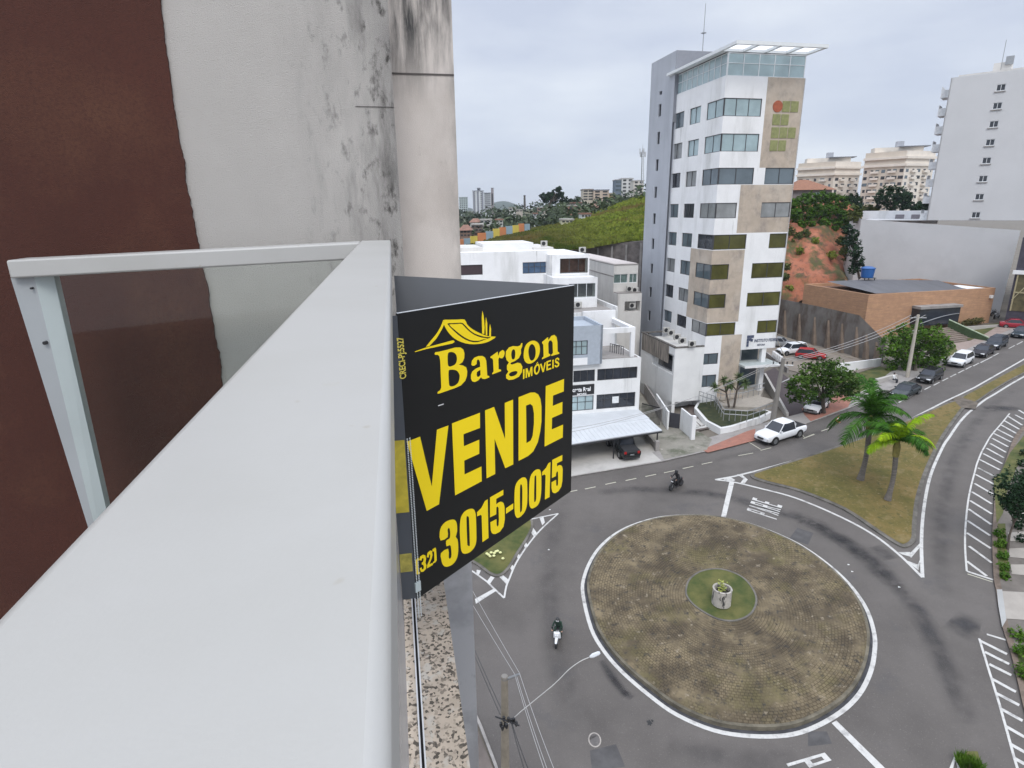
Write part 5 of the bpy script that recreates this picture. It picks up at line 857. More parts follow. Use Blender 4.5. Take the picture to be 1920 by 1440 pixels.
# ---- dark building under scaffolding at the right edge
dk0, dk1 = G(1884, 600, 1), G(1960, 604, 1); FD = Frame(dk0, dk0.xy.to_3d() + Vector((FW.u.x, FW.u.y, 0)) * 10); zd = FD.at(1900, 515)[1]
dk = thing('dark_clad_building', 'dark slate building with a yellowish timber scaffold window at the right edge', 'building', (*FD.w(5, 3, 0)[:2], dk0.z)); zD = FD.at(1905, 445)[1]
m = MB(); m.box((0, 0, dk0.z - 2), (14, 8, zD), FD); m.build('wall', mat('slate_violet', (.06, .055, .075), .7, .2, 1), dk); m = MB(); s0_ = FD.at(1902, 540)[0]
m.box((s0_, -.1, FD.at(1905, 583)[1]), (12, -.002, FD.at(1905, 515)[1]), FD); m.build('window', mat('ochre_gloom', (.10, .085, .04), .6, .4, 1), dk); m = MB()
za_, zb3 = FD.at(1905, 583)[1], FD.at(1905, 515)[1]
for k in range(5): x = s0_ + k * 2.4; m.box((x, -.25, za_), (x + .2, -.11, zb3), FD); m.path([FD.w(x, -.2, za_ + (zb3 - za_) * .3), FD.w(x + 2.4, -.2, zb3)], .08, 5)
m.box((s0_, -.26, (za_ + zb3) / 2), (12, -.12, (za_ + zb3) / 2 + .2), FD); m.build('scaffold', mat('pale_timber', (.38, .33, .2)), dk); MB().box((-.3, -.4, zb3 + .1), (13, -.002, zb3 + .7), FD).build('lintel', WHITE, dk)
# ---- cream apartment blocks on the hill, far right
def cream(label, Y, pxa, pxc, pxb, ytop, rows, ncl, ncr, zst, pl_, extra):
    cc = P(pxc, 390, Y).xy; e_ = P(pxb, 390, Y + 6).xy; s_ = P(pxa, 390, Y + 14).xy; zt = upz(Vector((*cc, 0)), pxc, ytop); t = thing('cream_apartment_block', label, 'building', (cc.x, cc.y, CH - 14)); zb_ = CH - 14
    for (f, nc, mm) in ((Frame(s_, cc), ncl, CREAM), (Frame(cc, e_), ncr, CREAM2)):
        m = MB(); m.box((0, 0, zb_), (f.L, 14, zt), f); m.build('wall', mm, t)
        for k in (1, 2): m = MB(); m.box((-.4, -.9, zt - 3.3 * k - .2), (f.L + .4, -.002, zt - 3.3 * k + .9), f); m.build('cornice', CREAM2, t)
        for r in range(rows):
            for c in range(nc):
                z_ = zt - 3.3 * 2 - 1.4 - r * zst; x = f.L * (c + .5) / nc + random.uniform(-.2, .2); w_ = random.choice((.55, .8, .8, 1.1))
                if z_ < zb_ + 2: continue
                MB().box((x - w_, -.12, z_ - 1.5), (x + w_, .1, z_ - .1), f).build('window', DARK if random.random() < .72 else GLASS, t)
        for k in range(2):
            x = f.L * (.30 + .42 * k)
            for r in range(rows): z_ = zt - 8 - r * zst - 1.6; MB().box((x - 1.7, -1.3, z_ - .1), (x + 1.7, -.13, z_ + .9), f).build('balcony', CREAM2, t)
    f = Frame(s_, e_); m = MB(); m.box((f.L * .15, 3, zt - .1), (f.L * .85, 10, zt + 2.6), f); m.build('penthouse', CREAM2, t); m = MB(); m.box((f.L * .5, 1.5, zt + 2.62), (f.L * .93, 10, zt + 3.0), f); m.build('penthouse_roof', DGREY, t); MB().box((f.L * .48, 5, zt + 3.01), (f.L * .58, 8, zt + 5.5), f).build('water_tank_room', GREYWALL, t)
cream('cream apartment block with curved cornices, the larger and nearer right-hand one', 300, 1609, 1684, 1737, 283, 8, 7, 5, 3.0, 0, 0)
cream('cream apartment block half hidden behind the tower, left of the larger one', 330, 1488, 1556, 1603, 303, 6, 5, 4, 3.0, 0, 0)
# ---- house with a clay tile roof above the red slope
hh = thing('tiled_house', 'small house with a brown clay tile hip roof above the red earth slope', 'house', P(1505, 372, 152)); zr_ = P(1512, 337, 152).z; ze = P(1512, 357, 152).z; q = P(1508, 357, 152); w_, d_ = 5.4, 5
MB().box((q.x - w_ + .8, q.y - d_ + .8, ze - 3.5), (q.x + w_ - .8, q.y + d_ - .8, ze)).build('wall', mat('dark_grey_wall', (.22, .2, .2)), hh); m = MB(); m.add([(q.x - w_, q.y - d_, ze), (q.x + w_, q.y - d_, ze), (q.x + w_, q.y + d_, ze), (q.x - w_, q.y + d_, ze), (q.x - 1.5, q.y, zr_), (q.x + .5, q.y, zr_)], [(0, 1, 5, 4), (1, 2, 5), (2, 3, 4, 5), (3, 0, 4), (0, 3, 2, 1)]); m.build('roof', TILE, hh)  # house wall in one even dark grey
MB().box((q.x + .6, q.y - d_ + .7, ze - 1.8), (q.x + 2.2, q.y - d_ + .81, ze - .6)).build('window', GLASSL, hh)
# ---- gate, piers and garden in front of the annex
ga = thing('site_gate', 'dark metal gate between two white garden walls left of the tower garden', 'gate', G(1262, 806)); p, q = G(1252, 803).xy, G(1273, 806).xy; f_ = Frame(p, q); zz0 = H(*p); h_ = upz(Vector((*p, 0)), 1252, 773) - zz0; MB().box((0, 0, zz0), (f_.L, .08, zz0 + h_), f_).build('leaf', mat('gate_dark', (.045, .045, .055), .6), ga); MB().box((-.3, -.1, zz0 - .1), (-.001, .3, zz0 + h_ + .15), f_).build('pier', CONC, ga)
gw = thing('garden_wall', 'white garden wall with dirty base right of the dark gate', 'wall', G(1297, 826)); p, q = G(1274, 806).xy, G(1297, 827).xy; f_ = Frame(p, q); za = H(*q); h_ = upz(Vector((*q, 0)), 1299, 782) - za; MB().box((0, 0, za - .4), (f_.L - .3, .18, za + h_ - .1), f_).build('wall', WHITE2, gw); MB().box((f_.L - .3, -.1, za - .4), (f_.L + .05, .3, za + h_ + .1), f_).build('pier', WHITE, gw)
gw = thing('garden_wall', 'white garden wall left of the dark gate by the mossy drive', 'wall', G(1242, 798)); p, q = G(1228, 770).xy, G(1250, 808).xy; f_ = Frame(p, q); za = H(*q); h_ = 2.2; MB().box((0, 0, za - .4), (f_.L, .18, za + h_), f_).build('wall', WHITE2, gw)
gw = thing('alley_wall', 'crumbling grey wall running back beside the white annex', 'wall', G(1215, 760)); p, q = G(1203, 740).xy, G(1233, 792).xy; f_ = Frame(p, q); za = H(*q); MB().box((-4, .3, za - .4), (f_.L, .5, za + 1.6), f_).build('wall', CONC, gw); m = MB()
fg = thing('sliding_gate', 'black barred metal gate across the alley beside the carport', 'gate', G(1225, 790)); p, q = G(1202, 792).xy, G(1236, 800).xy; f_ = Frame(p, q); m = MB(); za = H(*p)
for k in range(16): m.box((f_.L * k / 15, 0, za), (f_.L * k / 15 + .04, .04, za + 2.2), f_)
m.build('bars', BLACKM, fg); MB().box((0, -.01, za + 2.2), (f_.L, .05, za + 2.3), f_).box((0, -.01, za + .1), (f_.L, .05, za + .2), f_).build('rail', BLACKM, fg)
# raised garden bed with its white kerb wall
bed = [(1301, 776), (1322, 801), (1350, 816), (1372, 812), (1425, 795), (1447, 784), (1415, 775), (1370, 768), (1340, 748), (1318, 745)]
gb = thing('garden_bed', 'raised garden bed with a white kerb wall in front of the tower', 'planter', G(1350, 810)); bp = gp(bed); o = sheet('kerb_wall', [bp], .75, WHITE2, gb, skirt=1.0); o = sheet('lawn', [offset(bp, .3)], .78, GRASSD, gb); 
rp_ = gp([(1319, 748), (1336, 752), (1352, 780), (1420, 784), (1452, 770), (1424, 762), (1430, 745), (1418, 738), (1395, 741), (1352, 738)])
gt = thing('entrance_terrace', 'raised pale terrace with ramp and steps at the tower entrance', 'terrace', G(1400, 765)); sheet('terrace_floor', [rp_], 1.25, mat('pale_terrace', (.40, .36, .31), .9, .08), gt, skirt=1.6)
st_ = Frame(G(1402, 792).xy, G(1445, 780).xy); m = MB(); zz0 = H(*G(1420, 786).xy)
for k in range(7): m.box((0, k * .5 + 1, zz0), (st_.L, k * .5 + 1.51, zz0 + .17 * (k + 2)), st_)
m.build('steps', mat('beige_steps', (.42, .36, .29), .9, .1), gt)
for nm, pts, hgt in (('ramp railing', [(1310, 752), (1340, 762), (1356, 788), (1400, 791), (1446, 776)], 1.2), ('ramp railing', [(1324, 742), (1360, 752), (1392, 748), (1432, 738)], 1.3)):
    t = thing('ramp_railing', 'grey metal ramp railing ' + ('along the outer edge of the garden terrace' if pts[0][0] == 1310 else 'nearest the tower wall beside the entrance'), 'railing', G(*pts[2], 1.2)); pp_ = [G(x, y, 1.25) for x, y in pts]; m = MB()
    for dz in (hgt, hgt * .6): m.path([p + Vector((0, 0, dz)) for p in pp_], .045, 5)
    m.build('handrail', STEEL, t)
    for i in range(len(pp_) - 1):
        for k in range(4): p = pp_[i].lerp(pp_[i + 1], k / 4); MB().tube(p, p + Vector((0, 0, hgt)), .035, n=5).build('post', STEEL, t)
dw = thing('driveway_wall', 'pale sloping wall between the tower steps and the dark driveway', 'wall', G(1460, 770)); p, q = G(1430, 722), G(1474, 783); m = MB(); o3 = Vector((.3, .1, 0)); m.add([p - Vector((0, 0, .3)), q - Vector((0, 0, .3)), q + Vector((0, 0, .5)), p + Vector((0, 0, 1.6)), p + o3 - Vector((0, 0, .3)), q + o3 - Vector((0, 0, .3)), q + o3 + Vector((0, 0, .5)), p + o3 + Vector((0, 0, 1.6))], [(0, 1, 2, 3), (7, 6, 5, 4), (3, 2, 6, 7), (1, 5, 6, 2), (0, 3, 7, 4)]); m.build('wall', CONCL, dw)
fw_ = thing('fence_wall', 'low concrete wall with white balusters at the edge of the parking lot', 'wall', G(1450, 690)); f_ = Frame(G(1436, 668).xy, G(1475, 700).xy); za = H(*f_.w(0, 0, 0)[:2]); m = MB(); m.box((-1, 0, za - .3), (f_.L, .25, za + .6), f_); m.build('wall', CONC, fw_); m = MB()
for k in range(5): m.box((f_.L * .3 + k * .8, -.1, za + .6), (f_.L * .3 + k * .8 + .35, .3, za + 1.5), f_)
m.build('balusters', WHITE, fw_)
# ================================================================== HILLS BEHIND
def terrain(name, cols, rows, m, sub=4, amp=.5, freq=.12, kind='structure'):
    """rows: (distance, [image heights per column]); a smooth patch of land through those points"""
    pts = [[P(c, y, D) for c, y in zip(cols, ys)] for D, ys in rows]; g = []
    dens = []
    for r in pts: dens.append([Vector(v) for v in cr([tuple(p) for p in r], sub)])
    nc = len(dens[0]); colsD = [cr([tuple(dens[i][j]) for i in range(len(dens))], sub) for j in range(nc)]; nr = len(colsD[0]); bm = bmesh.new(); gv = []
    for i in range(nr):
        row = []
        for j in range(nc): p = Vector(colsD[j][i]); p.z += amp * noise.fractal(p * freq, 1.0, 2.0, 4); row.append(bm.verts.new(p))
        gv.append(row)
    for i in range(nr - 1):
        for j in range(nc - 1): bm.faces.new((gv[i][j], gv[i][j + 1], gv[i + 1][j + 1], gv[i + 1][j]))
    me = bpy.data.meshes.new(name); bm.to_mesh(me); bm.free(); me.materials.append(m); me.polygons.foreach_set('use_smooth', [True] * len(me.polygons)); o = bpy.data.objects.new(name, me); COL.objects.link(o); o['kind'] = kind; return o, gv
hx = lambda m: axis_mask(m, 'X', 22, 3)
hillm = mat('hill_grass', (.09, .13, .016), .95, c2=(.23, .25, .04), sc_=.07, bump=1, bs=2, fac=(.35, .65)); overlay_noise(hillm, (.13, .10, .045), .09, .52, .68); overlay_noise(hillm, (.17, .07, .045), .05, .62, .68)
overlay_noise(hillm, (.10, .075, .035), .2, -.2, .6, mask=hx(hillm)); overlay_noise(L_HILL, (.11, .095, .035), .12, .0, .6, mask=hx(L_HILL)); overlay_noise(L_HILL, (.17, .13, .045), .055, .55, .65); overlay_noise(L_HILL, (.06, .09, .015), .09, .54, .64)
valm = mat('valley_green', (.05, .06, .03), .95, c2=(.11, .10, .05), sc_=.03, bump=1, bs=1, fac=(.35, .65))
redm = mat('red_earth', (.27, .085, .045), .95, c2=(.42, .165, .095), sc_=.25, bump=1, bs=1.5, detail=10); overlay_noise(redm, (.085, .085, .03), .22, .48, .60, detail=10); overlay_noise(redm, (.11, .06, .04), .6, .52, .66, detail=10)
hill, _ = terrain('hill', [820, 880, 940, 1000, 1060, 1120, 1180, 1240, 1330], [(100, [480, 480, 477, 474, 470, 462, 452, 448, 446]), (112, [474, 470, 462, 455, 450, 446, 438, 432, 430]), (128, [470, 464, 452, 442, 436, 425, 410, 400, 396]), (150, [466, 456, 446, 434, 424, 408, 388, 372, 366]), (175, [464, 454, 444, 433, 418, 400, 378, 364, 360])], hillm, 5, .35, .15)
val, _ = terrain('valley', [-500, 100, 500, 700, 800, 880, 960, 1040, 1120, 1200, 1300, 1420], [(150, [476, 474, 472, 470, 466, 456, 446, 436, 420, 400, 390, 390]), (190, [466, 465, 464, 462, 458, 452, 442, 424, 408, 392, 384, 384]), (260, [446, 444, 442, 440, 438, 434, 424, 408, 396, 384, 378, 378]), (400, [422, 420, 418, 418, 416, 414, 408, 396, 386, 380, 374, 374]), (700, [404, 404, 404, 404, 403, 402, 398, 390, 384, 380, 376, 376]), (1400, [396, 396, 397, 397, 397, 396, 394, 390, 386, 382, 380, 380])], valm, 5, 2.0, .02)
red, _ = terrain('red_slope', [1380, 1440, 1480, 1520, 1560, 1600, 1640], [(119, [600, 590, 572, 562, 556, 560, 575]), (122, [560, 550, 530, 520, 520, 545, 570]), (128, [500, 496, 486, 482, 492, 530, 560]), (135, [440, 440, 438, 440, 452, 500, 530]), (142, [398, 398, 400, 402, 408, 425, 440]), (148, [378, 378, 378, 380, 382, 390, 404]), (175, [375, 375, 375, 376, 377, 384, 404]), (320, [388, 388, 388, 388, 388, 392, 404])], redm, 6, 1.5, .32)
bgm = mat('far_hill_green', (.04, .06, .04), .95, .1, .002)
fh, _ = terrain('far_hill', [880, 905, 925, 940, 952, 965, 985, 1010], [(2600, [400, 400, 400, 399, 399, 399, 400, 400]), (2800, [396, 392, 381, 378, 379, 384, 393, 397]), (3100, [398, 395, 386, 381, 382, 388, 394, 398]), (3600, [400, 400, 399, 399, 399, 399, 400, 400])], bgm, 5, 4, .01)
fh2, _ = terrain('far_hill', [780, 860, 870, 880, 890, 905], [(2600, [402, 402, 402, 402, 402, 402]), (2800, [396, 391, 389, 390, 393, 399]), (3300, [402, 402, 402, 402, 402, 402])], bgm, 4, 4, .01)
# ================================================================== FOLIAGE
def leaves(blobs, n, size, seed, droop=.3, shell=.55):
    """small leaf clumps spread through the blobs' volumes, denser towards their skins, with holes between them"""
    rnd = random.Random(seed); tot = sum(r ** 2 for c, r in blobs); b = MB()
    for c, r in blobs:
        k = int(n * r * r / tot); c = Vector(c)
        for _ in range(k):
            d = Vector((rnd.gauss(0, 1), rnd.gauss(0, 1), rnd.gauss(0, 1))).normalized(); q = c + d * r * (shell + (1 - shell) * rnd.random() ** .6) * (.78 + .42 * noise.noise(c * .7 + d * 2.2)) ; q.z -= 0
            if noise.noise(q * (1.6 / max(r, .4)) + Vector((seed, 0, 0))) < -.10: continue
            u = Vector((rnd.gauss(0, 1), rnd.gauss(0, 1), rnd.gauss(0, .5))).normalized(); v = u.cross((d + Vector((rnd.gauss(0, .5), rnd.gauss(0, .5), rnd.gauss(0, .5)))).normalized()); v = v.normalized() if v.length > .01 else Vector((0, 0, 1)); s = size * rnd.uniform(.55, 1.35)
            b.add([q - u * s, q - v * s * .5 + Vector((0, 0, -droop * s * .4)), q + u * s, q + v * s * .5], [(0, 1, 2, 3)])
    return b
def tree(label, base, height, blobs, n, size, lm, seed, trunk_r=.18, group=None, cat='tree', name='broad_tree', crown='crown'):
    base = Vector(base); t = thing(name, label, cat, base, group); b = MB(); rnd = random.Random(seed); mean = sum((Vector(c) for c, r in blobs), Vector()) / len(blobs)
    fork = base.lerp(Vector((mean.x, mean.y, mean.z)), .55); b.path([base - Vector((0, 0, .2)), base.lerp(fork, .5) + Vector((rnd.uniform(-.15, .15), rnd.uniform(-.15, .15), 0)), fork], [trunk_r * 1.25, trunk_r, trunk_r * .8], 8)
    for c, r in blobs[:9]: c = Vector(c); mid = fork.lerp(c, .5) + Vector((rnd.uniform(-.2, .2), rnd.uniform(-.2, .2), .15 * r)); b.path([fork - Vector((0, 0, .15)), mid, c + Vector((0, 0, r * .3))], [trunk_r * .6, trunk_r * .35, trunk_r * .12], 6)
    b.build('trunk', BARK, t, smooth=True); leaves(blobs, n, size, seed).build(crown, lm, t, fixn=False); return t
def blobs_px(lst, Y, jitter=.0):
    """(px, py, radius in image dots) -> balls at distance Y"""
    o = []
    for i, (x, y, r) in enumerate(lst):
        yy = Y + (jitter * ((i * 37 % 11) / 5 - 1)); p = P(x, y, yy); o.append((tuple(p), r / FPX * (p - CAM).length)); 
    return o
q = G(1545, 776); tree('dark green street tree leaning over the drive beside the concrete pole', q, 5, blobs_px([(1500, 720, 24), (1520, 700, 24), (1545, 694, 26), (1572, 698, 26), (1598, 712, 22), (1490, 742, 17), (1512, 738, 22), (1540, 724, 28), (1575, 722, 26), (1600, 730, 15), (1484, 722, 12), (1560, 742, 14)], q.y - .3, 1.4), 9000, .17, L_TREE, 11, .22)
q = G(1716, 697); tree('large bushy bright-green tree in front of the brick hall', q, 6, blobs_px([(1668, 650, 22), (1690, 632, 26), (1716, 625, 26), (1745, 632, 26), (1765, 650, 22), (1680, 672, 22), (1705, 660, 30), (1738, 662, 28), (1762, 674, 18), (1690, 692, 18), (1720, 690, 18), (1752, 688, 14), (1672, 690, 10)], q.y + 1.5, 1.3), 12000, .2, L_MID, 12, .25)
q = G(1890, 1030, .13); tree('dark leafy sapling on the verge at the right edge', q, 4, blobs_px([(1898, 903, 25), (1883, 925, 20), (1915, 918, 24), (1905, 942, 20), (1925, 940, 22), (1890, 948, 12), (1935, 905, 24), (1928, 932, 26), (1930, 962, 24), (1908, 958, 14)], q.y - .2, .8), 8500, .11, L_DARK, 13, .07)
for i, (px, lst, lb) in enumerate(((1672, [(1648, 370, 11), (1660, 362, 13), (1674, 360, 13), (1688, 362, 12), (1700, 370, 12), (1655, 382, 12), (1672, 378, 16), (1690, 380, 15), (1702, 384, 9)], 'dark wide round tree behind the white parapet wall'), (1722, [(1716, 390, 7), (1725, 385, 8), (1734, 388, 9), (1740, 375, 6)], 'small dark tree between the parapet wall and the white tower'), (1595, [(1586, 376, 9), (1598, 374, 11), (1608, 378, 10), (1590, 388, 9), (1604, 388, 10)], 'dark round tree at the top of the red slope'))):
    p = P(px, 400, 148); tree(lb, (p.x, p.y, p.z - 2), 6, blobs_px(lst, 148, 1.5), 3600, .38, L_DARK, 20 + i, .25)
p = P(1607, 500, 112); tree('dark conifer-like tree climbing beside the blank podium wall', P(1612, 520, 119), 8, blobs_px([(1590, 430, 12), (1600, 440, 12), (1598, 456, 14), (1604, 472, 14), (1608, 488, 13), (1612, 500, 10), (1588, 452, 10), (1600, 504, 10)], 118, .8), 3600, .26, L_DARK, 31, .2)
SH = [(1490, 380, 10), (1506, 376, 13), (1524, 372, 13), (1542, 370, 13), (1560, 374, 13), (1578, 380, 13), (1492, 400, 14), (1512, 398, 15), (1532, 394, 15), (1552, 396, 15), (1572, 402, 14), (1588, 408, 12), (1500, 422, 12), (1520, 418, 12), (1545, 418, 13), (1566, 424, 13), (1582, 434, 12), (1594, 424, 10)]
for i in range(6):
    L = [SH[k] for k in range(len(SH)) if k % 6 == i]; c = L[0]; yy = 139 + i * .7; p = P(c[0], c[1] + 14, yy)
    t = thing('shrub', ['leafy green shrub clump at the crest of the red slope, nearest the tower', 'leafy green shrub clump on the red slope, second from the tower', 'leafy green shrub clump on the red slope below the tiled house', 'leafy green shrub clump on the red slope right of the tiled house', 'leafy green shrub clump on the red slope, second from the podium wall', 'leafy green shrub clump on the red slope beside the podium wall'][i], 'shrub', p, 'shrubs on the red slope')
    leaves(blobs_px(L, yy - 1), 2800, .32, 50 + i).build('foliage', L_MID, t, fixn=False); m = MB()
    for cc, r in blobs_px(L, yy - 1): m.path([Vector(cc) - Vector((0, -1.5, r * 1.6)), Vector(cc)], [.12, .05], 5)
    m.build('stem', BARK, t)
for i, (px, py, r, yy, lb) in enumerate(((1500, 470, 8, 130, 'small shrub on the bare red earth near the tower'), (1560, 478, 9, 129, 'small olive shrub on the bare red earth, middle'), (1480, 540, 8, 121, 'low scrub at the foot of the red slope near the tower'), (1530, 452, 8, 132, 'small shrub high on the bare red earth'))):
    p = P(px, py, yy); t = leaves([(tuple(p), r / FPX * p.length)], 600, .22, 70 + i, shell=.2).build('scrub', L_HILL, None, fixn=False); tag(t, lb, 'shrub', 'scrub on the red earth')
for i, (L, yy, lb) in enumerate((([(1600, 393, 10), (1608, 400, 9), (1598, 405, 9), (1606, 410, 8)], 126, 'leafy scrub at the top left corner of the podium wall'), ([(1480, 432, 12), (1496, 444, 11), (1484, 452, 9), (1510, 438, 10)], 134, 'olive scrub below the shrubs nearest the tower on the red slope'), ([(1576, 452, 11), (1586, 468, 11), (1590, 486, 10), (1580, 474, 8), (1594, 506, 9)], 130, 'olive scrub on the right flank of the red slope'), ([(1476, 500, 8), (1472, 520, 9), (1480, 545, 10), (1492, 552, 7)], 122, 'olive scrub at the foot of the red slope'), ([(1618, 392, 8), (1630, 390, 8), (1642, 392, 7), (1610, 398, 8)], 150, 'leafy scrub behind the left corner of the podium'))):
    t = leaves(blobs_px(L, yy), 2600, .26, 170 + i, shell=.3).build('scrub', L_SCRUB, None, fixn=False); tag(t, lb, 'shrub', 'olive scrub on the red slope')
# grass tufts over the hill, uncountable
dg = bpy.context.evaluated_depsgraph_get(); b = MB(); rnd = random.Random(5)
me = hill.data; polys = list(me.polygons)
for k in range(24000):
    f = rnd.choice(polys); vs_ = [me.vertices[i].co for i in f.vertices]; a_, c_ = rnd.random(), rnd.random(); p = vs_[0].lerp(vs_[1], a_).lerp(vs_[3].lerp(vs_[2], a_), c_); s = rnd.uniform(.15, .6) * (.6 + p.y / 150)
    a_ = rnd.uniform(0, 3.14); u = Vector((math.cos(a_), math.sin(a_), 0)); b.add([p - u * s * .5, p + u * s * .5, p + u * s * .2 + Vector((rnd.uniform(-.2, .2), 0, s * .9)), p - u * s * .35 + Vector((0, 0, s * .75))], [(0, 1, 2, 3)])
struct(b.build('hill_grass', L_HILL, None, fixn=False), 'stuff')
# a far-off wood that reads as one mass
b = MB(); me = val.data; polys = [f for f in me.polygons if 165 < f.center.y < 900]; bl = []
for k in range(700):
    f = rnd.choice(polys); p = f.center.copy(); r = rnd.uniform(1.6, 3.6) * (1 + p.y / 420); bl.append((tuple(p + Vector((rnd.uniform(-4, 4), rnd.uniform(-4, 4), r * .4))), r))
b = MB()
for c, r in bl: t = leaves([(c, r)], 90, r * .19, int(r * 1000)); b.add(t.v, t.f)
struct(b.build('wooded_valley', mat('far_leaves', (.028, .045, .025), .8, c2=(.06, .085, .035), sc_=.05, island=.35), None, fixn=False), 'stuff')
for i, (lst, Y, lb) in enumerate((([(1018, 368, 7), (1030, 366, 8), (1042, 362, 9), (1048, 354, 6), (1052, 366, 8), (1038, 372, 10), (1024, 374, 8), (1058, 374, 8)], 300, 'big dark double-crowned tree on the skyline, tallest of the far trees'), ([(1070, 378, 5), (1080, 378, 5), (1090, 380, 5), (1062, 382, 6)], 310, 'low dark row tree right of the double-crowned tree on the skyline'), ([(1150, 388, 6), (1156, 380, 5)], 240, 'dark round tree in front of the cream apartment house on the skyline'))):
    p = P(lst[0][0] + 10, lst[-1][1] + 14, Y); tree(lb, p, 9, blobs_px(lst, Y, 3), 5000, .55, L_DARK, 90 + i, .5)
# ================================================================== PALMS
def palm(label, foot, top, fr_len, nf, m, seed, rad=.22, young=.08):
    rnd = random.Random(seed); foot, top = Vector(foot), Vector(top); t = thing('palm_tree', label, 'palm tree', foot); L = (top - foot).length
    b = MB(); k = 9; pts = [foot.lerp(top, i / k) + Vector((.12 * math.sin(i * .5), 0, 0)) for i in range(k + 1)]; b.path(pts, [rad * 1.55, rad * 1.15, rad, rad * .95, rad * .95, rad, rad * 1.05, rad * 1.0, rad * .8, rad * .5], 10); b.build('trunk', mat('palm_bark', (.15, .135, .12), .95, .25, 3, stretch=(1, 1, 5)), t, smooth=True)
    b = MB(); b.path([pts[-3] + Vector((0, 0, -.2)), pts[-2], pts[-1] + Vector((0, 0, .2))], [rad * 1.3, rad * 1.5, rad * .5], 9); b.build('crownshaft', mat('palm_shaft', (.22, .19, .05), .8, .3, 2), t, smooth=True)
    for i in range(nf):
        az = i * 2.4 + rnd.uniform(-.3, .3); el = math.radians(rnd.choice((80, 66, 52, 40, 24, 8)) + rnd.uniform(-6, 6)); fl = fr_len * rnd.uniform(.85, 1.1); b = MB(); p = top.copy(); d = Vector((math.cos(az) * math.cos(el), math.sin(az) * math.cos(el), math.sin(el))); n = 16; path = [p.copy()]
        for s in range(n): p += d * fl / n; path.append(p.copy()); d = (d + Vector((0, 0, -.088 - .006 * s))).normalized()
        b.path(path, [.05 * (1 - j / (n + 2)) + .006 for j in range(n + 1)], 4)
        for j in range(1, n * 3):
            f = j / 3; i0 = min(n - 1, int(f)); c = path[i0].lerp(path[i0 + 1], f - i0); tn = (path[i0 + 1] - path[i0]).normalized(); sd_ = tn.cross(Vector((0, 0, 1))); sd_ = sd_.normalized() if sd_.length > .05 else Vector((math.sin(az), -math.cos(az), 0)); w_ = .85 * fl * .34 * math.sin(math.pi * min(1, .12 + .86 * f / n)) ** .7
            for sg_ in (-1, 1):
                e_ = c + (sd_ * sg_ * .82 + tn * .5).normalized() * w_ * rnd.uniform(.8, 1.1) + Vector((0, 0, -w_ * rnd.uniform(.25, .6))); mid = c.lerp(e_, .5) + Vector((0, 0, w_ * .14)); h_ = tn * .040
                b.add([c - h_, c + h_, mid + h_ * 1.1, e_, mid - h_ * 1.1], [(0, 1, 2, 4), (4, 2, 3)])
        b.build('frond', m if (rnd.random() > young * .35 and not (el > 1.1 and rnd.random() < young * 2)) else L_PALMY, t, fixn=False)
    return t
f1 = G(1613, 899, .16); z1 = upz(f1, 1634, 782); d_ = ray(1636, 782); k_ = math.hypot(f1.x, f1.y) / math.hypot(d_.x, d_.y); t1 = CAM + d_ * k_
palm('taller dark green palm on the grass median, nearer the street', f1, t1, 3.8, 15, L_PALM, 3, .21)
f2 = G(1664, 937, .16); d_ = ray(1686, 826); k_ = math.hypot(f2.x, f2.y) / math.hypot(d_.x, d_.y); t2 = CAM + d_ * k_
palm('shorter palm with a bright yellow-green young frond, on the grass median', f2, t2, 3.05, 15, L_PALM, 8, .19, .30)
def yucca(label, px, py, tx, ty):
    ft = G(px, py, 1.2); d_ = ray(tx, ty); k_ = math.hypot(ft.x, ft.y) / math.hypot(d_.x, d_.y); tp = CAM + d_ * k_; t = thing('yucca', label, 'plant', ft, 'slender yuccas in the garden bed'); rnd = random.Random(px); b = MB(); heads = [tp, tp + Vector((-.9, .1, -.8)), tp + Vector((.7, -.1, -.6))]; mid = ft.lerp(tp, .55)
    b.path([ft, mid], [.13, .09], 7)
    for h_ in heads: b.path([mid, h_], [.09, .06], 6)
    b.build('trunk', BARK, t); b = MB()
    for h_ in heads:
        for k in range(85):
            v = Vector((rnd.gauss(0, 1), rnd.gauss(0, 1), rnd.gauss(.15, .8))).normalized(); s = rnd.uniform(.55, .95); w_ = v.cross(Vector((0, 0, 1))).normalized() * .05; e_ = h_ + v * s + Vector((0, 0, -.2 * s)); b.add([h_ - w_, h_ + w_, h_.lerp(e_, .6) + w_, e_, h_.lerp(e_, .6) - w_], [(0, 1, 2, 4), (4, 2, 3)])
    b.build('leaf_heads', leafmat('yucca_leaves', (.05, .085, .03), (.14, .18, .08)), t, fixn=False)
yucca('slender yucca with spiky heads, left one in the tower garden', 1367, 764, 1357, 712); yucca('slender yucca with spiky heads, right one in the tower garden', 1376, 764, 1386, 706)
for i, (L, Yg, lb) in enumerate((([(1874, 1000, .5), (1877, 1020, .55), (1880, 1042, .5), (1883, 1064, .55), (1885, 1080, .4)], 0, 'low green hedge strip on the verge below the sapling'), ([(1908, 1190, .6), (1918, 1225, .7), (1926, 1262, .7)], 0, 'dark low shrubs on the verge beside the lower hatched bays'), ([(1925, 850, .7), (1918, 870, .6), (1908, 985, .5), (1916, 1010, .5)], 0, 'dark shrubs behind the sapling at the right edge'))):
    B_ = [(tuple(G(x, y, .3)), r) for x, y, r in L]; t = leaves(B_, 2600, .09, 210 + i, shell=.4).build('low_shrub', (L_DARK, L_MID, L_DARK)[i] if i != 0 else L_MID, None, fixn=False); tag(t, lb, 'shrub')
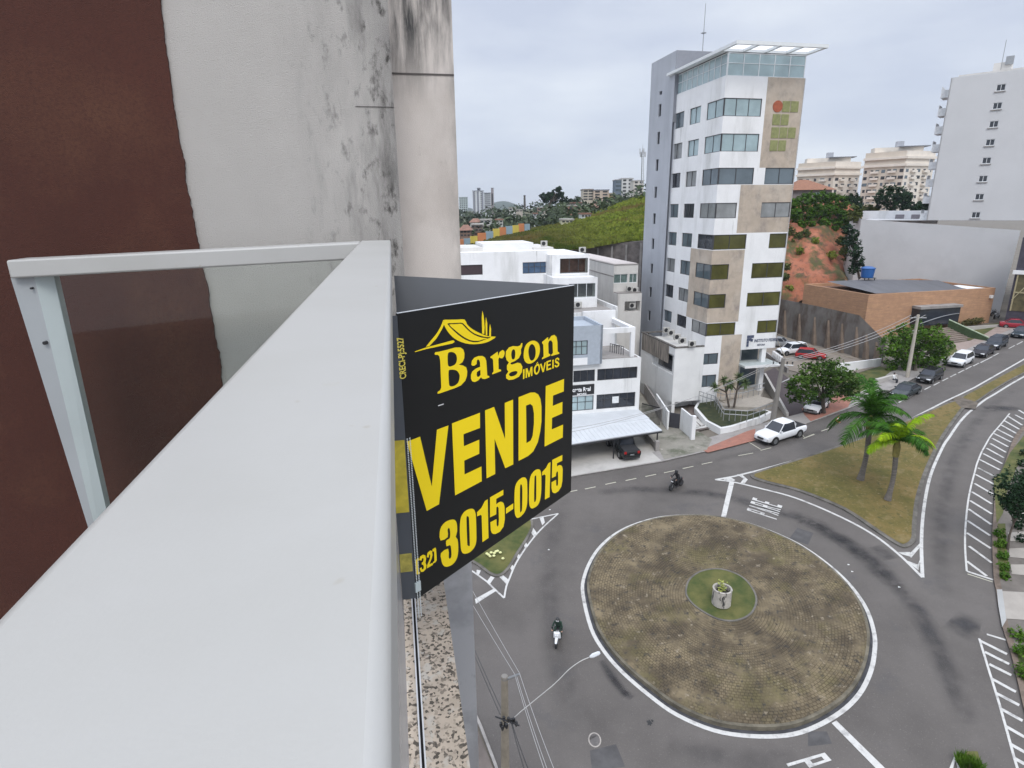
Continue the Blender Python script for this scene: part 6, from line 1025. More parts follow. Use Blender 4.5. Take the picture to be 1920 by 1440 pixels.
# grass tuft and flowers
def tuft(label, px, py, r, n, m, name='grass_tuft', cat='grass', h=.5):
    c = G(px, py, .14); rnd = random.Random(px); b = MB()
    for k in range(n):
        a_ = rnd.uniform(0, 6.28); rr = r * rnd.random() ** .5; p = c + Vector((math.cos(a_) * rr, math.sin(a_) * rr, 0)); v = Vector((rnd.gauss(0, .4), rnd.gauss(0, .4), 1)) * h * rnd.uniform(.5, 1.1); w_ = Vector((math.cos(a_), math.sin(a_), 0)) * .03; b.add([p - w_, p + w_, p + v], [(0, 1, 2)])
    return tag(b.build(name, m, None, fixn=False), label, cat)
tuft('bushy green plant on the island tip at the bottom edge', 1818, 1434, .55, 500, L_MID, 'low_plant', 'plant', .42)
b = MB(); rnd = random.Random(2)
for x, y in ((916, 1040), (921, 1036), (927, 1037), (919, 1043), (933, 1033), (938, 1036), (943, 1047), (913, 1038), (926, 1042), (930, 1034)): c = G(x, y, .3); b.lathe(c, [(0, .06), (.10, .05), (.13, 0), (0, -.05)], 7)
tag(b.build('flower_patch', mat('pale_yellow_flowers', (.62, .62, .3), .7, .1), None), 'pale yellow flowers on the small grass island beside the sign', 'flowers')
hd = MB(); L = []
for k in range(16): p = G(1797 + k * 3.3, 612.5 - k * .7, .9); L.append(((p.x, p.y + .8, p.z), .8))
tag(leaves(L, 2600, .15, 81, shell=.3).build('hedge', leafmat('olive_hedge', (.06, .065, .02), (.14, .125, .05)), None, fixn=False), 'dry olive hedge along the foot of the brick hall right of the entrance', 'hedge')
# ================================================================== VEHICLES
def car(label, px, py, dpx, body, kind='hatch', cat='car', group=None, name='parked_car', flip=False, scale=1.0, dz=.03, roof=None, zz=None):
    """px, py: ground point under the middle; dpx: image direction of the nose"""
    c = G(px, py, dz); a_, b_ = G(px - dpx[0], py - dpx[1]).xy, G(px + dpx[0], py + dpx[1]).xy; v = (b_ - a_); rz = math.atan2(v.y, v.x)
    if zz is not None: c.z = zz
    t = thing(name, label, cat, c, group, rz); pitch = (H(*(c.xy + v.normalized() * 2)) - H(*(c.xy - v.normalized() * 2))) / 4; t.rotation_euler = (0, -math.atan(pitch), rz)
    L, W_, Hh = {'hatch': (4.1, 1.74, 1.5), 'suv': (4.4, 1.82, 1.66), 'pickup': (5.35, 1.92, 1.92), 'sedan': (4.5, 1.76, 1.46)}[kind]; L *= scale; w = W_ / 2; h = Hh; bt = {'hatch': .92, 'suv': 1.02, 'pickup': 1.15, 'sedan': .92}[kind]; clr = {'pickup': .38, 'suv': .28}.get(kind, .2)
    paint = mat('paint_%s_%.2f' % (kind, sum(body)), body, .25, .02, 1, spec=.6)
    S = {'hatch': [(-.5, .62, .80), (-.485, .86, .93), (-.44, bt, 1), (-.15, bt, 1), (.16, bt, 1), (.22, .90, .99), (.38, .80, .96), (.465, .70, .88), (.5, .50, .78)],
         'suv': [(-.5, .70, .84), (-.485, .98, .94), (-.44, bt, 1), (-.1, bt, 1), (.18, bt, 1), (.24, 1.0, .99), (.40, .92, .96), (.475, .80, .90), (.5, .55, .82)],
         'sedan': [(-.5, .60, .82), (-.49, .88, .92), (-.40, .94, .98), (-.28, .95, 1), (.14, bt, 1), (.22, .88, .99), (.38, .78, .96), (.47, .68, .88), (.5, .50, .80)],
         'pickup': [(-.5, 1.02, .93), (-.49, 1.12, .97), (-.42, 1.13, 1), (-.12, 1.13, 1), (.16, 1.15, 1), (.23, 1.16, .99), (.38, 1.12, .97), (.455, 1.05, .93), (.485, .92, .88), (.5, .66, .80)]}[kind]
    rings = []
    for x, z, ww in S:
        zb = clr + (.12 if abs(x) > .47 else 0); rings.append([(x * L, -w * ww * .9, zb), (x * L, -w * ww, zb + .2), (x * L, -w * ww, z - .16), (x * L, -w * ww * .93, z - .04), (x * L, -w * ww * .80, z), (x * L, w * ww * .80, z), (x * L, w * ww * .93, z - .04), (x * L, w * ww, z - .16), (x * L, w * ww, zb + .2), (x * L, w * ww * .9, zb)])
    bd = MB().loft(rings).build('body', paint, t, local=True, smooth=True, bevel=.02)
    cab = {'hatch': (-.47, -.38, .06, .22), 'suv': (-.475, -.42, .08, .22), 'sedan': (-.37, -.20, .06, .20), 'pickup': (-.205, -.185, .075, .22)}[kind]; x0, x1, x2, x3 = [v_ * L for v_ in cab]; wb, wt = w * .93, w * .74
    gl = MB(); gl.add([(x0, -wb, bt - .05), (x3, -wb, bt - .05), (x3, wb, bt - .05), (x0, wb, bt - .05), (x1, -wt, h - .05), (x2, -wt, h - .05), (x2, wt, h - .05), (x1, wt, h - .05)], [(0, 1, 5, 4), (1, 2, 6, 5), (2, 3, 7, 6), (3, 0, 4, 7), (4, 5, 6, 7)]); gl.build('windows', GLASSD, t, local=True)
    m = MB(); m.loft([[(x1 - .05, -wt * .96, h - .05), (x1 - .05, wt * .96, h - .05), (x1 - .02, wt * .9, h - .02), (x1 - .02, -wt * .9, h - .02)], [((x1 + x2) / 2, -wt - .03, h - .06), ((x1 + x2) / 2, wt + .03, h - .06), ((x1 + x2) / 2, wt * .9, h + .03), ((x1 + x2) / 2, -wt * .9, h + .03)], [(x2 + .04, -wt * .98, h - .06), (x2 + .04, wt * .98, h - .06), (x2, wt * .9, h - .015), (x2, -wt * .9, h - .015)]])
    for sg_ in (-1, 1):
        for (xa, xb) in ((x0, x1), (x3, x2)): m.path([(xa, sg_ * wb * 1.0, bt - .04), (xb, sg_ * wt * 1.01, h - .05)], .038, 5)
    m.build('roof', paint if roof is None else roof, t, local=True, smooth=True)
    if kind == 'pickup':
        xr, xf = -.485 * L, -.215 * L; MB().box((xr, -w * .80, .6), (xf, w * .80, 1.165)).build('load_bed', mat('bed_cover_dark', (.02, .02, .022), .6), t, local=True); m = MB()
        for sg_ in (-1, 1): m.path([(xf + .1, sg_ * w * .8, 1.12), (xf - .1, sg_ * w * .75, 1.55), (xf + .15, sg_ * w * .7, h - .08)], .045, 6)
        m.build('roll_bar', paint, t, local=True)
    wr = {'pickup': .41, 'suv': .34}.get(kind, .30); wm = None
    for sx, sy_ in ((.31, -1), (.31, 1), (-.31, -1), (-.31, 1)):
        if wm is None:
            m = MB(); m.path([(0, -.11, 0), (0, -.10, 0), (0, .10, 0), (0, .11, 0)], [wr * .93, wr, wr, wr * .93], 20); o = m.build('wheel', RUBBER, t, local=True, smooth=True); m = MB(); m.path([(0, -.118, 0), (0, .118, 0)], wr * .62, 16); r_ = m.build('rim', CHROME, o, local=True); wm = o
        else: o = copy_tree(wm, t)
        o.location = (sx * L, sy_ * (w - .10), wr)
    for sx in (.31, -.31):
        for sg_ in (-1, 1): MB().path([(sx * L, sg_ * (w - .30), wr + .01), (sx * L, sg_ * (w + .004), wr + .01)], wr * 1.18, 20).build('wheel_arch', mat('arch_black', (.01, .01, .01), .8), t, local=True)
    for sg_ in (-1, 1):
        zf = S[-3][1] - .13; m = MB(); m.box((.44 * L, sg_ * w * .52 - .16, zf - .08), (.482 * L, sg_ * w * .52 + .16, zf + .07)).build('headlight', LAMPM, t, local=True, bevel=.02) if False else None
        m = MB(); m.add([(.497 * L, sg_ * w * .40, zf - .13), (.497 * L, sg_ * w * .78, zf - .12), (.44 * L, sg_ * w * .955, zf - .02), (.462 * L, sg_ * w * .90, zf + .07), (.481 * L, sg_ * w * .42, zf + .03)], [(0, 1, 2, 3, 4)]); m.build('headlight', LAMPM, t, local=True)
        MB().box((-.503 * L, sg_ * w * .70 - .12, bt - .30), (-.49 * L, sg_ * w * .70 + .12, bt - .06)).build('tail_light', LAMPR, t, local=True)
        MB().box((x3 - .32, sg_ * (wb + .10) - .09, bt + .01), (x3 - .20, sg_ * (wb + .10) + .09, bt + .15)).build('wing_mirror', paint, t, local=True, bevel=.02)
    MB().box((.49 * L, -w * .38, clr + .25), (.504 * L, w * .38, clr + .42)).build('grille', BLACKM, t, local=True); MB().box((.505 * L, -.2, clr + .12), (.51 * L, .2, clr + .23)).build('number_plate', STEEL, t, local=True); MB().box((-.509 * L, -.2, bt - .45), (-.502 * L, .2, bt - .33)).build('number_plate', STEEL, t, local=True)
    MB().box((-.497 * L, -w * .86, clr - .02), (.49 * L, w * .86, clr + .12)).build('sill', BLACKM, t, local=True); return t
WHT = (.78, .79, .80); BLK = (.012, .012, .014)
K_ = 'cars parked along the far kerb'
car('white double-cab pickup truck parked at the kerb beside the concrete pole', 1462, 822, (-20, 6.2), WHT, 'pickup', 'pickup truck', None, 'pickup_truck', scale=1.04)
car('white hatchback crossover parked alone between two black cars', 1800, 683, (-14, 7.2), WHT, 'suv', group=K_)
car('black car parked behind the palm, nearest the roundabout of the dark parked cars', 1697, 741, (-14, 6.6), (.02, .03, .035), 'sedan', group=K_)
car('black hatchback parked by the pale leaning pole', 1742, 713, (-14, 7), BLK, 'hatch', group=K_)
car('dark charcoal car parked directly behind the white crossover', 1842, 665, (-14, 7.2), (.022, .02, .028), 'sedan', group=K_)
car('dark blue-grey hatchback parked last in the row before the driveway gap', 1866, 651, (-14, 7.2), (.03, .04, .055), 'suv', group=K_)
car('dark grey-blue car at the right edge beyond the driveway', 1915, 630, (-14, 6.4), (.04, .055, .07), 'sedan', group=K_)
car('red car parked across the driveway at the right edge', 1906, 615, (14, .8), (.32, .015, .03), 'sedan')
car('black pickup truck parked under the white carport roof', 1166, 846, (-12, -13), (.012, .014, .015), 'pickup', 'pickup truck', None, 'pickup_truck', dz=.08)
LT = 'cars in the small parking lot'
car('white crossover in the parking lot behind the tower', 1484, 663, (-14, 1.5), WHT, 'suv', group=LT, dz=.1)
car('red hatchback in the parking lot, right of the white crossover', 1520, 672, (14, 1), (.42, .02, .02), 'hatch', group=LT, dz=.1)
car('silver car half hidden behind the tower in the parking lot', 1462, 649, (14, 1), (.30, .31, .32), 'sedan', group=LT, dz=.1)
car('white car half hidden under the dark street tree', 1530, 768, (-10, 8), WHT, 'hatch', dz=.1)
# ---- motorcycles and riders
def skin_body(name, joints, bones, mats_, parent=None, sub=2):
    me = bpy.data.meshes.new(name); me.from_pydata([j[0] for j in joints], bones, []); me.materials.append(mats_); o = bpy.data.objects.new(name, me); COL.objects.link(o); bmm = bmesh.new(); bmm.from_mesh(me); lay = bmm.verts.layers.skin.verify(); bmm.verts.ensure_lookup_table()
    for v, j in zip(bmm.verts, joints): v[lay].radius = (j[1], j[1] if len(j) < 3 else j[2]); v[lay].use_root = False
    bmm.verts[0][lay].use_root = True; bmm.to_mesh(me); bmm.free(); s = o.modifiers.new('skin', 'SKIN'); s.use_smooth_shade = True; u = o.modifiers.new('sub', 'SUBSURF'); u.levels = u.render_levels = sub; o.parent = parent; return o
def rider(label, loc, rot, coat, legs_c, helm, visor=None):
    t = thing('person', label, 'person', loc); t.rotation_euler = rot
    # pelvis, spine, neck, arms to the handlebar, bent legs on the foot rests (x forward)
    J = [((-.25, 0, .88), .15, .17), ((-.18, 0, 1.08), .13, .17), ((-.08, 0, 1.30), .12, .19), ((-.04, 0, 1.43), .065, .065), ((-.02, 0, 1.50), .06, .06),
         ((-.08, .20, 1.36), .065), ((.10, .30, 1.13), .05), ((.34, .30, 1.04), .035), ((-.08, -.20, 1.36), .065), ((.10, -.30, 1.13), .05), ((.34, -.30, 1.04), .035),
         ((-.22, .12, .84), .10), ((.14, .20, .74), .085), ((.02, .19, .36), .055), ((.14, .19, .30), .045), ((-.22, -.12, .84), .10), ((.14, -.20, .74), .085), ((.02, -.19, .36), .055), ((.14, -.19, .30), .045)]
    B_ = [(0, 1), (1, 2), (2, 3), (3, 4), (2, 5), (5, 6), (6, 7), (2, 8), (8, 9), (9, 10), (0, 11), (11, 12), (12, 13), (13, 14), (0, 15), (15, 16), (16, 17), (17, 18)]
    skin_body('body', J, B_, coat, t)
    m = MB(); m.lathe((0, 0, 1.60), [(0, -.13), (.08, -.13), (.125, -.06), (.142, .02), (.125, .09), (.07, .14), (0, .15)], 16); m.build('helmet', helm, t, local=True, smooth='all')
    MB().box((.085, -.09, 1.56), (.146, .09, 1.64)).build('visor', visor or GLASSD, t, local=True, bevel=.02)
    for sg_ in (-1, 1):
        m = MB()
        for k in range(4): y_ = sg_ * (.265 + k * .022); m.path([(.345, y_, 1.045), (.385, y_, 1.055), (.40, y_, 1.03), (.38, y_, 1.015)], [.011, .011, .010, .009], 6)
        m.path([(.335, sg_ * .262, 1.03), (.36, sg_ * .25, 1.01), (.38, sg_ * .25, 1.0)], [.013, .012, .010], 6); m.box((.31, sg_ * .30 - .045, 1.025), (.355, sg_ * .30 + .045, 1.058)); m.build('hand', SKIN, t, local=True, smooth=True)
        MB().path([(-.05, sg_ * .19, .30), (.08, sg_ * .19, .285), (.20, sg_ * .19, .27)], [.05, .055, .035], 8).build('shoe', BLACKM, t, local=True, smooth=True)
    return t
def bike(label, loc, rot, body, accent, name='motorcycle', wf=1.0):
    t = thing(name, label, 'motorcycle', loc); t.rotation_euler = rot
    for x in (.66, -.62):
        m = MB(); pts_ = [(x + .25 * math.cos(a), 0, .30 + .25 * math.sin(a)) for a in [2 * math.pi * k / 20 for k in range(21)]]; m.path(pts_, .06, 8); o = m.build('wheel', RUBBER, t, local=True, smooth=True); m = MB(); m.path([(x, -.03, .30), (x, .03, .30)], .20, 16); m.build('rim', mat('bike_rim', (.05, .05, .055), .4), o, local=True)
    m = MB(); m.loft([[(x, -w_ * wf, zb), (x, w_ * wf, zb), (x, w_ * wf * .9, zt), (x, -w_ * wf * .9, zt)] for x, w_, zb, zt in ((-.80, .05, .60, .78), (-.60, .13, .48, .82), (-.25, .16, .34, .80), (.0, .14, .28, .60), (.22, .15, .30, .62), (.36, .16, .45, .98), (.55, .10, .62, 1.0))]); m.build('fairing', body, t, local=True, smooth='all', bevel=.03)
    MB().loft([[(x, -w_, .80), (x, w_, .80), (x, w_, .86), (x, -w_, .86)] for x, w_ in ((-.72, .08), (-.45, .13), (-.1, .12), (.04, .08))]).build('seat', BLACKM, t, local=True, bevel=.02)
    m = MB(); m.path([(.30, 0, 1.0), (.34, 0, 1.06)], .03, 8); m.path([(.36, -.36, 1.03), (.33, -.12, 1.08), (.33, .12, 1.08), (.36, .36, 1.03)], .018, 8); m.build('handlebar', BLACKM, t, local=True)
    m = MB(); m.path([(.38, -.07, .95), (.66, -.09, .30)], .025, 6); m.path([(.38, .07, .95), (.66, .09, .30)], .025, 6); m.build('fork', STEEL, t, local=True); MB().loft([[(.46, -.11, .60), (.46, .11, .60), (.46, .1, .66), (.46, -.1, .66)], [(.66, -.09, .64), (.66, .09, .64), (.66, .06, .68), (.66, -.06, .68)], [(.90, -.06, .50), (.90, .06, .50), (.90, .05, .54), (.90, -.05, .54)]]).build('front_mudguard', accent, t, local=True, bevel=.01)
    for sg_ in (-1, 1): MB().path([(.36, sg_ * .24, 1.06), (.33, sg_ * .30, 1.22)], .01, 6).path([(.31, sg_ * .30, 1.24), (.33, sg_ * .30, 1.24)], .06, 12).build('mirror', BLACKM, t, local=True); MB().lathe((.55, sg_ * .06, .84), [(0, .05), (.05, .03), (.05, -.03), (0, -.05)], 10).build('headlight', LAMPM, t, local=True)
    MB().box((-.83, -.05, .66), (-.80, .05, .72)).build('tail_light', LAMPR, t, local=True); MB().path([(-.1, -.16, .32), (-.6, -.2, .38), (-.85, -.2, .42)], [.03, .05, .05], 8).build('exhaust', CHROME, t, local=True); MB().box((-.1, -.24, .26), (.2, .24, .29)).build('foot_rest', BLACKM, t, local=True); return t
def bike_at(px, py, dpx, lean=0):
    c = G(px, py, .03); a_, b_ = G(px - dpx[0], py - dpx[1]).xy, G(px + dpx[0], py + dpx[1]).xy; v = (b_ - a_).normalized(); sl_ = (H(*(c.xy + v)) - H(*(c.xy - v))) / 2; return c, (lean, -math.atan(sl_), math.atan2(v.y, v.x))
c, r = bike_at(1046, 1198, (-4, 22)); bike('white scooter ridden towards the viewer on the roundabout', c, r, mat('scooter_white', (.78, .79, .8), .3, .02), mat('scooter_white', (.8, .8, .8)), wf=1.5); rider('person in a dark green jacket and dark helmet riding the white scooter', c, r, mat('dark_green_jacket', (.012, .035, .022), .8, .1), None, mat('helmet_dark', (.03, .03, .03), .3), mat('visor_pale', (.6, .6, .6), .2))
c, r = bike_at(1268, 915, (-14, 7)); bike('black motorcycle ridden towards the left in front of the roundabout', c, r, mat('bike_black', (.012, .012, .014), .3), mat('bike_black', (.012, .012, .014))); rider('person in black clothing and black helmet riding the black motorcycle', c, r, mat('black_jacket', (.010, .010, .012), .8, .1), None, mat('helmet_black', (.012, .012, .012), .25))
for i, (px, py, cc, lb) in enumerate(((1862, 592, (.05, .05, .05), 'dark motorcycle parked against the wall beside the red car'), (1868, 597, (.6, .6, .6), 'pale motorcycle parked in front of the dark one by the podium wall'))):
    c, r = bike_at(px, py, (-8, 2)); c.z += .8 * 0; bike(lb, c, r, mat('moto_paint_%d' % i, cc, .4), BLACKM)
# person sitting on the low wall
c = G(1675, 712, .45); pt = thing('person', 'person with dark hair in a white shirt and dark trousers sitting on the low wall', 'person', c, None); pt.rotation_euler = (0, 0, math.radians(-60))
skin_body('body', [((0, 0, .10), .13, .16), ((0, 0, .32), .12, .16), ((.02, 0, .52), .11, .18), ((.03, 0, .64), .05, .05), ((.04, 0, .70), .05, .05), ((.02, .2, .56), .055), ((.1, .24, .32), .045), ((.28, .16, .2), .035), ((.02, -.2, .56), .055), ((.1, -.24, .32), .045), ((.28, -.16, .2), .035), ((.05, .1, .08), .09), ((.42, .13, .08), .07), ((.45, .13, -.34), .045), ((.55, .13, -.38), .04), ((.05, -.1, .08), .09), ((.42, -.13, .08), .07), ((.45, -.13, -.34), .045), ((.55, -.13, -.38), .04)],
          [(0, 1), (1, 2), (2, 3), (3, 4), (2, 5), (5, 6), (6, 7), (2, 8), (8, 9), (9, 10), (0, 11), (11, 12), (12, 13), (13, 14), (0, 15), (15, 16), (16, 17), (17, 18)], mat('shirt_white', (.75, .76, .75), .8), pt)
MB().lathe((.04, 0, .80), [(0, -.12), (.06, -.11), (.09, -.04), (.095, .03), (.06, .10), (0, .12)], 14).build('head', SKIN, pt, local=True, smooth='all'); MB().lathe((.02, 0, .82), [(.10, -.08), (.11, 0), (.10, .07), (.05, .13), (0, .14)], 14).build('hair', BLACKM, pt, local=True, smooth='all')
m = MB()
for sg_ in (-1, 1): m.path([(.0, sg_ * .1, .08), (.44, sg_ * .13, .08), (.46, sg_ * .13, -.36)], [.115, .09, .06], 8)
m.build('trousers', mat('dark_trousers', (.02, .022, .03), .9), pt, local=True, smooth=True)
sw2 = thing('sitting_wall', 'low pale wall beside the lawn where a person sits', 'wall', G(1660, 718)); f_ = Frame(G(1644, 722).xy, G(1682, 709).xy); MB().box((0, 0, H(*f_.w(0, 0, 0)[:2]) - .2), (f_.L, .4, H(*f_.w(f_.L, 0, 0)[:2]) + .5), f_).build('wall', CONCL, sw2)
# blue water tank on the brick hall, traffic cone
q = P(1627, 510, 110); tk = thing('water_tank', 'blue plastic water tank on a small stand behind the brick hall', 'water tank', (q.x, q.y, q.z - 2.0)); k_ = 118 / FPX; MB().lathe(q, [(0, -.95), (1.0, -.95), (1.15, .55), (1.22, .6), (1.22, .72), (.6, 1.0), (0, 1.05)], 20).build('tank', mat('tank_blue', (.02, .11, .34), .4, .05), tk, smooth=True); m = MB()
for sx, sy_ in ((-1, -1), (1, -1), (1, 1), (-1, 1)): m.box((q.x + sx * .9 - .06, q.y + sy_ * .9 - .06, q.z - 3.0), (q.x + sx * .9 + .06, q.y + sy_ * .9 + .06, q.z - .97))
m.box((q.x - 1.1, q.y - 1.1, q.z - 1.05), (q.x + 1.1, q.y + 1.1, q.z - .96)); m.build('stand', BLACKM, tk)
c = G(1570, 791, .03); cn = thing('traffic_cone', 'orange traffic cone with a pale band on the street near the dark tree', 'traffic cone', c); OR = mat('cone_orange', (.62, .17, .05), .6, .05); MB().lathe(c, [(0, .75), (.035, .75), (.10, .45)], 16).lathe(c, [(.125, .32), (.19, .04)], 16).build('cone', OR, cn, smooth=True); MB().lathe(c, [(.10, .45), (.125, .32)], 16).build('band', WHITE, cn); MB().box(c + Vector((-.22, -.22, 0)), c + Vector((.22, .22, .04))).build('base', OR, cn)
# ================================================================== POLES, LAMP, WIRES
def wire(p0, p1, sag, n=14): return [p0.lerp(p1, k / n) - Vector((0, 0, sag * 4 * (k / n) * (1 - k / n))) for k in range(n + 1)]
def topof(B_, px, py): d_ = ray(px, py); k_ = math.hypot(B_.x, B_.y) / math.hypot(d_.x, d_.y); return CAM + d_ * k_
pB1 = G(1446, 803, .13); pT1 = topof(pB1, 1469, 672); pt1 = thing('utility_pole', 'thick grey concrete utility pole behind the white pickup, with arms and insulators', 'utility pole', pB1); MB().path([pB1 - Vector((0, 0, .2)), pT1], [.30, .19], 12).build('pole', CONCP, pt1, smooth=True); m = MB(); m.path([pT1 + Vector((-1.0, .2, -.7)), pT1 + Vector((1.0, -.2, -.7))], .06, 6); m.path([pT1 + Vector((0, 0, -2.6)), pT1 + Vector((.9, .1, -2.2))], .05, 6); m.build('cross_arm', STEEL, pt1); m = MB()
for s_ in (-.9, -.3, .4, .9): m.lathe(pT1 + Vector((s_, -.2 * s_, -.62)), [(0, .3), (.07, .28), (.09, .2), (.05, .15), (.09, .1), (.04, 0)], 8)
m.build('insulator', BLACKM, pt1)
pB2 = G(1701, 707, .13); pT2 = topof(pB2, 1722, 590); pt2 = thing('utility_pole', 'pale slender concrete utility pole in front of the bushy bright-green tree', 'utility pole', pB2); MB().path([pB2 - Vector((0, 0, .2)), pT2], [.24, .15], 12).build('pole', mat('pale_pole', (.46, .42, .36), .9, .08, 2), pt2, smooth=True); m = MB(); m.path([pT2 + Vector((-1.0, .1, -.4)), pT2 + Vector((1.0, -.1, -.4))], .06, 6); m.build('cross_arm', STEEL, pt2); m = MB()
for s_ in (-.9, .0, .9): m.lathe(pT2 + Vector((s_, 0, -.34)), [(0, .3), (.07, .28), (.09, .2), (.05, .15), (.09, .1), (.04, 0)], 8)
m.build('insulator', BLACKM, pt2)
tp_ = P(946, 1268, 17.5); pB3 = Vector((tp_.x - .12, tp_.y + .05, H(tp_.x, tp_.y) + .1)); pt3 = thing('utility_pole', 'round concrete utility pole rising below the viewer with a side arm and black cable clamps', 'utility pole', pB3); MB().path([pB3, tp_], [.24, .125], 14).build('pole', mat('brownish_pole', (.26, .225, .175), .9, .15, 2), pt3, smooth=True); MB().lathe(tp_, [(0, .03), (.11, .02), (.128, -.02), (.128, -.12)], 14).build('cap', CONCP, pt3); print('pole3', tp_, pB3)
am = P(974, 1264, 17.3); m = MB(); m.path([tp_ - Vector((0, 0, .15)), am], .045, 6); m.build('side_arm', STEEL, pt3); m = MB(); b3 = P(955, 1352, 17.0)
for k in range(9): o_ = Vector((random.uniform(-.35, .3), random.uniform(-.2, .2), random.uniform(-.35, .3))); m.lathe(b3 + o_, [(0, .12), (.05, .1), (.06, 0), (.03, -.1), (0, -.12)], 7)
m.path([b3 + Vector((-.5, .2, 0)), b3 + Vector((.35, -.2, 0))], .03, 5); m.build('cable_clamp', BLACKM, pt3)
lm_h = P(1113, 1231, 18.6); lr = P(930, 1345, 17.3); sl_ = thing('street_lamp', 'long thin curved lamp arm with a small silver lamp head reaching over the road', 'street lamp', P(945, 1360, 17.4)); pa_ = [P(x, y, Y_) for x, y, Y_ in ((948, 1362, 17.35), (970, 1340, 17.5), (1000, 1315, 17.8), (1040, 1282, 18.1), (1066, 1256, 18.35), (1088, 1240, 18.5), (1106, 1232, 18.6))]
MB().path([Vector(v) for v in cr([tuple(p) for p in pa_], 4)], .017, 8).build('arm', mat('lamp_arm_grey', (.42, .41, .39), .5, .08), sl_, smooth=True); hd_ = (pa_[-1] - pa_[-2]).normalized(); m = MB(); m.path([pa_[-1], pa_[-1] + hd_ * .12, pa_[-1] + hd_ * .36, pa_[-1] + hd_ * .42], [.04, .085, .075, .04], 6); m.build('lamp_head', mat('lamp_silver', (.62, .64, .66), .35, .03), sl_, smooth=True)
WM = mat('wire_grey', (.36, .35, .34), .6, .05); WD = mat('wire_dark', (.05, .05, .05), .6, .05)
def wires(label, lst, r, m_, sag=.1):
    b = MB()
    for a_, c_ in lst: b.path(wire(a_, c_, sag), r, 5)
    return tag(b.build('cable', m_, None), label, 'cable')
l1, l2 = P(974, 1262, 17.3), P(965, 1264, 17.4)
wires('pair of pale electric wires crossing the near road from the arm of the near pole', [(l1, P(820, 985, 29)), (l2, P(810, 1000, 29)), (l1, P(1050, 1470, 12.5)), (l2, P(1030, 1470, 12.5)), (l2 + Vector((.05, 0, 0)), P(1036, 1470, 12.5))], .011, WM, .12)
wires('thin dark telephone cables passing behind the near pole', [(P(940, 1330, 17.6), P(840, 1100, 27)), (P(938, 1340, 17.6), P(830, 1085, 27)), (P(958, 1352, 17), P(992, 1470, 12.4)), (P(960, 1356, 17), P(1002, 1470, 12.2))], .014, WD, .1)
wires('three overhead wires strung between the two street poles', [(pT1 + Vector((s_, 0, -.3)), pT2 + Vector((s_, 0, -.05))) for s_ in (-.9, 0, .9)], .03, WM, .7)
wires('overhead cable from the thick pole towards the parking lot', [(pT1 + Vector((.5, 0, -.3)), Vector(P(1452, 620, 80))), (P(1448, 622, 76), P(1600, 672, 84))], .045, mat('bundle_tan', (.30, .26, .2), .8), .3)
wires('overhead wires from the thick pole over the carport to the left', [(pT1 + Vector((-.9, 0, -.3)), P(1060, 812, 50)), (pT1 + Vector((-.3, 0, -.3)), P(1060, 806, 50))], .02, WM, .9)
# mast and chimney on the skyline
def mast(label, px, pyb, pyt, Y, r=.5):
    p, q = P(px, pyb, Y), P(px + 1, pyt, Y); t = thing('antenna_mast', label, 'antenna mast', p); m = MB(); s_ = r
    for k in range(3): a_ = k * 2.09; o_ = Vector((math.cos(a_), math.sin(a_), 0)) * s_; m.path([p + o_, q + o_ * .6], .09, 5)
    for k in range(14):
        z_ = k / 14; 
        for j in range(3): a_, c_ = j * 2.09, (j + 1) * 2.09; m.path([p.lerp(q, z_) + Vector((math.cos(a_), math.sin(a_), 0)) * s_ * (1 - .4 * z_), p.lerp(q, z_ + 1 / 14) + Vector((math.cos(c_), math.sin(c_), 0)) * s_ * (1 - .4 * z_)], .05, 4)
    m.build('lattice', STEEL, t); m = MB()
    for k in range(7): a_ = k * .9; o_ = Vector((math.cos(a_) * 1.0, math.sin(a_) * 1.0, 0)); c_ = p.lerp(q, .88 + .1 * (k % 2)); m.box(c_ + o_ - Vector((.15, .15, .9)), c_ + o_ + Vector((.15, .15, .9)))
    m.build('panel_antenna', mat('antenna_panel', (.45, .46, .48)), t); MB().path([q, q + Vector((0, 0, 2))], .05, 5).build('rod', STEEL, t)
mast('lattice telephone mast with panel antennas left of the grey stair shaft', 1204, 345, 282, 235, .55)
p, q = P(984, 392, 380), P(983.5, 368, 380); ch = thing('chimney', 'lone thin dark chimney stack on the skyline', 'chimney', p); MB().path([p, q], [.75, .6], 10).build('stack', mat('chimney_dark', (.10, .09, .085)), ch, smooth=True); MB().path([q, q + Vector((0, 0, .6))], .72, 10).build('rim', BLACKM, ch)
